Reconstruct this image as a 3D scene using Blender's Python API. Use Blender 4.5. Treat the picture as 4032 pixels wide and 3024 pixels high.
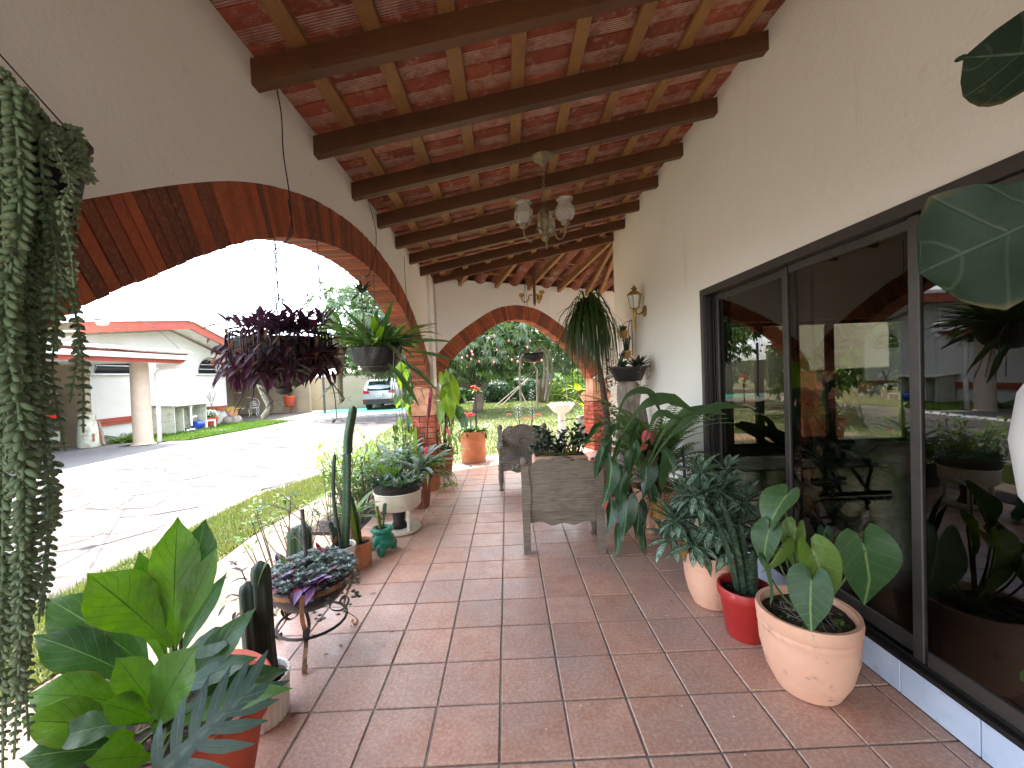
import bpy, bmesh, math, random
from mathutils import Vector as V, Matrix as M, Euler, noise as mnoise
PI = math.pi
R = math.radians
rnd = random.Random(7)
for _o in list(bpy.data.objects): bpy.data.objects.remove(_o)
SC = bpy.context.scene
COL = SC.collection

# ------------------------------------------------------------------ camera
F_PX, PITCH, ROLL, YAW, EYE = 1613.68, -0.0243814, -0.0383788, 0.0119890, 1.5637
_cy, _sy = math.cos(YAW), math.sin(YAW); _cp, _sp = math.cos(PITCH), math.sin(PITCH)
_cr, _sr = math.cos(ROLL), math.sin(ROLL)
FW = V((_sy*_cp, _cy*_cp, _sp)); _rt = V((_cy, -_sy, 0)); _up = _rt.cross(FW)
RT = _rt*_cr + _up*_sr; UP = _up*_cr - _rt*_sr
CAM = V((0, 0, EYE))
cd = bpy.data.cameras.new('camera'); cam = bpy.data.objects.new('camera', cd); COL.objects.link(cam)
cd.sensor_fit = 'HORIZONTAL'; cd.sensor_width = 36; cd.lens = F_PX/4032*36
cd.clip_start = 0.02; cd.clip_end = 2000
cam.matrix_world = M(((RT.x, UP.x, -FW.x, CAM.x), (RT.y, UP.y, -FW.y, CAM.y), (RT.z, UP.z, -FW.z, CAM.z), (0, 0, 0, 1)))
SC.camera = cam
OV = 4032/2212.0
def ray(x, y):           # a photo pixel (2212 px wide copy) to a direction
    return RT*((x*OV-2016)/F_PX) - UP*((y*OV-1512)/F_PX) + FW
def at(x, y, ax, v):     # ... and to the point where it meets the plane axis = v
    d = ray(x, y); i = 'xyz'.index(ax); return CAM + d*((v-CAM[i])/d[i])

# ------------------------------------------------------------------ light
SUN_EL, SUN_AZ = R(74), math.atan2(-.45, .9)      # azimuth measured from +Y towards +X
SUN_DIR = V((math.sin(SUN_AZ)*math.cos(SUN_EL), math.cos(SUN_AZ)*math.cos(SUN_EL), math.sin(SUN_EL)))
w = bpy.data.worlds.new('World'); SC.world = w; w.use_nodes = True
nt = w.node_tree; nt.nodes.clear()
def wn(t, **k):
    n = nt.nodes.new(t)
    for a, b in k.items(): setattr(n, a, b)
    return n
sky = wn('ShaderNodeTexSky', sky_type='NISHITA', sun_disc=False, sun_elevation=SUN_EL, sun_rotation=SUN_AZ, dust_density=2.0, ozone_density=1.0)
tc = wn('ShaderNodeTexCoord'); sep = wn('ShaderNodeSeparateXYZ'); nt.links.new(tc.outputs['Generated'], sep.inputs[0])
# clouds: noise on the plane the view direction meets overhead
mx = wn('ShaderNodeMath', operation='MAXIMUM'); mx.inputs[1].default_value = .06; nt.links.new(sep.outputs[2], mx.inputs[0])
dv = wn('ShaderNodeVectorMath', operation='DIVIDE'); cmb = wn('ShaderNodeCombineXYZ')
for i in range(3): nt.links.new(mx.outputs[0], cmb.inputs[i])
nt.links.new(tc.outputs['Generated'], dv.inputs[0]); nt.links.new(cmb.outputs[0], dv.inputs[1])
no = wn('ShaderNodeTexNoise'); no.inputs['Scale'].default_value = .62; no.inputs['Detail'].default_value = 7; no.inputs['Roughness'].default_value = .55
nt.links.new(dv.outputs[0], no.inputs['Vector'])
cr = wn('ShaderNodeValToRGB'); cr.color_ramp.elements[0].position = .42; cr.color_ramp.elements[1].position = .60
nt.links.new(no.outputs['Fac'], cr.inputs[0])
mix = wn('ShaderNodeMix', data_type='RGBA'); mix.inputs[7].default_value = (6.0, 6.3, 6.7, 1)
nt.links.new(cr.outputs[0], mix.inputs[0]); nt.links.new(sky.outputs[0], mix.inputs[6])
bg = wn('ShaderNodeBackground'); bg.inputs[1].default_value = 0.15
out = wn('ShaderNodeOutputWorld'); nt.links.new(mix.outputs[2], bg.inputs[0]); nt.links.new(bg.outputs[0], out.inputs[0])
sd = bpy.data.lights.new('sun', 'SUN'); sd.energy = 2.3; sd.angle = R(.53); sd.color = (1, .965, .91)
sun = bpy.data.objects.new('sun', sd); COL.objects.link(sun)
sun.rotation_euler = (-SUN_DIR).to_track_quat('-Z', 'Y').to_euler(); sun.location = (-5, 9, 20)
SC.view_settings.view_transform = 'Standard'; SC.view_settings.look = 'None'
SC.view_settings.exposure = 3.3; SC.view_settings.gamma = 1
SC.render.engine = 'CYCLES'
SC.cycles.max_bounces = 10; SC.cycles.diffuse_bounces = 5; SC.cycles.transparent_max_bounces = 12

# ------------------------------------------------------------------ materials
def srgb(r, g, b):
    f = lambda c: (c/255/12.92) if c/255 <= .04045 else ((c/255+.055)/1.055)**2.4
    return (f(r), f(g), f(b), 1)
MATS = {}
class NT:
    def __init__(s, name):
        s.m = bpy.data.materials.new(name); s.m.use_nodes = True; s.t = s.m.node_tree; s.t.nodes.clear()
        s.out = s.n('ShaderNodeOutputMaterial'); s.b = s.n('ShaderNodeBsdfPrincipled'); s.l(s.b.outputs[0], s.out.inputs[0])
    def n(s, t, **k):
        n = s.t.nodes.new(t)
        for a, b in k.items(): setattr(n, a, b)
        return n
    def l(s, a, b): s.t.links.new(a, b)
    def pos(s, scale=(1, 1, 1), obj=False):
        g = s.n('ShaderNodeTexCoord').outputs['Object'] if obj else s.n('ShaderNodeNewGeometry').outputs['Position']
        if scale == (1, 1, 1): return g
        mp = s.n('ShaderNodeVectorMath', operation='MULTIPLY'); mp.inputs[1].default_value = scale; s.l(g, mp.inputs[0]); return mp.outputs[0]
    def noise(s, vec, scale, detail=4, rough=.55, dist=0):
        n = s.n('ShaderNodeTexNoise'); n.inputs['Scale'].default_value = scale; n.inputs['Detail'].default_value = detail
        n.inputs['Roughness'].default_value = rough; n.inputs['Distortion'].default_value = dist
        if vec is not None: s.l(vec, n.inputs['Vector'])
        return n.outputs['Fac']
    def ramp(s, fac, a, b, c0=(0, 0, 0, 1), c1=(1, 1, 1, 1)):
        r = s.n('ShaderNodeValToRGB'); e = r.color_ramp.elements
        e[0].position = a; e[1].position = b; e[0].color = c0; e[1].color = c1; s.l(fac, r.inputs[0]); return r.outputs[0]
    def mix(s, fac, a, b, mode='MIX'):
        m = s.n('ShaderNodeMix', data_type='RGBA', blend_type=mode)
        for i, v in ((0, fac), (6, a), (7, b)):
            if isinstance(v, (int, float)): m.inputs[i].default_value = v
            elif isinstance(v, tuple): m.inputs[i].default_value = v
            else: s.l(v, m.inputs[i])
        return m.outputs[2]
    def math(s, op, a, b=0.0, c=None):
        m = s.n('ShaderNodeMath', operation=op)
        for i, v in enumerate((a, b) if c is None else (a, b, c)):
            if isinstance(v, (int, float)): m.inputs[i].default_value = v
            else: s.l(v, m.inputs[i])
        return m.outputs[0]
    def bump(s, h, strength, dist=.01):
        b = s.n('ShaderNodeBump'); b.inputs['Strength'].default_value = strength; b.inputs['Distance'].default_value = dist
        s.l(h, b.inputs['Height']); s.l(b.outputs[0], s.b.inputs['Normal'])
    def col(s, c):
        if isinstance(c, tuple): s.b.inputs['Base Color'].default_value = c
        else: s.l(c, s.b.inputs['Base Color'])
    def set(s, **k):
        for a, v in k.items(): s.b.inputs[a.replace('_', ' ')].default_value = v
        return s
    def done(s, key): MATS[key] = s.m; return s.m
def basic(key, c1, c2=None, scale=8, rough=.7, bump=0, bscale=60, grime=None, gscale=3, stretch=(1, 1, 1), metal=0, rand=0, g0=.5, g1=.68, spec=.5, obj=False):
    t = NT(key); p = t.pos(stretch, obj)
    c2 = c2 or tuple(x*.8 for x in c1[:3])+(1,)
    col = t.mix(t.ramp(t.noise(p, scale), .3, .7), c1, c2)
    if rand:
        oi = t.n('ShaderNodeObjectInfo'); k = t.math('MULTIPLY_ADD', oi.outputs['Random'], rand, 1-rand*.6)
        cc = t.n('ShaderNodeCombineXYZ')
        for i in range(3): t.l(k, cc.inputs[i])
        col = t.mix(1.0, col, cc.outputs[0], 'MULTIPLY')
    if grime: col = t.mix(t.ramp(t.noise(t.pos(), gscale, 7, .65), g0, g1), col, grime)
    t.col(col); t.set(Roughness=rough, Metallic=metal)
    t.b.inputs['Specular IOR Level'].default_value = spec
    if bump: t.bump(t.noise(p, bscale, 6, .6), bump)
    return t.done(key)
def leafmat(key, c1, c2, rib=None, rough=.38, trans=.35, veins=8, vein_s=.35, scale=5, kind=None, back=None, spec=.5):
    dk = lambda c: None if c is None else tuple(x*.74 for x in c[:3])+(1,)
    if not key.startswith(('flower', 'spathe', 'rattail', 'grass')): c1, c2, rib, back = dk(c1), dk(c2), dk(rib), dk(back)
    t = NT(key); uv = t.n('ShaderNodeTexCoord').outputs['UV']; sp = t.n('ShaderNodeSeparateXYZ'); t.l(uv, sp.inputs[0])
    oi = t.n('ShaderNodeObjectInfo').outputs['Random']
    n = t.noise(t.pos(), scale, 3)
    f = t.math('ADD', t.math('MULTIPLY', n, .75), t.math('MULTIPLY', oi, .35))
    col = t.mix(t.ramp(f, .3, .75), c1, c2)
    au = t.math('ABSOLUTE', t.math('SUBTRACT', sp.outputs[0], .5))
    if kind == 'silver':      # feathered pale patches between the veins
        pv = t.n('ShaderNodeCombineXYZ'); t.l(t.math('MULTIPLY', au, 5.0), pv.inputs[0])
        t.l(t.math('ADD', t.math('MULTIPLY', sp.outputs[1], 13.0), t.math('MULTIPLY', au, -14.0)), pv.inputs[1]); t.l(t.math('MULTIPLY', oi, 30.0), pv.inputs[2])
        m = t.noise(pv.outputs[0], 1.0, 2, .5); m = t.ramp(m, .44, .53)
        m = t.math('MULTIPLY', m, t.ramp(au, .30, .47, (1, 1, 1, 1), (0, 0, 0, 1)))
        col = t.mix(m, col, back)
    if kind == 'band':
        pv = t.n('ShaderNodeCombineXYZ'); t.l(sp.outputs[0], pv.inputs[0]); t.l(t.math('MULTIPLY', sp.outputs[1], 16.0), pv.inputs[1]); t.l(t.math('MULTIPLY', oi, 30.0), pv.inputs[2])
        col = t.mix(t.ramp(t.noise(pv.outputs[0], 1.6, 3, .6, 1.0), .47, .6), col, back)
    if kind == 'edge':
        col = t.mix(t.ramp(au, .30, .34), col, back)
    if rib:
        lat = t.math('PINGPONG', t.math('ADD', t.math('MULTIPLY', sp.outputs[1], float(veins)), t.math('MULTIPLY', au, -veins*.55)), .5)
        lv = t.ramp(lat, .0, .07, (1, 1, 1, 1), (0, 0, 0, 1))
        lv = t.math('MULTIPLY', lv, vein_s)
        mr = t.ramp(au, .006, .02, (1, 1, 1, 1), (0, 0, 0, 1))
        v = t.math('MAXIMUM', lv, t.math('MULTIPLY', mr, .9))
        col = t.mix(v, col, rib)
        t.bump(t.math('SUBTRACT', 1.0, t.math('MAXIMUM', lv, mr)), .35, .004)
    fine = t.ramp(t.noise(t.pos(), 55, 4, .7), .3, .75, (.80, .80, .80, 1), (1.12, 1.12, 1.08, 1)); col = t.mix(1.0, col, fine, 'MULTIPLY')
    if not key.startswith(('flower', 'grass', 'burro', 'ghost')):
        br = t.math('MULTIPLY', t.ramp(t.noise(t.pos(), 21, 5, .7), .66, .72), .55)
        ed = t.math('MULTIPLY', t.ramp(au, .44, .5), t.ramp(t.noise(t.pos(), 9, 3), .5, .62)); col = t.mix(t.math('MAXIMUM', br, t.math('MULTIPLY', ed, .7)), col, (.16, .12, .045, 1))
    rr_ = t.ramp(t.noise(t.pos(), 12, 4, .6), .3, .7, (rough*.8,)*3+(1,), (min(1, rough*1.45),)*3+(1,)); t.l(rr_, t.b.inputs['Roughness'])
    t.col(col); t.b.inputs['Specular IOR Level'].default_value = spec
    tr = t.n('ShaderNodeBsdfTranslucent'); hs = t.n('ShaderNodeHueSaturation'); hs.inputs['Saturation'].default_value = 1.25; hs.inputs['Value'].default_value = 1.5; hs.inputs['Hue'].default_value = .485
    t.l(col if not isinstance(col, tuple) else t.mix(0, col, col), hs.inputs['Color']); t.l(hs.outputs[0], tr.inputs[0])
    ms = t.n('ShaderNodeMixShader'); ms.inputs[0].default_value = trans; t.l(t.b.outputs[0], ms.inputs[1]); t.l(tr.outputs[0], ms.inputs[2]); t.l(ms.outputs[0], t.out.inputs[0])
    return t.done(key)

# ------------------------------------------------------------------ mesh tools
class MB:
    def __init__(s): s.v = []; s.f = []; s.uv = []
    def add(s, vs, fs, uvs=None, mtx=None):
        b = len(s.v)
        s.v += [tuple(mtx @ V(p)) if mtx is not None else tuple(p) for p in vs]
        for f in fs:
            s.f.append(tuple(i+b for i in f))
            s.uv.append([uvs[i] for i in f] if uvs else [(0.5, .5)]*len(f))
        return s
    def box(s, c, size, rot=None, bevel=0):
        hx, hy, hz = size[0]/2, size[1]/2, size[2]/2
        if bevel:
            bm = bmesh.new(); bmesh.ops.create_cube(bm, size=1)
            for q in bm.verts: q.co = V((q.co.x*size[0], q.co.y*size[1], q.co.z*size[2]))
            bmesh.ops.bevel(bm, geom=bm.edges[:], offset=bevel, segments=1, affect='EDGES', profile=.5)
            vs = [q.co.copy() for q in bm.verts]; bm.verts.index_update(); fs = [[q.index for q in f.verts] for f in bm.faces]; bm.free()
        else:
            vs = [V((x, y, z)) for x in (-hx, hx) for y in (-hy, hy) for z in (-hz, hz)]
            fs = [(0, 1, 3, 2), (4, 6, 7, 5), (0, 4, 5, 1), (2, 3, 7, 6), (0, 2, 6, 4), (1, 5, 7, 3)]
        m = M.Translation(V(c)) @ (rot.to_4x4() if rot is not None else M.Identity(4))
        return s.add(vs, fs, None, m)
    def hexa(s, p):  # 8 points: bottom ring 0-3, top ring 4-7
        return s.add(p, [(3, 2, 1, 0), (4, 5, 6, 7), (0, 1, 5, 4), (1, 2, 6, 5), (2, 3, 7, 6), (3, 0, 4, 7)])
    def tube(s, pts, rad, n=8, cap=True, flat=1.0):
        pts = [V(p) for p in pts]; m = len(pts)
        if not hasattr(rad, '__len__'): rad = [rad]*m
        vs = []; nrm = None
        for i, p in enumerate(pts):
            d = (pts[min(i+1, m-1)]-pts[max(i-1, 0)])
            d = d.normalized() if d.length > 1e-9 else V((0, 0, 1))
            if nrm is None: nrm = d.orthogonal().normalized()
            nrm = (nrm - d*nrm.dot(d)); nrm = nrm.normalized() if nrm.length > 1e-6 else d.orthogonal().normalized()
            bn = d.cross(nrm)
            for k in range(n):
                a = 2*PI*k/n; vs.append(p + (nrm*math.cos(a) + bn*math.sin(a)*flat)*rad[i])
        fs = [(i*n+k, i*n+(k+1) % n, (i+1)*n+(k+1) % n, (i+1)*n+k) for i in range(m-1) for k in range(n)]
        if cap: fs += [tuple(range(n-1, -1, -1)), tuple((m-1)*n+k for k in range(n))]
        uv = [(k/n, i/max(1, m-1)) for i in range(m) for k in range(n)]
        return s.add(vs, fs, uv)
    def lathe(s, prof, n=24, c=(0, 0, 0), sx=1, sy=1, lobes=0, lamp=0, cap=(True, False)):
        vs = []
        for (r, z) in prof:
            for k in range(n):
                a = 2*PI*k/n; q = r*(1+lamp*math.cos(a*lobes)) if lobes else r
                vs.append((c[0]+q*math.cos(a)*sx, c[1]+q*math.sin(a)*sy, c[2]+z))
        m = len(prof)
        fs = [(i*n+k, i*n+(k+1) % n, (i+1)*n+(k+1) % n, (i+1)*n+k) for i in range(m-1) for k in range(n)]
        if cap[0]: fs.append(tuple(range(n-1, -1, -1)))
        if cap[1]: fs.append(tuple((m-1)*n+k for k in range(n)))
        return s.add(vs, fs, [(k/n, i/max(1, m-1)) for i in range(m) for k in range(n)])
    def prism(s, poly, d, axis='y'):   # polygon (a,b) extruded by d along an axis
        a0 = d[0]; a1 = d[1]; n = len(poly)
        mk = {'y': lambda p, t: (p[0], t, p[1]), 'x': lambda p, t: (t, p[0], p[1]), 'z': lambda p, t: (p[0], p[1], t)}[axis]
        vs = [mk(p, a0) for p in poly]+[mk(p, a1) for p in poly]
        fs = [tuple(range(n)), tuple(range(2*n-1, n-1, -1))]+[(i, n+i, n+(i+1) % n, (i+1) % n) for i in range(n)]
        return s.add(vs, fs)
    def ball(s, c, r, n=8, m=6, sc=(1, 1, 1), rot=None):
        vs = []; q = rot.to_4x4() if rot is not None else M.Identity(4)
        for i in range(1, m):
            t = PI*i/m
            for k in range(n):
                a = 2*PI*k/n; vs.append(V((math.sin(t)*math.cos(a)*r*sc[0], math.sin(t)*math.sin(a)*r*sc[1], math.cos(t)*r*sc[2])))
        vs += [V((0, 0, r*sc[2])), V((0, 0, -r*sc[2]))]; T = (m-1)*n
        fs = [(i*n+k, (i+1)*n+k, (i+1)*n+(k+1) % n, i*n+(k+1) % n) for i in range(m-2) for k in range(n)]
        fs += [(T, k, (k+1) % n) for k in range(n)]+[(T+1, (m-2)*n+(k+1) % n, (m-2)*n+k) for k in range(n)]
        return s.add(vs, fs, None, M.Translation(V(c)) @ q)
    def mesh(s, name, mat, smooth=False):
        me = bpy.data.meshes.new(name); me.from_pydata(s.v, [], s.f); me.update()
        ul = me.uv_layers.new(name='UVMap'); k = 0
        flat = [c for f in s.uv for q in f for c in q]
        if len(flat) == 2*len(me.loops): ul.data.foreach_set('uv', flat)
        if mat: me.materials.append(MATS[mat] if isinstance(mat, str) else mat)
        if smooth: me.polygons.foreach_set('use_smooth', [True]*len(me.polygons))
        if smooth and smooth is not True: me.set_sharp_from_angle(angle=R(smooth))
        return me
    def build(s, name, mat, parent=None, smooth=False, loc=None):
        return ob(name, s.mesh(name, mat, smooth), parent, loc)
def fixn(me):
    bm = bmesh.new(); bm.from_mesh(me); bmesh.ops.recalc_face_normals(bm, faces=bm.faces[:]); bm.to_mesh(me); bm.free(); return me
def ob(name, me, parent=None, mtx=None, **props):
    o = bpy.data.objects.new(name, me); COL.objects.link(o)
    if parent is not None: o.parent = parent
    if mtx is not None:
        if isinstance(mtx, M): o.matrix_local = mtx
        else: o.location = mtx
    for k, v in props.items(): o[k] = v
    return o
def thing(name, label, cat, loc=(0, 0, 0), rotz=0, group=None):
    o = bpy.data.objects.new(name, None); COL.objects.link(o); o.location = loc; o.rotation_euler = (0, 0, rotz)
    o.empty_display_size = .1; o['label'] = label; o['category'] = cat
    if group: o['group'] = group
    return o
def tag(o, label, cat, group=None):
    o['label'] = label; o['category'] = cat
    if group: o['group'] = group
    return o
def struct(o): o['kind'] = 'structure'; return o
def stuff(o): o['kind'] = 'stuff'; return o
def lerp(a, b, t): return a+(b-a)*t
def interp(tab, x):
    if x <= tab[0][0]: return tab[0][1]
    for (a, b), (c, d) in zip(tab, tab[1:]):
        if x <= c: return b+(d-b)*(x-a)/(c-a)
    return tab[-1][1]
def spline(pts, n):    # Catmull-Rom through points
    pts = [V(p) for p in pts]; P = [pts[0]*2-pts[1]]+pts+[pts[-1]*2-pts[-2]]; out = []
    m = len(pts)-1
    for i in range(n+1):
        u = i/n*m; k = min(int(u), m-1); t = u-k; a, b, c, d = P[k:k+4]
        out.append(.5*((2*b)+(c-a)*t+(2*a-5*b+4*c-d)*t*t+(3*b-a-3*c+d)*t**3))
    return out
def frame(pos, d, nrm=(0, 0, 1), sc=1.0):
    d = V(d).normalized(); nrm = V(nrm); x = d.cross(nrm)
    if x.length < 1e-4: x = d.orthogonal()
    x.normalize(); z = x.cross(d); s = sc if hasattr(sc, '__len__') else (sc, sc, sc)
    m = M(((x.x*s[0], d.x*s[1], z.x*s[2], pos[0]), (x.y*s[0], d.y*s[1], z.y*s[2], pos[1]), (x.z*s[0], d.z*s[1], z.z*s[2], pos[2]), (0, 0, 0, 1)))
    return m

# ------------------------------------------------------------------ leaves: base at the origin, tip towards +Y, face towards +Z
PROF = {
 'lance': [(0, .04), (.12, .35), (.3, .85), (.45, 1), (.65, .82), (.85, .4), (1, .01)],
 'oval': [(0, .08), (.1, .5), (.3, .92), (.5, 1), (.75, .8), (.92, .38), (1, .02)],
 'obov': [(0, .10), (.15, .2), (.35, .55), (.55, .95), (.67, 1), (.78, .86), (.88, .48), (.94, .2), (.97, .09), (1, .01)],
 'strap': [(0, .8), (.3, 1), (.7, .92), (.9, .6), (1, .02)],
 'brom': [(0, .75), (.25, .82), (.6, 1), (.82, .95), (.93, .68), (1, .12)],
 'grass': [(0, .7), (.2, 1), (.6, .7), (1, .01)],
 'fiddle': [(0, .12), (.06, .4), (.2, .62), (.38, .6), (.6, .9), (.78, 1), (.92, .7), (1, .02)],
}
def leaf(mb, L, W, prof='lance', bend=.6, fold=.25, wave=0, nl=8, twist=0, mtx=None, ripple=5, nc=4):
    tab = PROF[prof]; vs = []; uv = []; y = z = 0; a = 0
    ph = rnd.random()*6
    us = [-1, 0, 1] if nc == 2 else [-1, -.5, 0, .5, 1]
    for i in range(nl+1):
        t = i/nl; w = interp(tab, t)*W/2
        for u in us:
            zz = abs(u)*fold*w + (wave*W*math.sin(ripple*t*2*PI/2+ph+(1.5 if u > 0 else 0))*u*u if wave else 0)
            tw = twist*t; x = u*w
            xx = x*math.cos(tw)-zz*math.sin(tw); z2 = x*math.sin(tw)+zz*math.cos(tw)
            vs.append((xx, y - z2*math.sin(a), z + z2*math.cos(a))); uv.append((u/2+.5, t))
        y += L/nl*math.cos(a); z += L/nl*math.sin(a); a -= bend/nl
    k = len(us)
    fs = [(i*k+j, i*k+j+1, (i+1)*k+j+1, (i+1)*k+j) for i in range(nl) for j in range(k-1)]
    return mb.add(vs, fs, uv, mtx)
HEART = [(0, 1.0), (7, .86), (16, .74), (30, .645), (45, .58), (62, .52), (90, .48), (118, .47), (138, .47), (152, .45), (163, .38), (172, .22), (180, .1)]
def heart(mb, L, W=1.0, cup=.25, droop=.35, wave=.03, mtx=None, n=26):
    vs = [(0, 0, 0)]; uv = [(.5, .33)]; ph = rnd.random()*6
    for r_ in (.5, 1.0):
        for k in range(n):
            th = -PI + 2*PI*k/n; rr = interp(HEART, abs(math.degrees(th)))*L*.72*r_
            x = math.sin(th)*rr*W; y = math.cos(th)*rr
            z = cup*abs(x) - droop*(max(y, 0)**2)/L - .35*droop*(min(y, 0)**2)/L + (wave*L*math.sin(3*th+ph)*r_ if r_ > .9 else 0)
            vs.append((x, y, z)); uv.append((.5+x/L, .33+y/L*.9))
    fs = [(0, 1+k, 1+(k+1) % n) for k in range(n)] + [(1+k, 1+n+k, 1+n+(k+1) % n, 1+(k+1) % n) for k in range(n)]
    fs = [f[::-1] for f in fs]
    return mb.add(vs, fs, uv, mtx)
def frond(mb, L, W, bend=1.1, pairs=22, mtx=None, lw=.12):
    y = z = 0; a = 0; pts = []
    for i in range(pairs+1):
        t = i/pairs; pts.append((0, y, z))
        w = W/2*min(1, t*5+.25)*(1-t**2.2)+.004
        for s in (-1, 1):
            d = V((s, .35, -.12)).normalized(); d = V((d.x, d.y*math.cos(a)-d.z*math.sin(a), d.y*math.sin(a)+d.z*math.cos(a)))
            n = V((0, -math.sin(a), math.cos(a))); fwd = V((0, math.cos(a), math.sin(a)))
            lw_ = max(lw*w, L/pairs*.85); b = V((0, y, z))
            vs = [b-fwd*lw_*.3, b+d*w*.5-fwd*lw_*.5, b+d*w, b+d*w*.5+fwd*lw_*.5]
            mb.add(vs, [(0, 1, 2, 3) if s > 0 else (3, 2, 1, 0)], [(.5, 0), (.4, .5), (.5, 1), (.6, .5)], mtx)
        y += L/pairs*math.cos(a); z += L/pairs*math.sin(a); a -= bend/pairs
    m2 = MB(); m2.tube(pts, [L*.006*(1-.6*i/pairs) for i in range(pairs+1)], 4); mb.add(m2.v, m2.f, None, mtx)
    return mb
def split_leaf(mb, L, W, lobes=6, mtx=None, droop=.4):
    # deeply cut blade: midrib strip with finger lobes either side
    def bend(x, y): return (x, y, -droop*y*y/L + .1*abs(x))
    m = []
    for i in range(9):
        t = i/8; m.append((t*L, .10*W*(1-t*.8)))
    for (y0, w0), (y1, w1) in zip(m, m[1:]):
        mb.add([bend(-w0, y0), bend(0, y0), bend(w0, y0), bend(-w1, y1), bend(0, y1), bend(w1, y1)], [(0, 1, 4, 3), (1, 2, 5, 4)], [(.44, .2), (.5, .2), (.56, .2), (.44, .3), (.5, .3), (.56, .3)], mtx)
    for s in (-1, 1):
        for k in range(lobes):
            t = (k+.4)/lobes*.95; y0 = t*L; ln = W/2*(1.0-.55*abs(t-.35)); ang = R(75-48*t); hw = L/lobes*.66
            vs = []; uv = []
            for j in range(6):
                q = j/5; wd = hw*(.62+.38*math.sin(min(1, q*1.3)*PI*.75))*(1 if q < .8 else .7); wd = wd if j < 5 else .01*L
                px = s*(q*ln*math.sin(ang)); py = y0+q*ln*math.cos(ang) + .10*ln*q*q
                nx, ny = s*math.cos(ang), -math.sin(ang)
                for e in (-1, 1):
                    xx, yy = px-nx*wd*e*.5*s*s, py-ny*wd*e*.5
                    b = bend(xx, yy); vs.append((b[0], b[1], b[2]-.25*q*q*ln)); uv.append((.5+e*.2, q))
            mb.add(vs, [(2*j, 2*j+1, 2*j+3, 2*j+2) if s < 0 else (2*j+1, 2*j, 2*j+2, 2*j+3) for j in range(5)], uv, mtx)
    return mb
def wav(d, j): # jitter a direction
    return V(d)+V((rnd.uniform(-j, j), rnd.uniform(-j, j), rnd.uniform(-j, j)))
# ================================================================== materials of the setting
def m_tile():
    t = NT('floor_tile'); p = t.pos(); oi = t.n('ShaderNodeObjectInfo').outputs['Random']
    a = t.noise(p, 7, 6, .65); b = t.noise(p, 60, 4, .6); c = t.noise(p, 1.3, 3)
    base = t.mix(t.ramp(a, .32, .68), srgb(176, 118, 90), srgb(198, 152, 126))
    base = t.mix(t.ramp(c, .4, .65), base, srgb(168, 138, 122))
    base = t.mix(t.math('MULTIPLY', t.ramp(b, .42, .68), .5), base, srgb(216, 184, 164)); base = t.mix(t.math('MULTIPLY', t.ramp(t.noise(p, 130, 3, .7), .5, .7), .35), base, srgb(128, 86, 68))
    k = t.math('MULTIPLY_ADD', oi, .16, .92); cc = t.n('ShaderNodeCombineXYZ')
    for i in range(3): t.l(k, cc.inputs[i])
    base = t.mix(1.0, base, cc.outputs[0], 'MULTIPLY')
    sp = t.ramp(t.noise(p, 23, 2, .4), .78, .80); base = t.mix(t.math('MULTIPLY', sp, .5), base, srgb(190, 180, 170))
    t.col(base); r = t.ramp(t.noise(p, 9, 5, .6), .3, .7, (.30, .30, .30, 1), (.55, .55, .55, 1)); t.l(r, t.b.inputs['Roughness'])
    t.bump(t.math('ADD', t.math('MULTIPLY', t.noise(p, 14, 6, .7), .7), t.math('MULTIPLY', b, .5)), .5, .007); t.done('floor_tile')
m_tile()
basic('grout', srgb(150, 140, 126), srgb(112, 104, 96), 25, .9, .3, 90)
def m_plaster(key, c1, c2, grime, ga=.66, gb=.9):
    t = NT(key); p = t.pos()
    col = t.mix(t.ramp(t.noise(p, 1.1, 5, .6), .3, .7), c1, c2)
    col = t.mix(t.math('MULTIPLY', t.ramp(t.noise(p, 4.5, 8, .7), ga, gb), .6), col, grime)
    st = t.noise(t.pos((3.0, 3.0, .35)), 2.2, 6, .7); col = t.mix(t.math('MULTIPLY', t.ramp(st, .6, .8), .25), col, grime)
    ck = t.math('ABSOLUTE', t.math('SUBTRACT', t.noise(p, 1.15, 8, .62, .8), .5)); ck = t.math('MULTIPLY', t.ramp(ck, .0008, .004, (1, 1, 1, 1), (0, 0, 0, 1)), t.ramp(t.noise(p, .55, 3), .5, .62)); col = t.mix(t.math('MULTIPLY', ck, .2), col, grime)
    sm = t.ramp(t.noise(p, 19, 3, .5), .74, .78); col = t.mix(t.math('MULTIPLY', sm, .35), col, grime)
    t.col(col); t.set(Roughness=.88); t.b.inputs['Specular IOR Level'].default_value = .25
    t.bump(t.math('ADD', t.math('MULTIPLY', t.noise(p, 3, 4), .8), t.math('MULTIPLY', t.noise(p, 38, 6, .75), .4)), .55, .014); t.done(key)
m_plaster('plaster', srgb(243, 240, 230), srgb(240, 236, 225), srgb(176, 164, 146))
m_plaster('plaster_arcade', srgb(243, 240, 230), srgb(240, 236, 225), srgb(150, 138, 120), .62, .88)
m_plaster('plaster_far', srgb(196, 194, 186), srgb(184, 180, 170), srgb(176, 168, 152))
m_plaster('plaster_tan', srgb(164, 150, 126), srgb(150, 136, 112), srgb(124, 110, 88))
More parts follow.
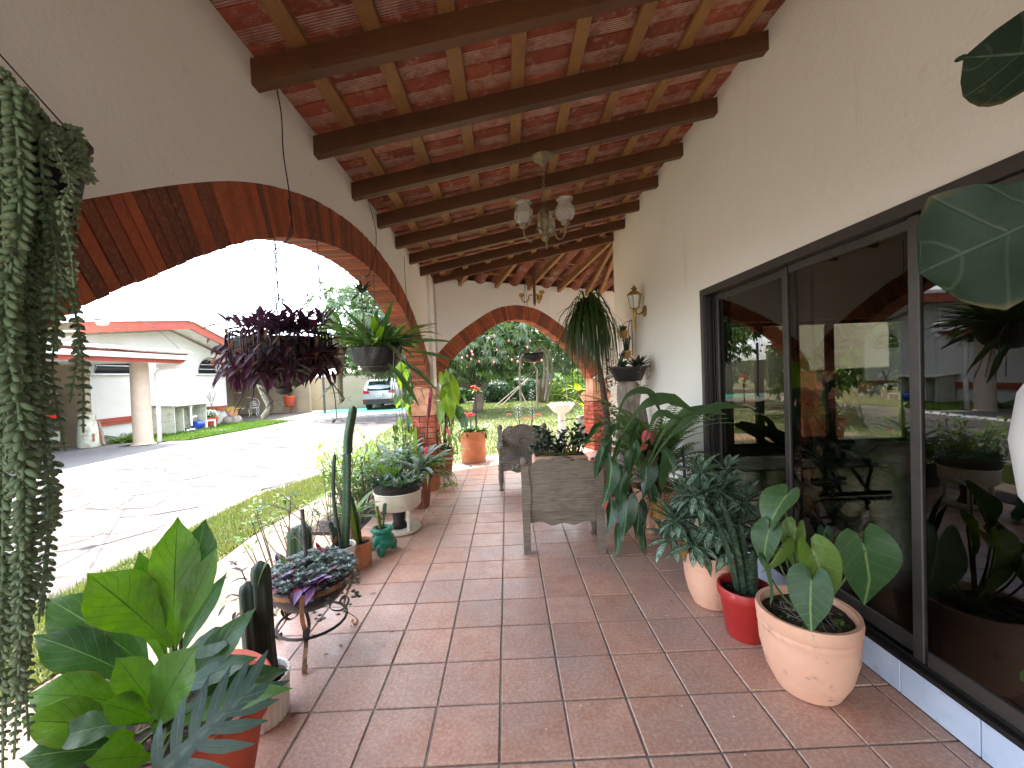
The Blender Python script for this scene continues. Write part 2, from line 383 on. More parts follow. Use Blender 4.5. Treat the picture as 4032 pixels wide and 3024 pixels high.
def m_brick():
    t = NT('arch_brick'); p = t.pos(); oi = t.n('ShaderNodeObjectInfo').outputs['Random']
    r = t.n('ShaderNodeValToRGB'); r.color_ramp.interpolation = 'LINEAR'; e = r.color_ramp.elements
    e[0].position = 0; e[0].color = srgb(110, 68, 52); e[1].position = 1; e[1].color = srgb(190, 100, 62)
    for q, c in ((.25, srgb(134, 76, 54)), (.42, srgb(156, 82, 54)), (.7, srgb(178, 92, 58))):
        n = e.new(q); n.color = c
    t.l(oi, r.inputs[0]); col = t.mix(t.math('MULTIPLY', t.ramp(t.noise(p, 11, 7, .75), .42, .7), .55), r.outputs[0], srgb(96, 58, 42)); col = t.mix(t.math('MULTIPLY', t.ramp(t.noise(p, 70, 3, .6), .5, .7), .3), col, srgb(206, 130, 92))
    wn_ = t.math('MULTIPLY', t.ramp(t.noise(t.pos((1, 1, .4)), 5, 8, .75), .60, .68), t.ramp(t.math('FRACT', t.math('MULTIPLY', oi, 7.31)), .72, .80))
    col = t.mix(t.math('MULTIPLY', wn_, .8), col, srgb(196, 178, 160)); t.col(col); t.set(Roughness=.85)
    t.bump(t.noise(p, 45, 6, .7), .5, .006); t.done('arch_brick')
m_brick()
basic('peach', srgb(222, 160, 122), srgb(212, 148, 110), 3, .7, .15, 40, srgb(180, 120, 90), 6)
def m_wood(key, c1, c2, c3, st=(1, 1, 1), rough=.6, sc=14, rand=.35):
    t = NT(key); p = t.pos(st); oi = t.n('ShaderNodeObjectInfo').outputs['Random']
    g = t.noise(p, sc, 6, .65, .6); col = t.mix(t.ramp(g, .3, .7), c1, c2)
    col = t.mix(t.math('MULTIPLY', t.ramp(t.noise(t.pos(), 2.2, 6, .7), .5, .75), .7), col, c3)
    k = t.math('MULTIPLY_ADD', oi, rand, 1-rand*.5); cc = t.n('ShaderNodeCombineXYZ')
    for i in range(3): t.l(k, cc.inputs[i])
    t.col(t.mix(1.0, col, cc.outputs[0], 'MULTIPLY')); t.set(Roughness=rough); t.bump(g, .3, .004); t.done(key)
m_wood('beam_wood', srgb(78, 48, 25), srgb(106, 68, 36), srgb(54, 34, 20), (1, 9, 9), .55)
m_wood('batten_wood', srgb(138, 98, 54), srgb(168, 124, 74), srgb(96, 64, 38), (9, 1, 9), .6)
m_wood('rafter_wood', srgb(128, 92, 54), srgb(158, 120, 76), srgb(84, 58, 36), (6, 2, 6), .6)
m_wood('bench_wood', srgb(78, 66, 54), srgb(142, 128, 110), srgb(60, 48, 38), (1.0, 7, 22), .8, 6, .12)
m_wood('drift_wood', srgb(120, 104, 92), srgb(170, 156, 142), srgb(64, 50, 42), (8, 8, 1), .9, 5, .1)
m_wood('stake_wood', srgb(110, 66, 48), srgb(140, 90, 66), srgb(80, 50, 40), (8, 8, 1), .8)
def m_rooftile():
    t = NT('roof_clay'); tcn = t.n('ShaderNodeTexCoord').outputs['Object']; sp = t.n('ShaderNodeSeparateXYZ'); t.l(tcn, sp.inputs[0])
    p = t.pos(); oi = t.n('ShaderNodeObjectInfo').outputs['Random']; y = sp.outputs[1]
    base = t.mix(t.ramp(t.noise(p, 5, 6, .7), .35, .7), srgb(138, 66, 46), srgb(172, 96, 68))
    k = t.math('MULTIPLY_ADD', oi, .5, .7); cc = t.n('ShaderNodeCombineXYZ')
    for i in range(3): t.l(k, cc.inputs[i])
    base = t.mix(1.0, base, cc.outputs[0], 'MULTIPLY')
    zone = t.ramp(y, .498, .502)      # placeholder range, scaled below
    zz = t.math('GREATER_THAN', y, .0)
    strp = t.math('PINGPONG', t.math('MULTIPLY', y, 1/.016), .5)
    pale = t.math('MULTIPLY', zz, t.math('MULTIPLY', t.ramp(t.noise(p, 9, 7, .7), .33, .56), t.ramp(strp, .08, .3)))
    col = t.mix(t.math('MULTIPLY', pale, .9), base, srgb(206, 176, 156))
    pal2 = t.math('MULTIPLY', t.ramp(t.noise(p, 13, 8, .75), .53, .66), .65); col = t.mix(pal2, col, srgb(200, 170, 150))
    col = t.mix(t.math('MULTIPLY', t.ramp(t.noise(p, 2.1, 5, .7), .55, .75), .6), col, srgb(78, 42, 30))
    t.col(col); t.set(Roughness=.85)
    t.bump(t.math('ADD', t.math('MULTIPLY', t.math('MULTIPLY', strp, zz), 1.5), t.math('MULTIPLY', t.noise(p, 60, 5, .7), .5)), .6, .006); t.done('roof_clay')
m_rooftile()
basic('barrel_clay', srgb(116, 62, 44), srgb(142, 88, 66), 8, .85, .4, 40, srgb(150, 134, 118), 7, rand=.5, g0=.5, g1=.66)
basic('white_tile_roof', srgb(204, 198, 190), srgb(180, 172, 162), 4, .8, .3, 40, srgb(150, 140, 128), 5, rand=.12)
basic('skirting', srgb(196, 206, 220), srgb(178, 190, 208), 6, .25, .05, 30, srgb(160, 160, 165), 12, g0=.6, g1=.8)
basic('aluminium', srgb(84, 78, 73), srgb(74, 69, 65), 20, .42, .05, 80, metal=.55)
basic('aluminium_dark', srgb(46, 43, 41), srgb(38, 36, 34), 20, .45, metal=.5)
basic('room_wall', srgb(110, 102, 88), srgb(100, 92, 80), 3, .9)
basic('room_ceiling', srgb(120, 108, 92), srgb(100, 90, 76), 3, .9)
def m_roomfloor():
    t = NT('room_floor'); b = t.n('ShaderNodeTexBrick'); b.offset = 0; b.inputs['Scale'].default_value = 1; b.inputs['Brick Width'].default_value = .33
    b.inputs['Row Height'].default_value = .33; b.inputs['Mortar Size'].default_value = .006; b.inputs['Color1'].default_value = srgb(112, 106, 74); b.inputs['Color2'].default_value = srgb(102, 95, 66); b.inputs['Mortar'].default_value = srgb(50, 46, 40)
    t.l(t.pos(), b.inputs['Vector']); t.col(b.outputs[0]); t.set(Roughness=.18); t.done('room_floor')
m_roomfloor()
def m_glass(key, tint, ior, wave=0):
    t = NT(key); tr = t.n('ShaderNodeBsdfTransparent'); tr.inputs[0].default_value = tint; gl = t.n('ShaderNodeBsdfGlossy'); gl.inputs['Roughness'].default_value = .0; bp_ = t.n('ShaderNodeBump'); bp_.inputs['Strength'].default_value = .05; bp_.inputs['Distance'].default_value = .02; t.l(t.noise(t.pos(), 1.3, 2), bp_.inputs['Height']); t.l(bp_.outputs[0], gl.inputs['Normal'])
    fr = t.n('ShaderNodeFresnel'); fr.inputs[0].default_value = ior; ms = t.n('ShaderNodeMixShader')
    bf = t.math('SUBTRACT', 1.0, t.n('ShaderNodeNewGeometry').outputs['Backfacing']); t.l(t.math('MULTIPLY', fr.outputs[0], bf), ms.inputs[0]); t.l(tr.outputs[0], ms.inputs[1]); t.l(gl.outputs[0], ms.inputs[2]); t.l(ms.outputs[0], t.out.inputs[0]); t.done(key)
m_glass('tinted_glass', (.35, .34, .30, 1), 1.66); m_glass('clear_glass', (.85, .87, .84, 1), 1.45); m_glass('car_glass', (.10, .12, .12, 1), 1.6)
m_glass('green_reflection_glass', (.05, .22, .16, 1), 1.6)  # green reflection on the car windows, put into the tint colour
basic('soil', srgb(58, 44, 36), srgb(36, 28, 24), 30, .95, .9, 45, srgb(86, 66, 50), 25)
basic('tan_path', srgb(112, 98, 82), srgb(100, 87, 72), 4, .9, .4, 50, srgb(80, 70, 57), 5)
def m_ground(key, c1, c2, c3, s1=1.2):
    t = NT(key); p = t.pos(); col = t.mix(t.ramp(t.noise(p, s1, 6, .7), .35, .65), c1, c2)
    col = t.mix(t.ramp(t.noise(p, .5, 5, .65), .45, .65), col, c3); t.col(col); t.set(Roughness=.95); t.bump(t.noise(p, 25, 6, .8), .8, .03); t.done(key)
m_ground('lawn', srgb(76, 88, 48), srgb(104, 104, 70), srgb(122, 116, 90), 1.6)
m_ground('earth', srgb(120, 104, 80), srgb(96, 92, 60), srgb(70, 62, 46))
def m_stone():
    t = NT('flagstone'); p = t.pos(); oi = t.n('ShaderNodeObjectInfo').outputs['Random']
    r = t.n('ShaderNodeValToRGB'); e = r.color_ramp.elements; e[0].color = srgb(82, 75, 69); e[1].color = srgb(112, 105, 97); n = e.new(.5); n.color = srgb(98, 89, 82); t.l(oi, r.inputs[0])
    col = t.mix(t.ramp(t.noise(t.pos((1, 2.5, 1)), 2.6, 9, .75), .36, .56), r.outputs[0], srgb(64, 57, 53)); col = t.mix(t.ramp(t.noise(p, 14, 8, .8), .45, .65), col, srgb(72, 66, 62))
    t.col(col); t.set(Roughness=.85); t.bump(t.noise(p, 18, 7, .75), .5, .012); t.done('flagstone')
m_stone()
basic('mortar', srgb(176, 164, 146), srgb(150, 138, 120), 6, .95, .4, 40)
def m_paving():
    t = NT('paving_far'); v = t.n('ShaderNodeTexVoronoi', feature='DISTANCE_TO_EDGE'); v.inputs['Scale'].default_value = 1.7; p = t.pos((1, 1, 0)); t.l(p, v.inputs['Vector'])
    v2 = t.n('ShaderNodeTexVoronoi'); v2.inputs['Scale'].default_value = 1.7; t.l(p, v2.inputs['Vector'])
    col = t.mix(t.ramp(v2.outputs['Color'], .2, .8), srgb(84, 77, 71), srgb(104, 96, 88)); col = t.mix(t.ramp(v.outputs[0], .01, .035, (1, 1, 1, 1), (0, 0, 0, 1)), col, srgb(78, 72, 65))
    t.col(col); t.set(Roughness=.85); t.done('paving_far')
m_paving()
basic('slab', srgb(112, 110, 110), srgb(100, 98, 97), 3, .8, .2, 50)
basic('white_paint', srgb(214, 212, 208), srgb(204, 202, 196), 4, .6, .05, 40, srgb(180, 172, 160), 6, g0=.62, g1=.85)
basic('red_paint', srgb(150, 66, 46), srgb(138, 56, 38), 3, .65, .1, 30, srgb(196, 120, 96), 5, g0=.6, g1=.85)
basic('column_stone', srgb(178, 162, 144), srgb(168, 152, 134), 9, .8, .2, 60, srgb(180, 160, 138), 7, g0=.6, g1=.8)
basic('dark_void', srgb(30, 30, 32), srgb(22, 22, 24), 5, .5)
basic('iron', srgb(30, 28, 27), srgb(44, 38, 34), 20, .6, metal=.3)
basic('wire', srgb(40, 38, 38), srgb(56, 52, 50), 20, .6, metal=.2)
basic('grey_wire', srgb(96, 94, 92), srgb(76, 74, 72), 20, .55, metal=.4)
# grass blades
leafmat('grass_blade', srgb(64, 88, 38), srgb(98, 104, 60), None, .6, .45, scale=2.5)
leafmat('grass_green', srgb(56, 90, 34), srgb(82, 110, 46), None, .6, .45, scale=2.5)

# ================================================================== ground
def sheet(name, pts, z, mat, th=.1):
    mb = MB(); n = len(pts); mb.add([(x, y, z) for x, y in pts]+[(x, y, z-th) for x, y in pts], [tuple(range(n))]+[(i, i+n, (i+1) % n+n, (i+1) % n) for i in range(n)])
    o = mb.build(name, mat); fixn(o.data); return struct(o)
GZ = -.12
struct(sheet('ground', [(-150, -60), (150, -60), (150, 160), (-150, 160)], GZ-.03, 'earth', .3))
LAWN = [(-4.3, 17.6), (-3.9, 12), (-3.3, 8.2), (-2.2, 7.3), (-1.55, 6.9), (9.5, 6.9), (9.5, 27), (-3.2, 27)]
sheet('lawn', LAWN, GZ+.02, 'lawn')
STRIP = [(-3.78, -9), (-3.70, 3.3), (-3.78, 6.0), (-3.4, 7.1), (-2.9, 7.5), (-2.75, 6.0), (-2.86, 4.5), (-2.72, 3), (-2.7, -9)]
sheet('grass_verge', STRIP, GZ+.024, 'lawn')
sheet('garden_path', [(-2.9, -9), (-1.58, -9), (-1.58, 6.85), (-2.2, 7.25), (-2.9, 7.45)], GZ+.016, 'tan_path')
sheet('planting_bed', [(-2.25, 4.45), (-1.6, 4.40), (-1.6, 6.35), (-2.35, 6.5)], GZ+.05, 'soil', .04)
DRIVE = [(-8.72, -14), (-3.6, -14), (-3.6, 6.1), (-3.2, 8.0), (-3.8, 12), (-4.2, 17.6), (-4.0, 30), (-15.5, 30), (-15.5, 18.3), (-9.4, 18.3), (-9.5, 16.0), (-9.9, 12.75), (-8.72, 12.0)]
drive = sheet('driveway', DRIVE, GZ+.008, 'paving_far')
def inside(p, poly):
    x, y = p; c = False; j = len(poly)-1
    for i in range(len(poly)):
        xi, yi = poly[i]; xj, yj = poly[j]
        if (yi > y) != (yj > y) and x < (xj-xi)*(y-yi)/(yj-yi)+xi: c = not c
        j = i
    return c
def flagstones():
    g = random.Random(3); dx, dy = .60, .52; grid = {}
    def gv(i, j):
        if (i, j) not in grid: grid[i, j] = (-8.72+i*dx+g.uniform(-.17, .17)+(.3 if j % 2 else 0), 2.2+j*dy+g.uniform(-.14, .14))
        return grid[i, j]
    n = 0
    for j in range(0, 31):
        for i in range(0, 9):
            q = [gv(i, j), gv(i+1, j), gv(i+1, j+1), gv(i, j+1)]; cx = sum(p[0] for p in q)/4; cy = sum(p[1] for p in q)/4
            if not all(inside(p, DRIVE) for p in q) or n >= 270: continue
            q2 = []
            for a, b in zip(q, q[1:]+q[:1]):   # cut the corners a little: irregular polygons
                q2 += [(lerp(a[0], b[0], .12), lerp(a[1], b[1], .12)), (lerp(a[0], b[0], .88), lerp(a[1], b[1], .88))]
            k = .982; h = .006+g.uniform(0, .008); m = MB(); N = len(q2)
            top = [((x-cx)*k*.97, (y-cy)*k*.97, h+g.uniform(-.003, .003)) for x, y in q2]; bot = [((x-cx)*k, (y-cy)*k, 0.001) for x, y in q2]
            m.add(top+bot, [tuple(range(N))]+[(a, a+N, (a+1) % N+N, (a+1) % N) for a in range(N)])
            me = fixn(m.mesh('flagstone', 'flagstone')); ob('flagstone', me, drive, (cx, cy, GZ+.008)); n += 1
flagstones()
def blades(name, poly, z, n, h, mat, seed=1, w=.006, bbox=None):
    g = random.Random(seed); mb = MB(); xs = [p[0] for p in poly]; ys = [p[1] for p in poly]; bb = bbox or (min(xs), max(xs), min(ys), max(ys)); k = 0
    while k < n:
        x, y = g.uniform(bb[0], bb[1]), g.uniform(bb[2], bb[3])
        k += 1
        if not inside((x, y), poly): continue
        a = g.uniform(0, 6.28); l = h*g.uniform(.5, 1.2); t = g.uniform(.1, .9); d = (math.cos(a)*l*t, math.sin(a)*l*t); s = (-math.sin(a)*w, math.cos(a)*w)
        mb.v += [(x-s[0], y-s[1], z), (x+s[0], y+s[1], z), (x+d[0], y+d[1], z+l)]; b = len(mb.v)-3
        mb.f.append((b, b+1, b+2)); mb.uv.append([(.3, 0), (.7, 0), (.5, 1)])
    return mb.build(name, mat)
o = blades('verge_grass', STRIP, GZ+.02, 26000, .07, 'grass_blade', 1, .006, (-3.8, -2.65, 2.2, 7.5)); stuff(o); tag(o, 'dry yellow-green grass strip between the stone drive and the porch path', 'grass')
o = blades('lawn_grass', LAWN, GZ+.015, 60000, .085, 'grass_blade', 2, .012, (-4.3, 6, 7.2, 25)); stuff(o); tag(o, 'patchy sunlit lawn grass beyond the far arch', 'grass')
GSTRIP = [(-12.35, 12.55), (-10.1, 12.75), (-9.55, 16.0), (-9.6, 17.9), (-10.6, 18.0), (-12.35, 17.9)]
sheet('green_strip', GSTRIP, GZ+.03, 'grass_green'); o = blades('green_strip_grass', GSTRIP, GZ+.03, 12000, .10, 'grass_green', 3, .012); stuff(o); tag(o, 'fresh green grass strip before the white house wall', 'grass')
sheet('carport_slab', [(-17, 3), (-9.35, 3), (-9.35, 12.45), (-17, 12.45)], GZ+.05, 'slab')
sheet('drive_border', [(-9.34, 3), (-8.72, 3), (-8.72, 12.3), (-9.34, 12.3)], GZ+.045, 'white_paint')

# ================================================================== porch floor
T = .3; GX, GY = -.0891, 1.9146
floor_poly = [(-1.589, -6), (1.79, -6), (1.79, 6.66), (7.5, 6.66), (7.5, 9.35), (3.2, 9.35), (1.3, 8.95), (-.2, 8.2), (-.85, 7.45), (-1.1, 7.05), (-1.589, 6.75)]
fl = sheet('porch_floor', floor_poly, -.006, 'grout', .16)
bm_t = MB(); bm_t.box((0, 0, -.008), (.2905, .2905, .016), bevel=.0035); tile_me = bm_t.mesh('tile', 'floor_tile')
half = MB(); half.box((0, 0, -.008), (.079, .2905, .016), bevel=.0035); half_me = half.mesh('tile', 'floor_tile')
nt_ = 0; rest = MB()
for r in range(-26, 26):
    for c in range(-5, 20):
        x = GX+(c+.5)*T; y = GY+(r+.5)*T
        if c == 6 and y < 6.6: continue
        if not all(inside((x+a*.14, y+b*.14), floor_poly) for a in (-1, 1) for b in (-1, 1)): continue
        jx = rnd.uniform(-.0012, .0012)
        if c <= 6 and .4 < y < 8.3 and nt_ < 272:
            o = ob('tile', tile_me, fl, (x+jx, y+rnd.uniform(-.0012, .0012), rnd.uniform(-.0012, .0012))); o.rotation_euler = (rnd.uniform(-.003, .003), rnd.uniform(-.003, .003), 0); nt_ += 1
        else: rest.box((x, y, -.008), (.291, .291, .016), bevel=.003)
for r in range(-4, 15): 
    x = (1.7109+1.79)/2; y = GY+(r+.5)*T; rest.box((x, y, -.0085), (.071, .2905, .016), bevel=.003)
stuff(rest.build('tile', 'floor_tile', fl))

# ================================================================== arched walls
def arch_wall(root, org, u, nin, s0, s1, ztop, cs, tab, th, hb, mat, zspring=1.41, bw=.0515):
    u = V((u[0], u[1], 0)).normalized(); nin = V((nin[0], nin[1], 0)).normalized(); org = V((org[0], org[1], 0))
    P = lambda s, d, z: org+u*s-nin*d+V((0, 0, z))
    hs = tab[-1][0]; pts = []
    N = 160
    for i in range(-N, N+1):
        q = hs*math.sin(i/N*PI/2); pts.append(V((q, interp(tab, abs(q)))))
    # smooth the polyline
    for _ in range(30):
        pts = [pts[0]]+[(pts[i-1]+pts[i]*2+pts[i+1])/4 for i in range(1, len(pts)-1)]+[pts[-1]]
    nor = []
    for i in range(len(pts)):
        d = pts[min(i+1, len(pts)-1)]-pts[max(i-1, 0)]; nor.append(V((-d.y, d.x)).normalized())
    ext = [p+n*hb for p, n in zip(pts, nor)]
    et = sorted([(e.x, e.y) for e in ext]); es0, es1 = et[0][0], et[-1][0]
    # plaster field
    mb = MB(); n = int((s1-s0)/.06); ss = sorted(set([s0+(s1-s0)*i/n for i in range(n+1)]+[cs+es0-.001, cs+es0, cs+es1, cs+es1+.001])); ss = [s for s in ss if s0 <= s <= s1]
    lo = lambda s: interp(et, s-cs)-.006 if es0 <= s-cs <= es1 else zspring
    vs = []
    for s in ss:
        b = lo(s); z = ztop(s)
        for d in (0, th):
            for k in range(4): vs.append(P(s, d, lerp(b, z, k/3)))
    fs = []
    for i in range(len(ss)-1):
        a, b = i*8, (i+1)*8
        for k in range(3): fs += [(a+k, b+k, b+k+1, a+k+1), (a+4+k, a+5+k, b+5+k, b+4+k)]
        fs += [(a, a+4, b+4, b), (a+3, b+3, b+7, a+7)]
    m = len(ss)-1; fs += [(0, 1, 2, 3, 7, 6, 5, 4), (m*8, m*8+4, m*8+5, m*8+6, m*8+7, m*8+3, m*8+2, m*8+1)]
    mb.add(vs, fs); w_ = mb.build('plaster_wall', mat, root); fixn(w_.data)
    # ring of bricks, one object each
    cum = [0]
    for a, b in zip(pts, pts[1:]): cum.append(cum[-1]+(b-a).length)
    k = int(cum[-1]/bw); tabx = list(zip(cum, [p.x for p in pts])); taby = list(zip(cum, [p.y for p in pts])); tnx = list(zip(cum, [p.x for p in nor])); tny = list(zip(cum, [p.y for p in nor]))
    gap = .0044
    for i in range(k):
        a0 = cum[-1]*i/k+gap; a1 = cum[-1]*(i+1)/k-gap; q = []
        d0 = .007+rnd.uniform(-.004, .004); d1 = th+rnd.uniform(-.002, .010); dip = rnd.uniform(-.0025, .002)
        def pt(a, h): return V((interp(tabx, a)+interp(tnx, a)*h, interp(taby, a)+interp(tny, a)*h))
        ring = [pt(a0, dip), pt(a1, dip), pt(a1+gap*.2, hb-.001), pt(a0-gap*.2, hb-.001)]
        if any(r_.y < zspring-.02 for r_ in ring): continue
        c = sum((r_ for r_ in ring), V((0, 0)))/4; o_ = P(cs+c.x, th/2, c.y)
        mb = MB(); mb.hexa([P(cs+r_.x, d0, r_.y)-o_ for r_ in ring]+[P(cs+r_.x, d1, r_.y)-o_ for r_ in ring])
        ob('brick', fixn(mb.mesh('brick', 'arch_brick')), root, o_)
    mb = MB()   # mortar core
    for i in range(0, len(pts)-1, 4):
        j = min(i+4, len(pts)-1); mb.hexa([P(cs+p.x, .032, p.y) for p in (pts[i]+nor[i]*.008, pts[j]+nor[j]*.008, ext[j]-nor[j]*.003, ext[i]-nor[i]*.003)]+[P(cs+p.x, th-.006, p.y) for p in (pts[i]+nor[i]*.008, pts[j]+nor[j]*.008, ext[j]-nor[j]*.003, ext[i]-nor[i]*.003)])
    o = mb.build('mortar', 'grout_brick', root); fixn(o.data)
basic('grout_brick', srgb(66, 48, 40), srgb(50, 38, 32), 30, .95)
def pier(root, c, sx, sy, rot, z0=0, zc=.97, bricks=True):
    rot3 = M.Rotation(rot, 3, 'Z'); rm = M.Translation(V((c[0], c[1], 0))) @ M.Rotation(rot, 4, 'Z')
    hh = .087; n = int((zc-z0)/hh) if bricks else 0
    for k in range(n):
        z = z0+(k+.5)*hh; split = .5 if k % 2 else .33
        for ax in (0, 1):
            w = sx*(split if ax == 0 else 1-split); x = -sx/2+w/2 if ax == 0 else sx/2-w/2
            for e in (0, 1):
                d = sy*((1-split) if e == 0 else split); y = -sy/2+d/2 if e == 0 else sy/2-d/2
                mb = MB(); mb.box((0, 0, 0), (w-.008, d-.008, hh-.009), bevel=.004)
                o = ob('brick', mb.mesh('brick', 'pier_brick'), root, rm @ M.Translation(V((x+rnd.uniform(-.002, .002), y+rnd.uniform(-.002, .002), z))))
    mb = MB(); mb.box((0, 0, (z0+zc)/2), (sx-.022, sy-.022, zc-z0)); mb.build('pier_core', 'grout_brick', root, loc=rm)
    cap = MB()
    for (g, za, zb) in ((.0, zc, zc+.035), (.03, zc+.035, zc+.06), (.05, zc+.06, zc+.13), (.03, zc+.13, zc+.155), (0, zc+.155, zc+.175)):
        cap.box((0, 0, (za+zb)/2), (sx+g*1.2, sy+g*1.2, zb-za-.0005))
    cap.build('capital', 'peach', root, loc=rm)
    b = MB(); b.box((0, 0, (zc+.175+1.405)/2), (sx-.075, sy-.075, 1.405-zc-.176), bevel=.004); b.build('impost_block', 'peach', root, loc=rm)
basic('pier_brick', srgb(176, 84, 52), srgb(150, 66, 40), 9, .85, .5, 50, srgb(190, 120, 90), 6, rand=.25)

ARC1 = [(0, 2.58), (.45, 2.555), (.9, 2.485), (1.33, 2.36), (1.6, 2.255), (1.77, 2.17), (1.95, 2.075), (2.12, 1.975), (2.3, 1.87), (2.45, 1.78), (2.58, 1.66), (2.68, 1.53), (2.74, 1.41)]
ARC2 = [(0, 2.545), (.3, 2.50), (.5, 2.405), (.85, 2.185), (1.1, 2.0), (1.33, 1.77), (1.5, 1.55), (1.56, 1.41)]
aw = thing('arcade_wall', 'white plaster wall with a wide brick arch opening onto the stone drive', 'wall', (-1.195, 3.5, 0))
def local(root):   # parts are given in world coordinates
    inv = M.Translation(-root.location); return inv
class W_:          # root proxy: children built in world coordinates under an Empty
    pass
def rebase(root):
    inv = root.matrix_basis.inverted() if root.matrix_basis else M.Identity(4)
    root_m = M.LocRotScale(root.location, root.rotation_euler, root.scale).inverted()
    for ch in root.children:
        ch.matrix_parent_inverse = root_m
arch_wall(aw, (-1.195, 0), (0, 1), (1, 0), .611, 6.42, lambda s: 3.19, 3.6, ARC1, .245, .262, 'plaster_arcade')
arch_wall(aw, (-1.195, 0), (0, 1), (1, 0), -6.0, .610, lambda s: 3.19, -2.38, ARC1, .245, .262, 'plaster_arcade', bw=.3)   # the next bay, behind the camera
pier(aw, (-1.317, 6.60), .37, .46, 0); pier(aw, (-1.317, .61), .37, .48, 0); pier(aw, (-1.317, -5.4), .37, .48, 0, bricks=False)
mb = MB(); mb.box((-1.245, 6.60, 2.29), (.20, .30, 1.76)); mb.build('corner_recess', 'plaster_arcade', aw)
mb = MB(); mb.box((-1.16, 6.83, 2.16), (.10, .17, 1.95)); mb.build('corner_post', 'white_paint', aw)
rebase(aw)
A2 = V((-1.05, 6.75, 0)); B2 = V((1.65, 8.05, 0)); U2 = (B2-A2).normalized(); N2 = V((U2.y, -U2.x, 0))
gw = thing('garden_arch_wall', 'white plaster wall with a brick arch framing the garden at the far end', 'wall', (.3, 7.4, 0))
arch_wall(gw, A2, U2, N2, -.06, 3.38, lambda s: 3.17, 1.45, ARC2, .24, .262, 'plaster')
ang2 = math.atan2(U2.y, U2.x)
c_ = A2+U2*3.20-N2*.12; pier(gw, (c_.x, c_.y), .40, .33, ang2)
c_ = A2+U2*3.60-N2*.10; mb = MB(); mb.box((c_.x, c_.y, 1.58), (.42, .20, 3.16), M.Rotation(ang2, 3, 'Z')); mb.build('pilaster', 'plaster', gw)
rebase(gw)
ARC3 = [(0, 2.545), (.6, 2.46), (1.0, 2.2), (1.4, 1.85), (1.62, 1.55), (1.68, 1.41)]
ew = thing('arch_wall', 'plaster wall with the edge of another brick arch beside the house corner', 'wall', (4, 8.5, 0))
arch_wall(ew, (2.15, 8.52), (1, .02), (0, -1), .28, 6.0, lambda s: 3.12, 2.35, ARC3, .24, .262, 'plaster'); pier(ew, (2.60, 8.66), .36, .36, .02); pier(ew, (6.4, 8.72), .36, .36, 0)
rebase(ew)

# ================================================================== house behind the sliding doors
XW = 1.795
hs_ = thing('house', 'cream plaster house wall with dark framed sliding glass doors along the porch', 'house', (1.9, 3, 0))
mb = MB()
mb.box((XW+.10, (3.73+6.66)/2, 1.95), (.20, 6.66-3.73, 3.90)); mb.build('wall', 'plaster', hs_); mb = MB(); mb.box((XW+.10, .865, 3.08), (.20, 5.729, 1.642)); mb.build('wall', 'plaster', hs_); mb = MB(); mb.box((XW+.10, -4.0, 1.95), (.20, 3.99, 3.9)); mb.build('wall', 'plaster', hs_)
mb = MB(); mb.box((XW+.106, .865, .08), (.20, 5.729, .16)); mb.build('plinth', 'grout', hs_)
sk = MB(); sk.box((0, 0, 0), (.012, .3205, .160), bevel=.002); sk_me = sk.mesh('skirting_tile', 'skirting')
for k in range(-6, 22):
    y = 1.698+.325*k
    if y < 3.6: ob('skirting_tile', sk_me, hs_, (XW-.004, y, .082))
mb = MB(); mb.box((XW+.9, 6.56, 1.95), (1.397, .20, 3.9)); mb.box((4.95, 6.56, 3.07), (3.098, .20, 1.66)); mb.box((7.75, 6.56, 1.95), (2.5, .20, 3.9)); mb.box((4.95, 6.56, .12), (3.098, .20, .24)); mb.build('end_wall', 'plaster', hs_)
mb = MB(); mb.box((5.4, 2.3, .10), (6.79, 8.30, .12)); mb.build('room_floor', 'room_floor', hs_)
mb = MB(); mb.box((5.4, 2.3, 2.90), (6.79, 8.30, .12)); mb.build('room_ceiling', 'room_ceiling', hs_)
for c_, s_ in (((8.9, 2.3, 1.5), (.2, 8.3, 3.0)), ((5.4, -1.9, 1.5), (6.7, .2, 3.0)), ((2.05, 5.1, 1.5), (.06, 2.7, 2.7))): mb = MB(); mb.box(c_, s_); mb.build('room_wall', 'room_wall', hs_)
mb = MB(); mb.box((3.75, 5.75, .166), (1.3, .8, .012)); mb.build('door_mat', 'dark_void', hs_)
def bars(name, mat, lst, par):
    for c, s in lst: mb = MB(); mb.box(c, s, bevel=.003); mb.build(name, mat, par)
dr = MB(); dr.box((XW+.05, .865, 2.225), (.13, 5.725, .060), bevel=.003); dr = dr.build('sliding_door', 'aluminium', hs_); bars('jamb', 'aluminium', [((XW+.05, 3.705, 1.18), (.128, .045, 2.03))], dr)
bars('track', 'aluminium_dark', [((XW+.03, .865, .178), (.115, 5.72, .024)), ((XW+.012, .865, .196), (.012, 5.70, .016)), ((XW+.060, .865, .197), (.012, 5.70, .016)), ((XW+.03, 3.665, 1.19), (.012, .03, 1.99)), ((XW+.07, 3.66, 1.19), (.012, .03, 1.99))], dr)
def panel(x, y0, y1, mb_=.05):
    bars('stile', 'aluminium', [((x, y0+.035, 1.195), (.028, .07, 1.99)), ((x, y1-.025, 1.195), (.028, .05, 1.99))], dr)
    bars('rail', 'aluminium', [((x, (y0+y1)/2, 2.168), (.026, y1-y0-.125, .05)), ((x, (y0+y1)/2, .235), (.026, y1-y0-.125, .07))], dr)
    g = MB(); g.box((x, (y0+y1)/2, 1.21), (.005, y1-y0-.115, 1.87)); g.build('pane', 'tinted_glass', dr)
panel(XW+.085, 2.62, 3.63); panel(XW+.055, 1.74, 2.70); panel(XW+.025, .72, 1.82); panel(XW+.055, -.3, .80); panel(XW+.085, -1.4, -.22)
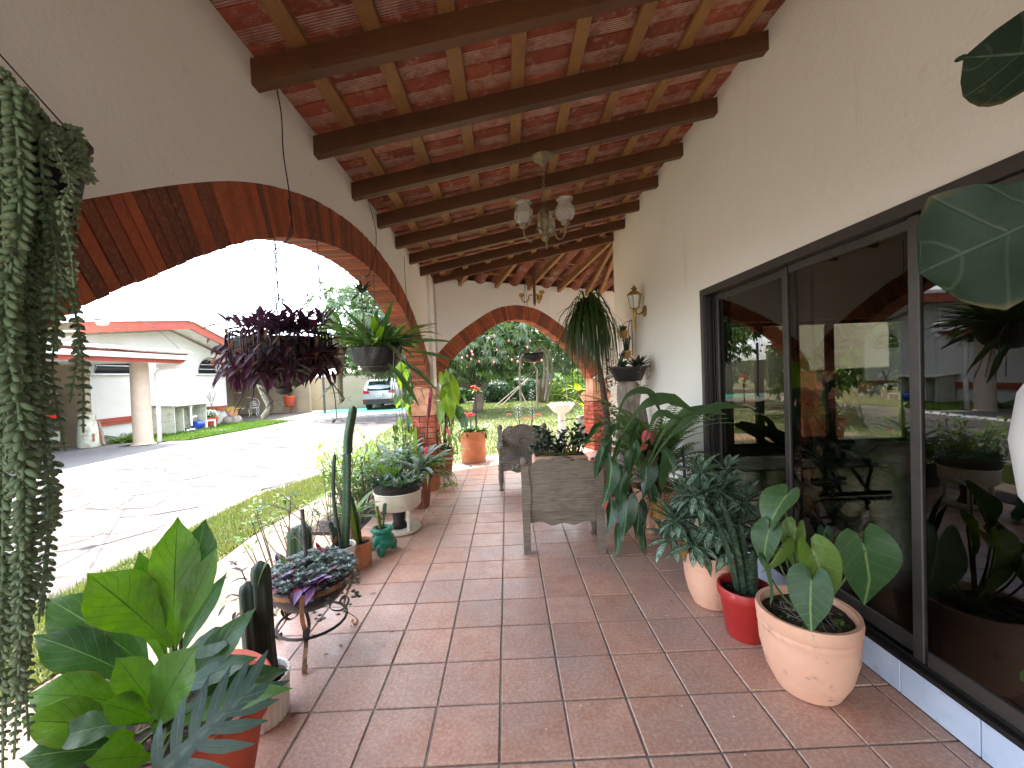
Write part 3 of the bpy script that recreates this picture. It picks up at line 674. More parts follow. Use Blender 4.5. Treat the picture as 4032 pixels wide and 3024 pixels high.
gd = MB(); gd.box((4.95, 6.55, 2.20), (3.09, .09, .06), bevel=.003); gd = gd.build('garden_door', 'aluminium_dark', hs_); bars('rail', 'aluminium_dark', [((4.95, 6.55, .27), (3.09, .09, .06))], gd)
for x in (3.44, 4.06, 5.21, 6.46): bars('stile', 'aluminium_dark', [((x, 6.552, 1.235), (.11, .08, 1.86))], gd)
for a, b in ((3.5, 4.0), (4.12, 5.15), (5.27, 6.40)): g = MB(); g.box(((a+b)/2, 6.55, 1.235), (b-a, .006, 1.85)); g.build('pane', 'clear_glass', gd)
rebase(hs_)

# ================================================================== porch roof
rf = thing('porch_roof', 'sloping porch roof of dark timber beams, pale battens and red clay tiles', 'roof', (.3, 4, 3.1))
SL = (3.62-3.03)/2.99; zb = lambda x: 3.03+(x+1.195)*SL    # underside of the beams
BEAMS = [-5.71, -5.06, -4.41, -3.76, -3.11, -2.46, -1.81, -1.16, -.51, .14, .79, 1.44, 2.09, 2.74, 3.39, 4.04, 4.69, 5.345, 5.99]
for y in BEAMS:
    mb = MB(); w2 = .032; hh = .125; a, b = -1.23, XW+.02
    mb.hexa([(a, y-w2, zb(a)), (b, y-w2, zb(b)), (b, y+w2, zb(b)), (a, y+w2, zb(a)), (a, y-w2, zb(a)+hh), (b, y-w2, zb(b)+hh), (b, y+w2, zb(b)+hh), (a, y+w2, zb(a)+hh)])
    o_ = V((.3, y, zb(.3))); me = fixn(mb.mesh('beam', 'beam_wood')); ob('beam', me, rf)
YE = 6.62
for k in range(8):
    x = -.955+.365*k; z = zb(x)+.127; mb = MB(); w2 = .041; Y0 = -6.0
    mb.hexa([(x-w2, Y0, z-w2*SL), (x+w2, Y0, z+w2*SL), (x+w2, YE, z+w2*SL), (x-w2, YE, z-w2*SL), (x-w2, Y0, z+.035-w2*SL), (x+w2, Y0, z+.035+w2*SL), (x+w2, YE, z+.035+w2*SL), (x-w2, YE, z+.035-w2*SL)])
    ob('batten', fixn(mb.mesh('batten', 'batten_wood')), rf)
tm = MB(); tm.box((0, 0, 0), (.372, .2185, .022), bevel=.004); tm = tm.mesh('roof_tile', 'roof_clay')
rest = MB(); nn = 0; asl = math.atan(SL)
for j in range(0, 27):
    y = 6.50-.2167*j
    for k in range(9):
        x = -1.137+.365*k; z = zb(x)+.178
        m = M.Translation(V((x+rnd.uniform(-.004, .004), y, z+rnd.uniform(-.002, .003)))) @ M.Rotation(-asl, 4, 'Y') @ M.Rotation(.045+rnd.uniform(-.01, .01), 4, 'X')
        ob('roof_tile', tm, rf, m)
# slab added above to block light, with the eaves past the arcade wall
mb = MB(); a, b = -2.05, 2.2
mb.hexa([(a, -6.2, zb(a)+.20), (b, -6.2, zb(b)+.20), (b, 6.75, zb(b)+.20), (a, 6.75, zb(a)+.20), (a, -6.2, zb(a)+.27), (b, -6.2, zb(b)+.27), (b, 6.75, zb(b)+.27), (a, 6.75, zb(a)+.27)])
o = mb.build('roof_deck', 'barrel_clay', rf); fixn(o.data)
# the fan of rafters over the corner
def stick(name, p, q, w, h, mat, par):
    p, q = V(p), V(q); d = (q-p).normalized(); s = d.cross(V((0, 0, 1))).normalized()*(w/2); up = V((0, 0, h))
    mb = MB(); mb.hexa([p-s, q-s, q+s, p+s, p-s+up, q-s+up, q+s+up, p+s+up]); o = mb.build(name, mat, par); fixn(o.data); return o
HA, HB = V((-1.12, 6.70, 3.075)), V((1.80, 6.62, 3.63))
stick('hip_beam', HA, HB, .065, .125, 'beam_wood', rf)
hipz = lambda x: lerp(HA.z, HB.z, (x-HA.x)/(HB.x-HA.x)); hipy = lambda x: lerp(HA.y, HB.y, (x-HA.x)/(HB.x-HA.x))
dirr = V((.577, -.817, 0))
RAF = []
for i, s in enumerate((.335, .996, 1.636, 2.276)):
    p = A2+U2*s; t = (p.y-hipy(p.x+.3))/.817*1.0
    q = p+dirr*t; q = V((min(q.x, 1.79), max(q.y, 6.64), hipz(min(q.x, 1.79))+.0)); RAF.append((V((p.x, p.y, 3.052)), q))
RAF += [(V((1.58, 8.016, 3.02)), V((1.83, 6.66, 3.60))), (V((1.86, 8.13, 3.02)), V((1.92, 6.68, 3.60)))]
for p, q in RAF:
    d = (q-p); d.z = 0; d.normalize(); sl = (q.z-p.z)/max((V((q.x, q.y, 0))-V((p.x, p.y, 0))).length, .1)
    e = p-d*.12; e.z = p.z-sl*.12; stick('rafter', p+N2*.06, q, .06, .10, 'rafter_wood', rf)
# plane over the fan
n_pl = None
p0, p1, p2 = V((-1.05, 6.75, 3.155)), V((2.1, 8.27, 3.155)), V((1.80, 6.62, 3.735))
nrm = (p1-p0).cross(p2-p0).normalized(); fz = lambda x, y: p0.z-((x-p0.x)*nrm.x+(y-p0.y)*nrm.y)/nrm.z
def clipline(dist):   # batten parallel to the far wall at a distance inwards from it
    a = A2+N2*dist; pts = []
    for s in (-.6, 4.6): q = a+U2*s; pts.append(V((q.x, q.y, fz(q.x, q.y))))
    return pts
for d in (.22, .62, 1.0):
    a, b = clipline(d); n = 40; seg = [a.lerp(b, i/n) for i in range(n+1)]; seg = [q for q in seg if q.y > hipy(q.x)+.02 and q.z > 3.0]
    if len(seg) > 2: stick('batten', seg[0], seg[-1], .05, .035, 'batten_wood', rf)
bt = MB(); N_ = 7; vs = []
for y in (-.21, .21):
    for k in range(N_+1): a_ = PI*k/N_; vs.append((-math.cos(a_)*.095*(1.06 if y < 0 else .94), y, math.sin(a_)*.07))
bt.add(vs, [(k, k+1, N_+2+k, N_+1+k) for k in range(N_)])
vs = [(-v[0]*.0+v[0]*1.12, v[1], v[2]*1.12) for v in vs]; bt.add(vs, [(N_+1+k, N_+2+k, k+1, k) for k in range(N_)]); bt = bt.mesh('barrel_tile', 'barrel_clay', True)
ax = -N2; up_ = nrm
for i in range(-2, 30):
    for j in range(0, 4):
        q = A2+U2*(i*.165-.1)+N2*(.05+j*.36); x, y = q.x, q.y
        if y < hipy(x)+.02 or x > 4.6: continue
        if x > XW-.02 and y < 6.7: continue
        dd = V((-N2.x, -N2.y, 0)); pz = fz(x, y)+.055; d3 = V((-N2.x, -N2.y, fz(x-N2.x, y-N2.y)-fz(x, y)))
        ob('barrel_tile', bt, rf, frame((x, y, pz), d3, nrm if i % 2 else -nrm))
mb = MB(); q = [(-2.0, 6.0), (-1.7, 7.35), (2.4, 9.25), (6.5, 9.35), (6.5, 6.7), (1.6, 6.5)]
mb.add([(x, y, (fz(x, y) if x < 3 else 3.3)+.14) for x, y in q]+[(x, y, (fz(x, y) if x < 3 else 3.3)+.20) for x, y in q], [(0, 1, 2, 5), (2, 3, 4, 5), (6, 11, 8, 7), (8, 11, 10, 9)]+[(i, i+6, (i+1) % 6+6, (i+1) % 6) for i in range(6)])
o = mb.build('roof_deck', 'barrel_clay', rf); fixn(o.data)
# unseen slab over the house, added so that no light leaks in
mb = MB(); mb.box((5.2, 2.2, 3.95), (7.0, 9.2, .08)); mb.build('roof_deck', 'barrel_clay', rf)
rebase(rf)
# ================================================================== across the drive
H_ = (200, 1200, .36166); G_ = (850, 1150, .36166); C4 = (0, 950, .63291); C5 = (1300, 950, .63291)
def px(c, x, y): return ((c[0]+x*c[2])/OV, (c[1]+y*c[2])/OV)
def on(c, x, y, ax, v): return at(*px(c, x, y), ax, v)
nh = thing('neighbour_house', 'white gabled house with red fascia and half-round windows across the drive', 'house', (-12.4, 15.3, GZ))
XN = -12.4
prof = [(12.35, 3.20), (15.38, 3.64), (18.25, 2.78)]
zr = lambda y: interp(prof, y)
def wallcol(mb, ys, hole):
    pass
mb = MB()
WIN = [(13.35, .83), (17.28, .62)]     # centre, half width; sill at 2.06
ys = sorted(set([12.35, 15.38, 18.25]+[c+s*r*k/8 for c, r in WIN for s in (-1, 1) for k in range(9)]))
hole = lambda y: next((math.sqrt(max(0, r*r-(y-c)**2))*.98 for c, r in WIN if abs(y-c) <= r+1e-6), 0)
for a, b in zip(ys, ys[1:]):
    mid = (a+b)/2; inw = any(abs(mid-c) < r for c, r in WIN)
    mb.add([(XN, a, GZ), (XN, b, GZ), (XN, b, 2.06), (XN, a, 2.06)], [(0, 1, 2, 3)])
    ha, hb_ = (2.06+(hole(a) if inw else 0), 2.06+(hole(b) if inw else 0))
    mb.add([(XN, a, ha), (XN, b, hb_), (XN, b, zr(b)), (XN, a, zr(a))], [(0, 1, 2, 3)])
    if inw: mb.add([(XN, a, ha), (XN, b, hb_), (XN-.18, b, hb_), (XN-.18, a, ha)], [(3, 2, 1, 0)]); mb.add([(XN, a, 2.06), (XN, b, 2.06), (XN-.18, b, 2.06), (XN-.18, a, 2.06)], [(0, 1, 2, 3)])
mb.add([(XN, 18.25, GZ), (XN-3, 18.25, GZ), (XN-3, 18.25, 2.78), (XN, 18.25, 2.78)], [(0, 1, 2, 3)])
mb.add([(XN, 12.35, GZ), (XN-5, 12.35, GZ), (XN-5, 12.35, 3.2), (XN, 12.35, 3.2)], [(3, 2, 1, 0)])
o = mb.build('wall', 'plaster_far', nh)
for c, r in WIN:
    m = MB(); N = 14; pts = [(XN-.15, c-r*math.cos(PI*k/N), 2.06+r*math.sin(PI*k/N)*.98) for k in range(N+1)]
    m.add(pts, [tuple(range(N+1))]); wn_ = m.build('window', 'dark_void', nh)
    f = MB(); f.tube([(XN+.035, c-r*1.05*math.cos(PI*k/N), 2.07+r*1.05*math.sin(PI*k/N)) for k in range(N+1)], .014, 6); f.build('frame', 'grey_wire', wn_)
    for k in (.28, .58): f = MB(); hw = r*math.sqrt(1-k*k); f.tube([(XN+.035, c-hw, 2.07+k*r), (XN+.035, c+hw, 2.07+k*r)], .012, 5); f.build('bar', 'white_paint', wn_)
    for k in (.12, .34, .56, .78): f = MB(); hw = r*math.sqrt(1-k*k)*.97; f.box((XN-.10, c, 2.06+k*r), (.05, 2*hw, .02), M.Rotation(.5, 3, 'Y')); f.build('louvre', 'aluminium_dark', wn_)
    f = MB(); f.box((XN+.03, c, 2.035), (.10, r*2.5, .035)); f.build('sill', 'white_paint', wn_)
for k, (zz, t_) in enumerate(((.50, .09), (.58, .06), (.645, .05))):
    m = MB(); m.box((XN+.03+.015*(k == 1), 15.3, zz), (.06, 5.88, t_)); m.build('band', 'red_paint', nh)
fp = [(11.4, 3.14), (15.38, 3.69), (19.3, 2.58)]
for a, b in zip(fp, fp[1:]):
    m = MB(); m.hexa([(-11.64, a[0], a[1]), (-11.70, a[0], a[1]), (-11.70, b[0], b[1]), (-11.64, b[0], b[1]), (-11.64, a[0], a[1]+.30), (-11.70, a[0], a[1]+.30), (-11.70, b[0], b[1]+.30), (-11.64, b[0], b[1]+.30)]); o = m.build('fascia', 'red_paint', nh); fixn(o.data)
    m = MB(); m.hexa([(-11.705, a[0], a[1]+.03), (-12.45, a[0], a[1]+.06), (-12.45, b[0], b[1]+.06), (-11.705, b[0], b[1]+.03), (-11.705, a[0], a[1]+.07), (-12.45, a[0], a[1]+.10), (-12.45, b[0], b[1]+.10), (-11.705, b[0], b[1]+.07)]); o = m.build('soffit', 'white_paint', nh); fixn(o.data)
    m = MB(); m.hexa([(-11.60, a[0], a[1]+.302), (-19, a[0], a[1]+.302), (-19, b[0], b[1]+.302), (-11.60, b[0], b[1]+.302), (-11.60, a[0], a[1]+.38), (-19, a[0], a[1]+.38), (-19, b[0], b[1]+.38), (-11.60, b[0], b[1]+.38)]); o = m.build('roof', 'white_tile_roof', nh); fixn(o.data)
n_ = 20
for k in range(n_):   # ridge tiles
    m = MB(); m.tube([(-11.58-k*.36, 15.38, 4.05), (-11.96-k*.36, 15.38, 4.055)], [.115, .10], 8); m.build('ridge_tile', 'white_tile_roof', nh)
# recessed wing beyond
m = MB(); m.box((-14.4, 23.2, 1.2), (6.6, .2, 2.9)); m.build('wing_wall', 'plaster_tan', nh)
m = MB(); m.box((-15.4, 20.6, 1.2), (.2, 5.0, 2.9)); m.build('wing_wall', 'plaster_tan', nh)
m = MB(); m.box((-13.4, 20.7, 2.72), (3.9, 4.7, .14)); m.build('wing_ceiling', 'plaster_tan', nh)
m = MB(); m.box((-11.43, 20.7, 2.62), (.10, 4.9, .34)); m.build('wing_fascia', 'red_paint', nh)
m = MB(); m.box((-13.3, 20.7, 2.90), (4.2, 5.1, .10), M.Rotation(.05, 3, 'Y')); m.build('wing_roof', 'white_tile_roof', nh)
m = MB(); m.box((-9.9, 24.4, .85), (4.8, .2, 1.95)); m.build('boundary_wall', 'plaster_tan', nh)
for p in ((-9.75, 21.9), (-12.6, 21.8)):
    m = MB(); m.tube([(p[0], p[1], GZ), (p[0], p[1], 2.75)], .06, 10); m.build('post', 'grey_wire', nh)
rebase(nh)

cp = thing('carport', 'open carport with a round stone column and white barrel tile roof', 'carport', (-10.7, 12.1, GZ))
m = MB(); m.lathe([(.30, 0), (.30, .05), (.26, .06), (.235, .10), (.228, .14), (.222, 1.2), (.212, 2.42)], 28, (-10.69, 12.08, GZ)); m.build('column', 'column_stone', cp, 40)
m = MB(); m.box((-10.69, 12.08, GZ+.02), (.85, .75, .06)); m.build('column_base', 'slab', cp)
m = MB(); m.box((-9.62, 7.6, 2.425), (.13, 10.0, .125), bevel=.01); m.build('gutter', 'white_paint', cp)
m = MB(); m.box((-9.72, 7.6, 2.31), (.06, 9.9, .11)); m.build('fascia', 'red_paint', cp)
m = MB(); m.box((-9.66, 7.6, 2.515), (.05, 9.9, .05)); m.build('fascia', 'red_paint', cp)
m = MB(); m.box((-10.05, 12.42, 2.215), (.80, .08, .13)); m.build('end_beam', 'white_paint', cp)
m = MB(); m.box((-13.2, 7.6, 2.36), (6.8, 9.8, .06)); m.build('ceiling', 'white_paint', cp)
m = MB(); m.tube([(-9.64, 12.52, 2.37), (-9.68, 12.5, 2.22), (-9.78, 12.48, 2.14), (-10.28, 12.42, 2.12), (-10.38, 12.4, 2.08), (-10.40, 12.32, 1.98), (-10.40, 12.30, GZ)], .055, 10); m.build('downpipe', 'white_paint', cp, True)
for k in range(47):
    y = 2.75+.212*k; m = MB(); N = 6; vs = []
    for (x, z) in ((-9.50, 2.555), (-16.5, 3.25)):
        for i in range(N+1): a_ = PI*i/N; vs.append((x, y-math.cos(a_)*.105, z+math.sin(a_)*.075))
    m.add(vs, [(i, N+1+i, N+2+i, i+1) for i in range(N)]+[tuple(range(N+1))]); m.build('tile_row', 'white_tile_roof', cp, 40)
m = MB(); m.hexa([(-9.55, 2.65, 2.545), (-16.5, 2.65, 3.24), (-16.5, 12.62, 3.24), (-9.55, 12.62, 2.545), (-9.55, 2.65, 2.56), (-16.5, 2.65, 3.255), (-16.5, 12.62, 3.255), (-9.55, 12.62, 2.56)]); o = m.build('roof_deck', 'white_tile_roof', cp); fixn(o.data)
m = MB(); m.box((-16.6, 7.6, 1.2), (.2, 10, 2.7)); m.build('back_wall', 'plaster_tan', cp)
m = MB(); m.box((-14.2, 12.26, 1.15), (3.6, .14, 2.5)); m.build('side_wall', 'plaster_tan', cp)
m = MB(); m.box((-12.36, 12.28, .35), (.16, .16, .95)); m.build('low_pier', 'column_stone', cp)
rebase(cp)

# -------------------------------------------------- cars
basic('car_silver', srgb(186, 188, 190), srgb(180, 182, 185), 2, .25, metal=.4); basic('car_black', srgb(44, 46, 50), srgb(38, 40, 44), 2, .25, metal=.3)
basic('car_trim', srgb(30, 31, 33), srgb(24, 25, 27), 20, .55); basic('tyre', srgb(26, 26, 27), srgb(20, 20, 21), 30, .85); basic('chrome', srgb(200, 202, 206), srgb(180, 184, 190), 10, .18, metal=.9)
basic('red_lens', srgb(176, 26, 26), srgb(150, 20, 22), 10, .2); basic('plate', srgb(214, 216, 222), srgb(200, 204, 212), 30, .4); basic('plate_ink', srgb(40, 44, 70), None, 9, .5); basic('rim', srgb(150, 153, 158), srgb(120, 122, 126), 9, .3, metal=.7)
def make_car(name, label, loc, rotz, paint, glass, chrome=False):
    t = thing(name, label, 'car', loc, rotz)      # rear at y = 0, nose towards +y
    #  y,   half width low, half width belt, z low, z belt, roof half width, roof z
    S = [(0.00, .78, .80, .42, .98, .62, 1.08), (.06, .86, .87, .36, 1.00, .66, 1.30), (.22, .90, .90, .34, 1.02, .68, 1.58), (.55, .91, .915, .32, 1.02, .69, 1.66), (1.5, .915, .92, .30, 1.01, .70, 1.70), (2.4, .915, .92, .30, .99, .68, 1.66), (3.0, .91, .91, .30, .97, .66, 1.45), (3.45, .90, .90, .31, .96, .70, 1.06), (4.1, .87, .86, .33, .90, .70, .95), (4.45, .78, .76, .40, .78, .60, .80)]
    vs = []
    for (y, wl, wb, zl, zb_, wr, zr_) in S:
        h = [(wl*.92, zl), (wl, zl+.12), (wb*1.01, (zl+zb_)/2+.05), (wb, zb_), (lerp(wb, wr, .55), lerp(zb_, zr_, .6)), (wr, zr_-.05), (wr*.85, zr_), (0, zr_+.015)]
        ring = [(x, y, z) for x, z in h]+[(-x, y, z) for x, z in h[-2::-1]]; vs += ring
    n = 15; fs = [(i*n+k, i*n+k+1, (i+1)*n+k+1, (i+1)*n+k) for i in range(len(S)-1) for k in range(n-1)]+[(i*n+n-1, i*n, (i+1)*n, (i+1)*n+n-1) for i in range(len(S)-1)]
    fs += [tuple(range(n-1, -1, -1)), tuple((len(S)-1)*n+k for k in range(n))]
    mb = MB(); mb.add(vs, fs); b = mb.build('body', paint, t, 35); fixn(b.data)
    def quad(nm, mat, q, par=t, off=(0, 0, 0)): m = MB(); m.add([V(p)+V(off) for p in q]+[V(p)+V(off)+V((0, .02, 0)) for p in q], [(0, 1, 2, 3), (0, 4, 5, 1), (1, 5, 6, 2), (2, 6, 7, 3), (3, 7, 4, 0)]); o = m.build(nm, mat, par); fixn(o.data); return o
    rw = quad('rear_window', glass, [(-.64, -.004, 1.06), (.64, -.004, 1.06), (.56, .165, 1.54), (-.56, .165, 1.54)], off=(0, -.012, 0))
    w_ = MB(); w_.tube([(.05, -.02, 1.09), (-.25, -.005, 1.11), (-.45, .0, 1.13)], .008, 5); w_.build('wiper', 'car_trim', rw)
    sp_ = MB(); sp_.box((0, .12, 1.60), (1.24, .24, .035), bevel=.01); sp_.build('spoiler', paint, t)
    for s in (-1, 1):
        l = quad('tail_light', 'red_lens', [(s*.84, .015, .90), (s*.50, -.02, .93), (s*.52, -.02, 1.03), (s*.84, .03, 1.10)], off=(0, -.02, 0))
        quad('side_window', glass, [(s*.885, .62, 1.07), (s*.885, 2.95, 1.05), (s*.74, 2.55, 1.56), (s*.735, .75, 1.57)], off=(s*.006, 0, 0))
        r_ = quad('reflector', 'red_lens', [(s*.78, -.035, .50), (s*.58, -.045, .50), (s*.58, -.045, .55), (s*.78, -.035, .55)], off=(0, -.02, 0))
        m = MB(); m.box((s*.60, .3, 1.735), (.05, 2.2, .03), bevel=.008); m.build('roof_rail', 'car_trim', t) if not chrome else m.build('roof_rail', 'chrome', t)
        m = MB(); m.box((s*.98, 2.75, 1.08), (.16, .10, .12), bevel=.03); m.build('mirror', paint, t)
    m = MB(); m.hexa([(-.84, -.06, .34), (.84, -.06, .34), (.88, .12, .34), (-.88, .12, .34), (-.86, -.05, .60), (.86, -.05, .60), (.90, .12, .60), (-.90, .12, .60)]); bp_ = m.build('bumper', 'chrome' if chrome else 'car_trim', t); fixn(bp_.data)
    p = MB(); p.box((0, -.035, .80), (.34, .015, .15)); p = p.build('licence_plate', 'plate', t)
    for k in range(6): m = MB(); m.box((-.115+k*.046, -.045, .80), (.022, .006, .06)); m.build('character', 'plate_ink', p)
    m = MB(); m.lathe([(.05, 0), (.055, .006), (.035, .008)], 14, (0, 0, 0)); m.build('emblem', 'chrome', t, loc=M.Translation(V((0, -.018, .95))) @ M.Rotation(PI/2, 4, 'X'))
    m = MB(); m.box((0, -.02, .885), (.5, .02, .025)); m.build('handle_bar', 'chrome', t)
    for y in (.85, 3.55):
        for s in (-1, 1):
            m = MB(); m.lathe([(.20, -.10), (.32, -.11), (.35, -.08), (.355, 0), (.35, .08), (.32, .11), (.20, .10)], 24); wl = m.build('wheel', 'tyre', t, 40, loc=M.Translation(V((s*.80, y, .355))) @ M.Rotation(PI/2, 4, 'Y'))
            m = MB(); m.lathe([(.21, -.085), (.19, -.06), (.05, -.075), (.0, -.08)], 20); m.lathe([(.21, .085), (.19, .06), (.05, .075), (.0, .08)], 20); m.build('rim', 'rim', wl)
    return t
make_car('parked_car', 'silver SUV with a green reflection coloured into its rear window parked beyond the hanging baskets', (-7.0, 22.4, GZ), R(2), 'car_silver', 'green_reflection_glass')
make_car('parked_car', 'dark SUV with chrome bumper parked under the carport', (-11.75, 9.9, GZ+.05), R(86), 'car_black', 'car_glass', True)
basic('green_mat', srgb(34, 118, 92), srgb(28, 100, 80), 12, .85, .2, 80)
struct(sheet('green_matting', [(-10.2, 21.4), (-5.6, 20.9), (-5.4, 24.2), (-10.0, 24.6)], GZ+.022, 'green_mat', .012))

# -------------------------------------------------- small things by the neighbour's wall
basic('terracotta', srgb(200, 136, 96), srgb(184, 116, 78), 6, .8, .15, 60, srgb(206, 150, 118), 5); basic('terracotta_red', srgb(190, 84, 54), srgb(174, 72, 46), 6, .75, .1, 60)
basic('terracotta_pale', srgb(222, 172, 142), srgb(210, 156, 126), 5, .8, .12, 70, srgb(150, 120, 104), 14, g0=.60, g1=.72)
basic('terracotta_brown', srgb(150, 84, 60), srgb(130, 70, 50), 6, .8, .2, 60, srgb(96, 62, 48), 7)
basic('pvc_white', srgb(236, 236, 234), srgb(224, 224, 222), 9, .4); basic('pump_blue', srgb(36, 70, 168), srgb(28, 58, 146), 9, .4); basic('stone_grey', srgb(150, 140, 128), srgb(110, 100, 90), 9, .9, .6, 30, srgb(70, 66, 58), 6)
basic('shed_sheet', srgb(206, 208, 190), srgb(190, 192, 176), 5, .6, .1, 30, srgb(150, 146, 124), 6)
leafmat('fern_green', srgb(82, 118, 52), srgb(116, 148, 70), None, .5, .4); leafmat('lime_fern', srgb(150, 170, 60), srgb(178, 186, 84), None, .5, .45); leafmat('dark_green', srgb(36, 64, 34), srgb(58, 88, 46), None, .5, .3)
leafmat('flower_white', srgb(236, 236, 232), srgb(222, 224, 216), None, .6, .3); leafmat('flower_pink', srgb(232, 84, 104), srgb(240, 116, 130), None, .4, .35); leafmat('flower_red', srgb(206, 44, 44), srgb(222, 70, 64), None, .5, .3)
POTS = {  # profiles (radius, height) for a unit pot: outer then inner
 'std': [(.70, 0), (.74, .02), (.98, .80), (1.0, .82), (1.07, .83), (1.08, .98), (1.05, 1.0), (.95, .99), (.92, .86)],
 'cyl': [(.90, 0), (.94, .02), (1.0, .9), (1.04, .93), (1.04, 1.0), (.95, .99), (.93, .86)],
 'belly': [(.52, 0), (.66, .03), (.86, .25), (.98, .52), (1.0, .68), (.985, .74), (1.02, .77), (1.02, .80), (.99, .82), (1.03, .86), (1.05, .95), (1.03, 1.0), (.94, .995), (.91, .90)],
 'bowl': [(.55, 0), (.60, .02), (.80, .4), (.93, .85), (.98, .92), (1.02, .94), (1.02, 1.0), (.94, .99), (.90, .8)],
}
def potmesh(par, kind, r, h, mat, loc=(0, 0, 0), n=36, lobes=0, lamp=0, soil=True, name='pot'):
    m = MB(); m.lathe([(a*r, b*h) for a, b in POTS[kind]], n, loc, lobes=lobes, lamp=lamp); o = m.build(name, mat, par, 40)
    if soil:
        ri, zi = POTS[kind][-1]; g = MB(); N = 20; vs = [(loc[0], loc[1], loc[2]+zi*h+.012)]
        for q in (.5, 1):
            for k in range(N): a_ = 2*PI*k/N; vs.append((loc[0]+math.cos(a_)*ri*r*q, loc[1]+math.sin(a_)*ri*r*q, loc[2]+zi*h+rnd.uniform(-.008, .012)))
        g.add(vs, [(0, 1+k, 1+(k+1) % N) for k in range(N)]+[(1+k, 1+N+k, 1+N+(k+1) % N, 1+(k+1) % N) for k in range(N)]); g.build('soil', 'soil', par)
    return o
def fern(par, c, n, L, W, mat, bend=1.2, up=.7, pairs=16, name='frond', spread=1.0, seed=0):
    protos = []
    for k in range(3): m = MB(); frond(m, L*(.8+.2*k), W, bend*(.8+.2*k), pairs); protos.append(m.mesh(name, mat))
    for i in range(n):
        a = 2*PI*i/n+rnd.uniform(-.3, .3); u = rnd.uniform(up*.5, up*1.4)
        d = V((math.cos(a)*spread, math.sin(a)*spread, u)); ob(name, protos[i % 3], par, frame((c[0]+rnd.uniform(-.02, .02), c[1]+rnd.uniform(-.02, .02), c[2]), d, (0, 0, 1), rnd.uniform(.75, 1.1)))
def onG(c, x, y): return on(c, x, y, 'z', GZ+.03)
# fern clump in the bed
t = thing('fern_clump', 'bushy green fern growing at the foot of the carport column', 'fern', (-11.9, 12.75, GZ)); fern(t, (0, 0, 0), 26, .95, .26, 'fern_green', 1.0, .9)
t = thing('fern_clump', 'lighter fern against the red band between fern clump and carport column', 'fern', (-12.0, 13.6, GZ)); fern(t, (0, 0, 0), 18, .75, .24, 'lime_fern', 1.1, .7)
# pump shelter
sh = thing('pump_shelter', 'low white sheet metal shelter around the water pump', 'shelter', (-11.9, 15.1, GZ))
for nm, c, s, r_ in (('side_panel', (-.05, -.75, .5), (.75, .03, 1.0), None), ('side_panel', (-.05, .75, .5), (.75, .03, 1.0), None), ('back_panel', (-.42, 0, .5), (.03, 1.46, 1.0), None), ('top_sheet', (0, 0, 1.05), (.95, 1.75, .03), M.Rotation(.06, 3, 'Y')), ('inner_panel', (.05, -.33, .46), (.5, .03, .9), None)):
    m = MB(); m.box(c, s, r_); m.build(nm, 'shed_sheet', sh)
pu = thing('water_pump', 'blue water pump with white pipes inside the sheet metal shelter', 'pump', (-11.55, 15.35, GZ))
m = MB(); m.tube([(0, -.16, .25), (0, .16, .25)], .15, 16); m.build('motor', 'pump_blue', pu, 40); m = MB(); m.tube([(0, .16, .25), (0, .24, .25)], [.11, .07], 12); m.build('pump_head', 'car_trim', pu)
for pts in ([(0, -.3, .25), (0, -.3, .85), (0, -.3, .95)], [(0, -.55, .1), (0, -.3, .12), (0, -.1, .1)], [(0, -.3, .55), (0, -.05, .57)], [(.1, .3, .1), (.1, .3, .35), (.1, .75, .33), (.1, .75, .05)]):
    m = MB(); m.tube(pts, .035, 8); m.build('pipe', 'pvc_white', pu)
m = MB(); m.lathe([(.06, 0), (.07, .04), (.02, .06)], 10, (0, -.3, .93)); m.build('gauge', 'pvc_white', pu)
m = MB(); m.box((0, 0, .05), (.35, .8, .08)); m.build('base', 'stone_grey', pu)
m = MB(); m.box((0, 0, .012), (.8, .8, .03), bevel=.005); o = m.build('manhole_cover', 'slab', None, loc=(-10.6, 15.0, GZ+.035)); tag(o, 'square concrete cover set in the grass strip', 'manhole cover')
# potted plants along the wall
t = thing('potted_flowers', 'red pot of small white flowers beside the pump shelter', 'potted plant', (-11.9, 16.45, GZ)); potmesh(t, 'std', .28, .42, 'terracotta_red')
m = MB()
for i in range(260): a = rnd.uniform(0, 6.3); q = rnd.uniform(0, .3); leaf(m, .09, .05, 'oval', .3, .1, 0, 2, 0, frame((math.cos(a)*q, math.sin(a)*q, .42+rnd.uniform(0, .22)), wav((math.cos(a), math.sin(a), .4), .6)), nc=2)
stuff(m.build('foliage', 'fern_green', t)); m = MB()
for i in range(90): a = rnd.uniform(0, 6.3); q = rnd.uniform(0, .32); m.ball((math.cos(a)*q, math.sin(a)*q, .5+rnd.uniform(0, .2)), .028, 5, 4)
stuff(m.build('blossom', 'flower_white', t))
t = thing('potted_fern', 'lime green fern in a terracotta pot raised on a round stone', 'potted plant', (-11.6, 17.35, GZ)); m = MB(); m.lathe([(.25, 0), (.34, .08), (.36, .2), (.30, .34), (.2, .38)], 16, cap=(True, True)); m.build('stone_base', 'stone_grey', t, True); potmesh(t, 'bowl', .26, .30, 'terracotta', (0, 0, .38)); fern(t, (0, 0, .64), 18, .55, .16, 'lime_fern', 1.3, .7)
t = thing('wall_trough', 'brown ledge pot with a dry twiggy plant against the white wall', 'potted plant', (-12.15, 16.95, .5)); potmesh(t, 'bowl', .22, .2, 'terracotta_brown', (0, 0, 0))
m = MB()
for k in range(9): a = rnd.uniform(0, 6.3); m.tube(spline([(0, 0, .15), (math.cos(a)*.06, math.sin(a)*.06, .4), (math.cos(a)*.18, math.sin(a)*.18, .72+rnd.uniform(-.15, .1))], 6), .006, 4)
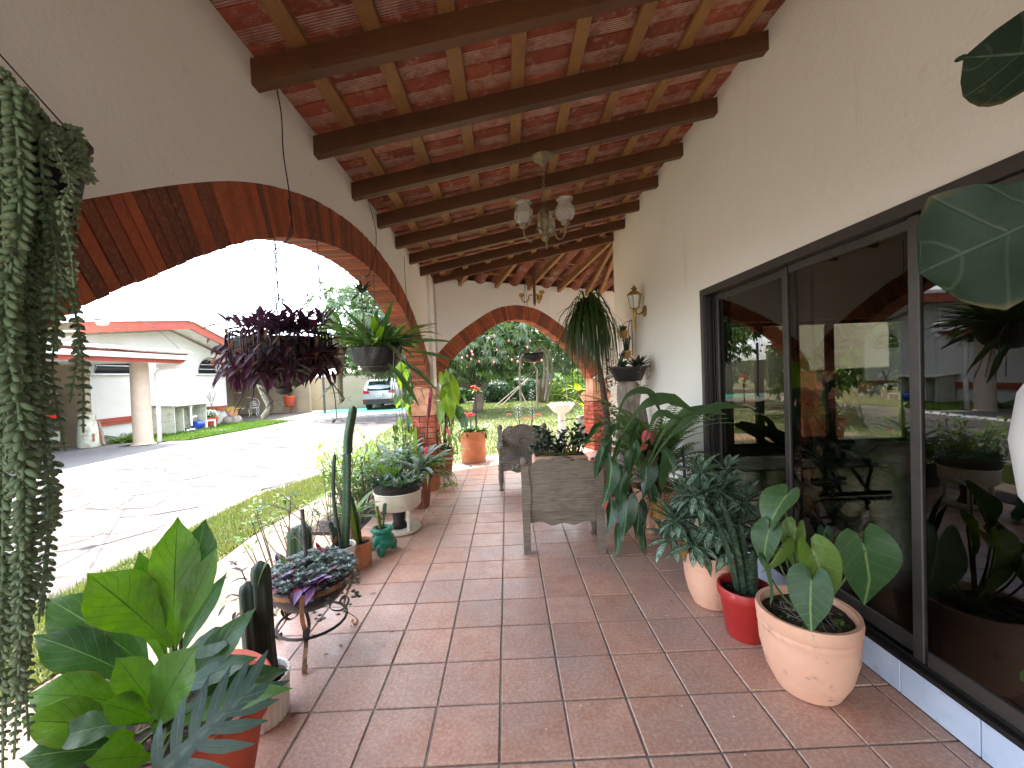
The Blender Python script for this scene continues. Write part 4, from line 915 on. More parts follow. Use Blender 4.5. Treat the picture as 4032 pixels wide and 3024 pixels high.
stuff(m.build('twigs', 'stone_grey', t)); m = MB(); m.box((0, 0, -.29), (.3, .5, .58)); m.build('ledge', 'plaster_far', t)
t = thing('potted_plant', 'small dark pot with twiggy plant near the white chair', 'potted plant', (-13.9, 20.6, GZ)); potmesh(t, 'std', .2, .34, 'terracotta_brown'); fern(t, (0, 0, .32), 7, .4, .1, 'dark_green', .6, 1.2)
def wrought_chair(name, label, loc, rz):
    t = thing(name, label, 'chair', loc, rz, 'white wrought iron chairs')
    m = MB(); m.lathe([(.19, 0), (.21, .015), (.19, .03)], 16, (0, 0, .42), cap=(True, True)); m.build('seat', 'pvc_white', t, True)
    for sx in (-1, 1):
        for sy in (-1, 1): m = MB(); m.tube(spline([(sx*.15, sy*.15, .42), (sx*.19, sy*.19, .3), (sx*.15, sy*.15, .12), (sx*.2, sy*.2, 0)], 8), .013, 6); m.build('leg', 'pvc_white', t)
    m = MB(); m.tube(spline([(-.17, .17, .42), (-.21, .2, .65), (-.12, .22, .88), (0, .22, .92), (.12, .22, .88), (.21, .2, .65), (.17, .17, .42)], 20), .013, 6); b = m.build('back', 'pvc_white', t)
    for k in range(5):
        m = MB(); c = (-.08+.08*(k % 3), .205, .58+.14*(k//3)); m.tube([(c[0]+math.cos(a)*.06, c[1], c[2]+math.sin(a)*.06) for a in [i*2*PI/12 for i in range(13)]], .008, 5); m.build('scroll', 'pvc_white', b)
    return t
wrought_chair('garden_chair', 'white wrought iron chair against the tan wall', (-13.3, 21.6, GZ), .3)
t = thing('plant_stand', 'red pot of feathery green plant on a red iron stand', 'potted plant', (-11.9, 22.5, GZ)); potmesh(t, 'std', .30, .55, 'terracotta_red', (0, 0, .42)); fern(t, (0, 0, .95), 24, .75, .10, 'fern_green', .8, 1.3, 20)
for k in range(4):
    a = k*PI/2+.4; m = MB(); m.tube(spline([(math.cos(a)*.24, math.sin(a)*.24, .42), (math.cos(a)*.34, math.sin(a)*.34, .2), (math.cos(a)*.26, math.sin(a)*.26, .06), (math.cos(a)*.36, math.sin(a)*.36, 0)], 8), .014, 6); m.build('leg', 'red_paint', t)
m = MB(); m.tube([(math.cos(a)*.27, math.sin(a)*.27, .4) for a in [i*2*PI/20 for i in range(21)]], .014, 6); m.build('ring', 'red_paint', t)
t = thing('feed_sack', 'patterned woven sack standing beside the carport wheel rim', 'sack', (-11.95, 11.75, GZ+.05)); m = MB(); m.lathe([(.2, 0), (.26, .04), (.25, .4), (.22, .7), (.16, .85), (.2, .95)], 14, sx=1.1, sy=.7); o = m.build('bag', 'shed_sheet', t, True)
for k in range(3): m = MB(); m.box((.262, -.1+.1*k, .3), (.01, .05, .22)); m.build('print', 'terracotta_brown', t)
t = thing('plank_bundle', 'old planks leaning against the house corner', 'planks', (-12.1, 12.1, GZ))
for k in range(5): stick('plank', (rnd.uniform(0, .5), rnd.uniform(-.3, .3), 0), (rnd.uniform(-.2, 0), rnd.uniform(-.1, .3), rnd.uniform(.5, .85)), .05, .03, 'drift_wood', t)

# ================================================================== trees and hedges
leafmat('mango_leaf', srgb(46, 72, 36), srgb(78, 104, 52), None, .34, .2, scale=1.2, spec=.7); leafmat('tree_dark', srgb(36, 62, 34), srgb(60, 92, 46), None, .45, .3, scale=1.2); leafmat('tree_mid', srgb(72, 108, 46), srgb(108, 138, 62), None, .45, .3, scale=1.2); leafmat('yellow_bloom', srgb(214, 196, 96), srgb(226, 214, 130), None, .6, .35, scale=3)
basic('bark', srgb(110, 94, 78), srgb(74, 62, 52), 9, .95, .8, 30, stretch=(1, 1, .3)); basic('mango_fruit', srgb(198, 104, 118), srgb(190, 130, 120), 3, .5)
def crown(cl, n, L, W, mat, par, droop=.6, per=8, seed=1, shell=.55, name='crown'):
    g = random.Random(seed); mb = MB(); tot = sum(c[3]*c[4]*c[5] for c in cl)
    for (cx, cy, cz, rx, ry, rz) in cl:
        k = int(n*rx*ry*rz/tot)
        for _ in range(k):
            while True:
                d = V((g.gauss(0, 1), g.gauss(0, 1), g.gauss(0, 1)))
                if d.length > .1: break
            d.normalize(); q = shell+(1-shell)*g.random()**.6; bump_ = 1+.22*mnoise.noise(d*2.1+V((cx, cy, cz)))
            p = V((cx+d.x*rx*q*bump_, cy+d.y*ry*q*bump_, cz+d.z*rz*q*bump_))
            ax = (d+V((g.uniform(-.5, .5), g.uniform(-.5, .5), g.uniform(-.6, .4)))).normalized(); o1 = ax.orthogonal().normalized(); o2 = ax.cross(o1)
            for i in range(per):
                a = 2*PI*i/per+g.uniform(-.3, .3); r_ = (o1*math.cos(a)+o2*math.sin(a)); ld = (r_*.9+ax*g.uniform(.1, .7)); ld.z -= droop*g.uniform(.5, 1.3); ld.normalize()
                s = ld.cross(ax); s = s.normalized() if s.length > .05 else o1
                l = L*g.uniform(.7, 1.2); w2 = W*g.uniform(.4, .6); b = len(mb.v); up3 = s.cross(ld)
                m_ = p+ld*l*.45+up3*l*.05; e = p+ld*l-V((0, 0, l*.15))
                mb.v += [tuple(p), tuple(m_-s*w2), tuple(m_+s*w2), tuple(e)]; mb.f += [(b, b+1, b+2), (b+1, b+3, b+2)]; mb.uv += [[(.5, 0), (.3, .5), (.7, .5)], [(.3, .5), (.5, 1), (.7, .5)]]
    return mb.build(name, mat, par)
def trunk(par, pts, rad, mat='bark', name='trunk', n=9): m = MB(); m.tube(pts, rad, n); return m.build(name, mat, par, True)
def tree(name, label, loc, cl, n, L, W, mat, trunks, cat='tree', droop=.5, per=7, seed=1, group=None, shell=.5):
    t = thing(name, label, cat, loc, 0, group); stuff_ = crown(cl, n, L, W, mat, t, droop, per, seed, shell)
    for pts, r_ in trunks: trunk(t, spline(pts, 8), [lerp(r_[0], r_[1], i/8) for i in range(9)])
    return t
mg = tree('mango_tree', 'large mango tree with drooping leaves and pink fruit beyond the far arch', (-1.4, 18.5, GZ),
  [(-2.6, -.4, 3.9, 3.2, 2.6, 2.0), (1.2, .0, 3.6, 3.0, 2.6, 1.9), (-.4, -1.0, 3.0, 3.0, 2.0, 1.6), (-4.4, .3, 3.4, 2.0, 2.0, 1.7), (3.2, .6, 3.2, 2.0, 2.0, 1.7), (.2, .5, 4.9, 2.6, 2.4, 1.4), (-5.4, .3, 4.7, 1.9, 1.8, 1.7), (-3.4, 0, 5.2, 1.9, 1.8, 1.4)], 3300, .34, .078, 'mango_leaf',
  [([(0, 0, 0), (.1, .1, .9), (-.3, .2, 2.0), (-1.2, 0, 3.4)], (.26, .08)), ([(.05, .05, .9), (.7, -.1, 1.7), (1.6, .2, 3.4)], (.16, .05)), ([(-.1, 0, 1.2), (-1.4, -.6, 1.6), (-3.0, -.4, 2.9)], (.14, .05))], droop=.75, per=9, seed=4)
m = MB(); st = MB(); g = random.Random(9)
for i in range(64):
    x, z = g.uniform(-5.2, 3.6), g.uniform(2.0, 4.6); y = -2.9+g.uniform(-.3, .6)+abs(x)*.12; r_ = .042; hl = g.uniform(.25, .6)
    m.ball((x, y, z), r_, 7, 6, (1, 1, 1.2)); st.tube([(x, y, z+.05), (x+.03, y+.05, z+hl)], .006, 4, False)
stuff(m.build('fruit', 'mango_fruit', mg, True)); stuff(st.build('fruit_stalk', 'grass_blade', mg))
g = random.Random(21)
for i in range(9):
    x = -9+i*3.0+g.uniform(-.6, .6); y = 28.5+g.uniform(-1, 1.5); h = g.uniform(2.4, 3.6)
    tree('dense_tree', ['dark dense tree at the back of the garden, %s of the row' % q for q in ('first', 'second', 'third', 'fourth', 'fifth', 'sixth', 'seventh', 'eighth', 'last')][i]+' from the left', (x, y, GZ), [(0, 0, h*.9, 2.1, 1.8, h*.85), (.8, .3, h*1.5, 1.5, 1.5, 1.4)], 620, .34, .13, 'tree_dark' if i % 3 else 'tree_mid', [([(0, 0, 0), (.1, 0, h*.5), (0, 0, h)], (.16, .06))], seed=30+i, per=7, group='trees at the back of the garden')
SHR = [(-.6, 24.6, 1.0, .9, 'tree_dark', 'dark shrub below the left branches of the mango'), (1.2, 25.2, 1.1, 1.0, 'tree_dark', 'dark shrub behind the leaning poles'), (3.0, 24.0, 1.2, 1.1, 'tree_mid', 'bright green shrub right of the hanging cactus'), (4.6, 21.5, 1.5, 1.4, 'tree_mid', 'bright bush behind the birdbath and ponytail palm'), (6.2, 18.5, 1.6, 1.5, 'tree_mid', 'tall bright bush at the right edge of the far arch'), (-3.0, 24.8, .9, .9, 'tree_dark', 'low dark shrub at the left end of the lawn'), (-11.2, 26.2, 1.2, 1.2, 'yellow_bloom', 'yellow flowering shrub left of the silver car')]
for i, (x, y, r_, h, mt, lb) in enumerate(SHR):
    tree('shrub', lb, (x, y, GZ), [(0, 0, h*.75, r_, r_*.9, h*.8)], 420, .20, .08, mt, [([(0, 0, 0), (0, 0, h*.4), (.05, 0, h*.8)], (.05, .02))], 'shrub', seed=60+i, per=6)
g = random.Random(5)
for i, (x, y, h, tx) in enumerate([(9.5, 12, 3.2, 0), (11.5, 16, 3.8, 0), (10.2, 20.5, 3.6, 0), (7.5, 24, 3.4, 0), (13, 11, 3.6, 0)]):
    tree('garden_tree', ['sunny green tree seen through the house beside the garden door', 'broad tree behind the sunny garden tree', 'tree at the right end of the lawn', 'tree rising behind the right end shrub', 'tree at the far right beyond the house'][i], (x, y, GZ), [(0, 0, h*.75, 2.1, 2.1, h*.62)], 800, .26, .1, 'tree_mid', [([(0, 0, 0), (.1, .1, h*.4), (0, 0, h*.8)], (.14, .05))], seed=80+i, per=7)
# dead trunk and leaning poles under the mango
t = thing('tree_stump', 'dark bare trunk standing at the edge of the lawn under the mango', 'stump', (1.9, 22.5, GZ)); trunk(t, [(0, 0, 0), (.05, 0, 1.2), (0, .05, 2.6)], [.30, .24, .2])
for i, (a, b, lb) in enumerate([((-.4, 21, 0), (1.5, 21.6, 1.75), 'long pale pole leaning to the right under the mango'), ((-.7, 21.3, 0), (1.4, 21.9, 1.6), 'second pole leaning beside the long pale pole'), ((1.0, 21.2, 0), (.6, 21.5, .95), 'short stick crossing below the leaning poles'), ((3.1, 21, 0), (2.9, 21.2, 1.9), 'upright thin stake right of the hanging cactus')]):
    m = MB(); m.tube([(0, 0, 0), V(b)-V(a)], .03, 7); o = m.build('garden_pole', 'drift_wood', None, loc=(a[0], a[1], GZ+.02)); tag(o, lb, 'pole')
bw_ = MB(); bw_.box((-1, 30.5, 1.0), (24, .2, 2.2)); o = bw_.build('garden_wall', 'stone_grey'); tag(o, 'grey block boundary wall behind the dark garden trees', 'wall')
gt = thing('garden_gate', 'brown timber gate between yellow shrub and silver car', 'gate', (-9.4, 25.6, GZ))
for k in range(7): m = MB(); m.box((-.55+k*.16, 0, .62), (.12, .04, 1.2)); m.build('board', 'stake_wood', gt)
for z in (.2, 1.05): m = MB(); m.box((-.07, .04, z), (1.2, .035, .09)); m.build('rail', 'stake_wood', gt)
m = MB(); m.box((-.75, 0, .7), (.16, .16, 1.5)); m.build('post', 'column_stone', gt)
def palm(name, label, loc, n, L, mat, h=0):
    t = thing(name, label, 'palm', loc); 
    if h: trunk(t, [(0, 0, 0), (.02, 0, h)], [.05, .035])
    fern(t, (0, 0, h), n, L, L*.3, mat, 1.1, 1.0, 18)
palm('young_palm', 'young feathery palm lit at the right of the garden', (3.6, 20.6, GZ), 9, 1.2, 'lime_fern', .7)
palm('young_palm', 'bright young palm nearer the right pier of the far arch', (4.6, 17.0, GZ), 10, 1.3, 'fern_green', .6)
o = blades('leaf_litter', [(-3, 21.5), (6, 20), (6, 24.5), (-3, 25.5)], GZ+.02, 2500, .09, 'litter' if 'litter' in MATS else 'grass_blade', 12, .03); stuff(o); tag(o, 'dry leaf litter along the back edge of the lawn', 'leaf litter')
# ================================================================== plant and pot materials
leafmat('birdnest', srgb(74, 126, 40), srgb(108, 156, 62), srgb(54, 96, 36), .36, .32, 9, .5, 3)
leafmat('birdnest_dark', srgb(52, 92, 46), srgb(84, 122, 74), srgb(120, 152, 100), .32, .30, 9, .3, 3)
leafmat('split_green', srgb(70, 98, 88), srgb(92, 118, 108), srgb(110, 136, 120), .35, .25, 6, .2, 3)
leafmat('anthurium', srgb(56, 90, 48), srgb(80, 114, 64), srgb(150, 172, 104), .45, .24, 7, .25, 3)
leafmat('anthurium_light', srgb(108, 142, 60), srgb(140, 168, 82), srgb(190, 204, 130), .4, .42, 7, .25, 3)
leafmat('anthurium_deep', srgb(42, 76, 46), srgb(66, 100, 62), srgb(130, 156, 96), .33, .25, 7, .25, 3)
leafmat('aglaonema', srgb(34, 62, 40), srgb(46, 78, 50), srgb(60, 90, 60), .4, .22, 6, .15, 4, 'silver', srgb(184, 210, 180))
leafmat('sanse', srgb(28, 50, 34), srgb(40, 64, 42), None, .4, .1, kind='band', back=srgb(78, 104, 76))
leafmat('sanse_edge', srgb(56, 84, 48), srgb(76, 104, 60), None, .4, .12, kind='edge', back=srgb(206, 206, 120))
leafmat('bromeliad', srgb(112, 138, 108), srgb(158, 174, 150), None, .45, .28, scale=9, kind='band', back=srgb(176, 188, 170))
leafmat('bromeliad_green', srgb(96, 132, 70), srgb(140, 166, 96), None, .45, .32, scale=6)
leafmat('purple_leaf', srgb(62, 38, 48), srgb(92, 58, 72), srgb(130, 84, 104), .4, .30, 1, 0, 6); leafmat('purple_bright', srgb(150, 104, 160), srgb(176, 132, 184), srgb(190, 160, 196), .4, .3, 1, 0, 6); leafmat('crimson_leaf', srgb(132, 36, 56), srgb(160, 54, 74), None, .4, .3)
leafmat('burro', srgb(122, 150, 110), srgb(160, 182, 142), None, .55, .12, scale=9); leafmat('ghost', srgb(142, 156, 146), srgb(182, 192, 182), None, .6, .1, scale=30)
leafmat('cereus', srgb(44, 74, 46), srgb(70, 100, 62), None, .55, .06, scale=9); leafmat('cactus_light', srgb(116, 144, 74), srgb(150, 166, 92), None, .5, .1, scale=7); leafmat('cactus_dark', srgb(34, 50, 38), srgb(52, 66, 48), None, .6, .03, scale=7)
leafmat('rattail', srgb(150, 152, 128), srgb(186, 184, 160), None, .8, .05, scale=40); leafmat('epi', srgb(66, 98, 54), srgb(94, 124, 70), srgb(80, 112, 64), .45, .35, 1, 0, 5); leafmat('epi_red', srgb(128, 60, 50), srgb(150, 80, 64), None, .5, .3)
leafmat('jade', srgb(40, 66, 48), srgb(64, 90, 64), None, .3, .08, scale=6); leafmat('dead_leaf', srgb(150, 114, 84), srgb(124, 90, 64), srgb(190, 150, 110), .8, .3, 6, .2); leafmat('yellow_leaf', srgb(196, 146, 50), srgb(176, 122, 40), srgb(206, 170, 90), .5, .4, 6, .2)
leafmat('ponytail', srgb(44, 70, 34), srgb(74, 102, 48), None, .4, .3, scale=3); leafmat('fiddle', srgb(30, 52, 32), srgb(44, 68, 44), srgb(88, 104, 84), .45, .25, 4, .5, 2); leafmat('fern_soft', srgb(92, 128, 66), srgb(128, 158, 92), None, .5, .38); leafmat('fern_brown', srgb(150, 122, 62), srgb(126, 96, 50), None, .6, .35)
leafmat('philo', srgb(110, 150, 52), srgb(146, 180, 74), srgb(160, 190, 100), .38, .45, 6, .25, 3); leafmat('crown_leaf', srgb(70, 104, 50), srgb(104, 138, 70), None, .45, .3)
leafmat('stem_green', srgb(88, 116, 58), srgb(118, 140, 76), None, .5, .1); basic('stem_brown', srgb(110, 92, 74), srgb(86, 70, 56), 20, .9, .3, 60)
leafmat('spathe', srgb(220, 72, 92), srgb(238, 110, 122), srgb(190, 50, 70), .3, .3, 5, .4); leafmat('spathe_old', srgb(176, 84, 64), srgb(150, 70, 56), None, .5, .2)
basic('thorn_stem', srgb(92, 86, 80), srgb(64, 58, 54), 30, .9, .4, 80); basic('black_plastic', srgb(30, 30, 31), srgb(20, 20, 21), 12, .5, .6, 25, srgb(48, 45, 43), 9, g0=.58, g1=.8)
basic('red_plastic', srgb(176, 46, 40), srgb(160, 38, 34), 5, .42, .05, 40, srgb(204, 120, 108), 9, g0=.64, g1=.78); basic('white_glaze', srgb(226, 220, 206), srgb(206, 196, 178), 9, .4, .1, 50, srgb(96, 80, 62), 11, g0=.66, g1=.74)
basic('enamel', srgb(216, 206, 184), srgb(190, 176, 150), 7, .45, .1, 40, srgb(110, 74, 48), 9, g0=.62, g1=.72); basic('green_glaze', srgb(30, 132, 98), srgb(20, 104, 78), 8, .35, .3, 30, srgb(18, 70, 56), 9); basic('rust_strap', srgb(168, 110, 66), srgb(126, 84, 54), 12, .7, .3, 60, srgb(56, 44, 38), 9, g0=.5, g1=.62)
basic('brass', srgb(176, 142, 72), srgb(140, 108, 52), 12, .38, .1, 50, metal=.75); basic('gold_pot', srgb(206, 164, 84), srgb(188, 144, 66), 9, .4, .1, 40, metal=.3); basic('copper_wire', srgb(150, 86, 62), srgb(120, 68, 50), 20, .5, metal=.4)
basic('rope', srgb(120, 110, 96), srgb(96, 86, 74), 40, .9); basic('white_plastic', srgb(238, 238, 236), srgb(228, 228, 226), 4, .35); basic('blue_paint', srgb(40, 92, 176), srgb(30, 76, 150), 9, .45); basic('olive_metal', srgb(150, 138, 106), srgb(120, 108, 80), 14, .5, .2, 60, srgb(84, 72, 54), 12, metal=.35)
def m_shade():
    t = NT('ribbed_glass'); t.col(srgb(236, 232, 222)); t.set(Roughness=.16); t.b.inputs['Transmission Weight'].default_value = .75; t.b.inputs['IOR'].default_value = 1.3
    v = t.n('ShaderNodeTexVoronoi'); v.inputs['Scale'].default_value = 38; t.l(t.pos(), v.inputs['Vector']); t.bump(v.outputs['Distance'], .9, .01); t.done('ribbed_glass')
m_shade()
basic('frosted', srgb(220, 222, 214), srgb(206, 208, 200), 30, .3)

# ================================================================== helpers for placed leaves
def leaf_to(par, base, tip, W, prof, mat, nrm=None, bend=.5, fold=.2, wave=0, name='leaf', nl=9, ripple=5, twist=0):
    base, tip = V(base), V(tip); ch = tip-base; d = ch.normalized(); mid = (base+tip)/2
    n = V(nrm) if nrm is not None else (CAM-mid).normalized()*.6+V((0, 0, .6))
    n = (n-d*n.dot(d)).normalized(); x = d.cross(n); d2 = M.Rotation(bend/2, 3, x) @ d
    L = ch.length*((bend/2)/math.sin(bend/2) if abs(bend) > .02 else 1)
    mb = MB(); leaf(mb, L, W, prof, bend, fold, wave, nl, twist, None, ripple); n2 = M.Rotation(bend/2, 3, x) @ n
    return ob(name, mb.mesh(name, mat, True), par, frame(base, d2, n2))
def heart_to(par, a, tip, mat, nrm=None, Wf=1.0, cup=.2, droop=.3, name='leaf'):
    a, tip = V(a), V(tip); L = (tip-a).length/.78; n = V(nrm) if nrm is not None else (CAM-a).normalized()*.7+V((0, 0, .45))
    mb = MB(); heart(mb, L, Wf*.92, cup, droop*1.3, .035); return ob(name, mb.mesh(name, mat, True), par, frame(a, tip-a, n))
def stem(par, pts, r=.004, mat='stem_green', name='stem', n=6, k=8, r2=None):
    m = MB(); q = spline(pts, k); m.tube(q, [lerp(r, r2 if r2 else r*.7, i/k) for i in range(k+1)], n); return m.build(name, mat, par, True)
def rosette(par, c, n, L, W, prof, mat, up=(.2, 1.4), bend=.6, fold=.25, name='leaf', sc=(.7, 1.1), wave=0, nvar=4, r0=.01, jit=.15, nl=7, axis=(0, 0, 1), join=None):
    pr = []
    for k in range(nvar if join is None else 0): mb = MB(); leaf(mb, L, W, prof, bend*(.6+.8*k/max(1, nvar-1)), fold, wave, nl); pr.append(mb.mesh(name, mat, True))
    q = V((0, 0, 1)).rotation_difference(V(axis).normalized()).to_matrix()
    for i in range(n):
        a = i*2.39996+rnd.uniform(-.25, .25); t = i/max(1, n-1); u = lerp(up[1], up[0], t**.8)
        d = q @ wav((math.cos(a), math.sin(a), u), jit); p = V(c)+q @ V((math.cos(a)*r0, math.sin(a)*r0, 0))
        if join is not None: leaf(join, L, W, prof, bend, fold, wave, min(nl, 4), 0, frame(p, d, q @ V((0, 0, 1)), rnd.uniform(*sc)), nc=2); continue
        ob(name, pr[rnd.randrange(nvar)], par, frame(p, d, q @ V((0, 0, 1)), rnd.uniform(*sc)))
def foliage(par, pts, L, W, prof, mat, name='foliage', fold=.2, bend=.4, nl=3, jit=.5, up=.5):
    mb = MB()
    for p in pts:
        a = rnd.uniform(0, 6.28); leaf(mb, L*rnd.uniform(.7, 1.2), W*rnd.uniform(.8, 1.1), prof, bend, fold, 0, nl, 0, frame(p, wav((math.cos(a), math.sin(a), up), jit)), nc=2)
    return stuff(mb.build(name, mat, par, True))
def cactus(par, pts, r, mat, ribs=5, name='stem', depth=.28, spines=True, r_end=.55, n=None, taper=.12):
    q = spline(pts, 26); m = len(q); N = ribs*4; mb = MB(); vs = []; nrm = None; sp = MB()
    for i, p in enumerate(q):
        d = (q[min(i+1, m-1)]-q[max(i-1, 0)]).normalized()
        if nrm is None: nrm = d.orthogonal().normalized()
        nrm = (nrm-d*nrm.dot(d)).normalized(); bn = d.cross(nrm); t = i/(m-1)
        tr0 = 1-min(.45, max(.06, r*.9/max(.01, (q[-1]-q[0]).length))); rr = r*(1-taper*t)*(1 if t < tr0 else math.sqrt(max(.02, 1-((t-tr0)/(1-tr0))**2)))
        for k in range(N):
            a = 2*PI*k/N; s = 1-depth*(.5-.5*math.cos(a*ribs)); vs.append(p+(nrm*math.cos(a)+bn*math.sin(a))*rr*s)
        if spines and t < .97:
            for k in range(ribs):
                a = 2*PI*k/ribs; o_ = nrm*math.cos(a)+bn*math.sin(a); b = p+o_*rr*.98
                for s_ in (-1, 0, 1): e = b+(o_+d*s_*.6+bn*s_*.3).normalized()*r*.28+d*0; sp.tube([b, e], [r*.02+.0004, .0002], 3, False)
    mb.add(vs, [(i*N+k, i*N+(k+1) % N, (i+1)*N+(k+1) % N, (i+1)*N+k) for i in range(m-1) for k in range(N)]+[tuple((m-1)*N+k for k in range(N))], [(k/N, i/m) for i in range(m) for k in range(N)])
    o = mb.build(name, mat, par, True)
    if spines: stuff(sp.build('spines', 'rope', o))
    return o
def spiky_stem(par, pts, r, mat='thorn_stem', name='stem', n=70, L=.012, k=12):
    m = MB(); q = spline(pts, k); m.tube(q, r, 8); o = m.build(name, mat, par, True); s = MB()
    for i in range(n):
        p = q[0].lerp(q[0], 0); u = rnd.random()*k; j = min(int(u), k-1); p = q[j].lerp(q[j+1], u-j); a = rnd.uniform(0, 6.28); d = (q[j+1]-q[j]).normalized(); o1 = d.orthogonal().normalized(); e = o1*math.cos(a)+d.cross(o1)*math.sin(a)
        s.tube([p+e*r*.9, p+e*(r+L)+d*L*.2], [L*.1, .0003], 3, False)
    stuff(s.build('thorns', mat, o)); return o
def loc(px_, py_, Y): return at(px_, py_, 'y', Y)

# ================================================================== left row, near to far
# --- hanging donkey tail
bt_ = thing('hanging_donkey_tail', 'trailing grey-green beaded succulent hanging at the left edge of the porch', 'hanging plant', (-1.08, .86, 1.2))
LW = V((-1.08, .86, 1.2))
def rel(p, L0): return V(p)-L0
bead = MB(); bead.ball((0, 0, 0), 1, 6, 5); BV = [V(v) for v in bead.v]; BF = bead.f
def strand(pts, n, r):
    q = spline(pts, n); mb = MB(); vs = mb.v; fs = mb.f
    for i, p in enumerate(q[:-1]):
        d = (q[i+1]-p).normalized(); o1 = d.orthogonal().normalized(); o2 = d.cross(o1)
        t = i/n; rr = r*(1 if t < .93 else (1-t)/.07*.6+.4)*rnd.uniform(.9, 1.1)
        for k in range(5):
            if rnd.random() < .14: continue
            a = 2*PI*k/5+i*1.3+rnd.uniform(-.3, .3); e = (o1*math.cos(a)+o2*math.sin(a)); ax = (e*.75+d*.66).normalized(); s1 = ax.orthogonal().normalized(); s2 = ax.cross(s1); c = p+e*rr*1.05; b = len(vs); rs = rr*rnd.uniform(.65, 1.2)
            vs += [tuple(c+s1*v.x*rs*.55+s2*v.y*rs*.55+ax*v.z*rs) for v in BV]; fs += [tuple(x+b for x in f) for f in BF]; mb.uv += [[(.5, .5)]*len(f) for f in BF]
    mb.tube(q, r*.3, 4)
    return mb
ST = [(4, 6, 1660, .80), (14, 30, 1640, .80), (24, 62, 1600, .86), (36, 38, 1505, .84), (46, 84, 1345, .88), (58, 66, 1270, .85), (70, 118, 1140, .92), (60, 92, 1330, .95), (80, 100, 1010, .88), (96, 140, 975, .92), (112, 150, 870, .88), (126, 180, 935, .95), (140, 168, 640, .90), (30, 22, 1420, .90), (50, 52, 1180, .78), (104, 122, 760, .86), (0, -14, 1500, .84), (118, 160, 620, .83), (40, 10, 1040, .8)]
for i, (xt, xb, yb, Y) in enumerate(ST):
    top = loc(xt, 200+xt*.85+rnd.uniform(-10, 25), Y-.02); bot = loc(xb, yb, Y); hook = top+V((rnd.uniform(-.04, .02), .03, -.02))
    pts = [hook, top+V((0, -.01, .02)), top.lerp(bot, .2)+V((rnd.uniform(-.02, .02), rnd.uniform(-.02, .02), 0)), top.lerp(bot, .45)+V((rnd.uniform(-.02, .02), rnd.uniform(-.02, .02), 0)), top.lerp(bot, .72)+V((rnd.uniform(-.02, .02), rnd.uniform(-.02, .02), 0)), bot]
    n = max(12, int((top-bot).length/.0125)); strand([rel(p, LW) for p in pts], n, (.0075+.0045*rnd.random())*(1 if xb < 90 else .85)).build('strand', 'burro', bt_, True)
for i in range(6):
    a = loc(130+i*6, 300+i*14, .88); b = loc(170+i*6, 285+i*22, .92); strand([rel(p, LW) for p in (a, a.lerp(b, .5)+V((0, 0, .01)), b)], 11, .007).build('shoot', 'burro', bt_, True)
c0 = rel(loc(60, 290, .90), LW); m = MB(); m.lathe([(.05, -.14), (.075, -.12), (.095, .0), (.1, .0), (.09, -.01)], 20, c0); m.build('pot', 'black_plastic', bt_, True)
for k in range(3): a = 2*PI*k/3; m = MB(); m.tube([c0+V((math.cos(a)*.09, math.sin(a)*.09, 0)), c0+V((-.18, .05, .30)), c0+V((-.2, .06, .9))], .0018, 5); m.build('hanger_wire', 'wire', bt_)
for i in range(5): stem(bt_, [rel(loc(100+i*12, 310, .9), LW), rel(loc(120+i*8, 340+i*10, .9), LW), rel(loc(128+i*9, 420+i*20, .9), LW)], .0035, 'stem_brown')
# --- large bird's nest anthurium
pb = V((-1.20, 1.42, 0)); t = thing('potted_anthurium', 'broad glossy green leaved plant in a big terracotta pot at bottom left', 'potted plant', pb)
potmesh(t, 'std', .27, .46, 'terracotta_red', n=44)
r_ = lambda x, y, Y: rel(loc(x, y, Y), pb)
BL = [((372, 1395), 1.42, (188, 1240), 1.36, .215, 'birdnest', .35), ((372, 1400), 1.47, (384, 1116), 1.55, .175, 'birdnest', .3), ((392, 1370), 1.5, (444, 1120), 1.62, .15, 'birdnest_dark', .35), ((330, 1585), 1.32, (432, 1392), 1.27, .20, 'birdnest', .5), ((345, 1570), 1.36, (556, 1312), 1.47, .12, 'birdnest_dark', .5), ((360, 1560), 1.34, (626, 1450), 1.42, .115, 'birdnest_dark', 1.0), ((330, 1450), 1.5, (98, 1292), 1.45, .20, 'birdnest_dark', .5), ((320, 1480), 1.45, (72, 1375), 1.36, .17, 'birdnest_dark', .6), ((300, 1530), 1.38, (52, 1505), 1.25, .16, 'birdnest', .9), ((290, 1590), 1.33, (40, 1560), 1.18, .15, 'birdnest', .8), ((290, 1620), 1.28, (40, 1640), 1.15, .13, 'birdnest_dark', .7), ((370, 1450), 1.52, (492, 1235), 1.66, .075, 'birdnest_dark', .5), ((365, 1440), 1.55, (410, 1225), 1.62, .08, 'birdnest', .3), ((350, 1440), 1.5, (335, 1300), 1.62, .12, 'birdnest', .5), ((330, 1470), 1.55, (230, 1330), 1.62, .14, 'birdnest_dark', .7), ((350, 1600), 1.30, (640, 1490), 1.28, .085, 'birdnest', 1.1), ((340, 1500), 1.5, (150, 1420), 1.58, .15, 'birdnest_dark', .8), ((335, 1640), 1.22, (180, 1650), 1.1, .12, 'birdnest', .8), ((360, 1420), 1.45, (300, 1190), 1.5, .11, 'birdnest', .3), ((375, 1430), 1.4, (520, 1370), 1.44, .11, 'birdnest_dark', .7), ((380, 1400), 1.48, (470, 1180), 1.55, .10, 'birdnest', .4), ((340, 1540), 1.3, (250, 1420), 1.28, .12, 'birdnest', .6), ((310, 1560), 1.3, (110, 1600), 1.2, .11, 'birdnest_dark', .9), ((350, 1520), 1.36, (560, 1420), 1.4, .09, 'birdnest_dark', .8), ((330, 1560), 1.28, (215, 1520), 1.2, .10, 'birdnest', .8)]
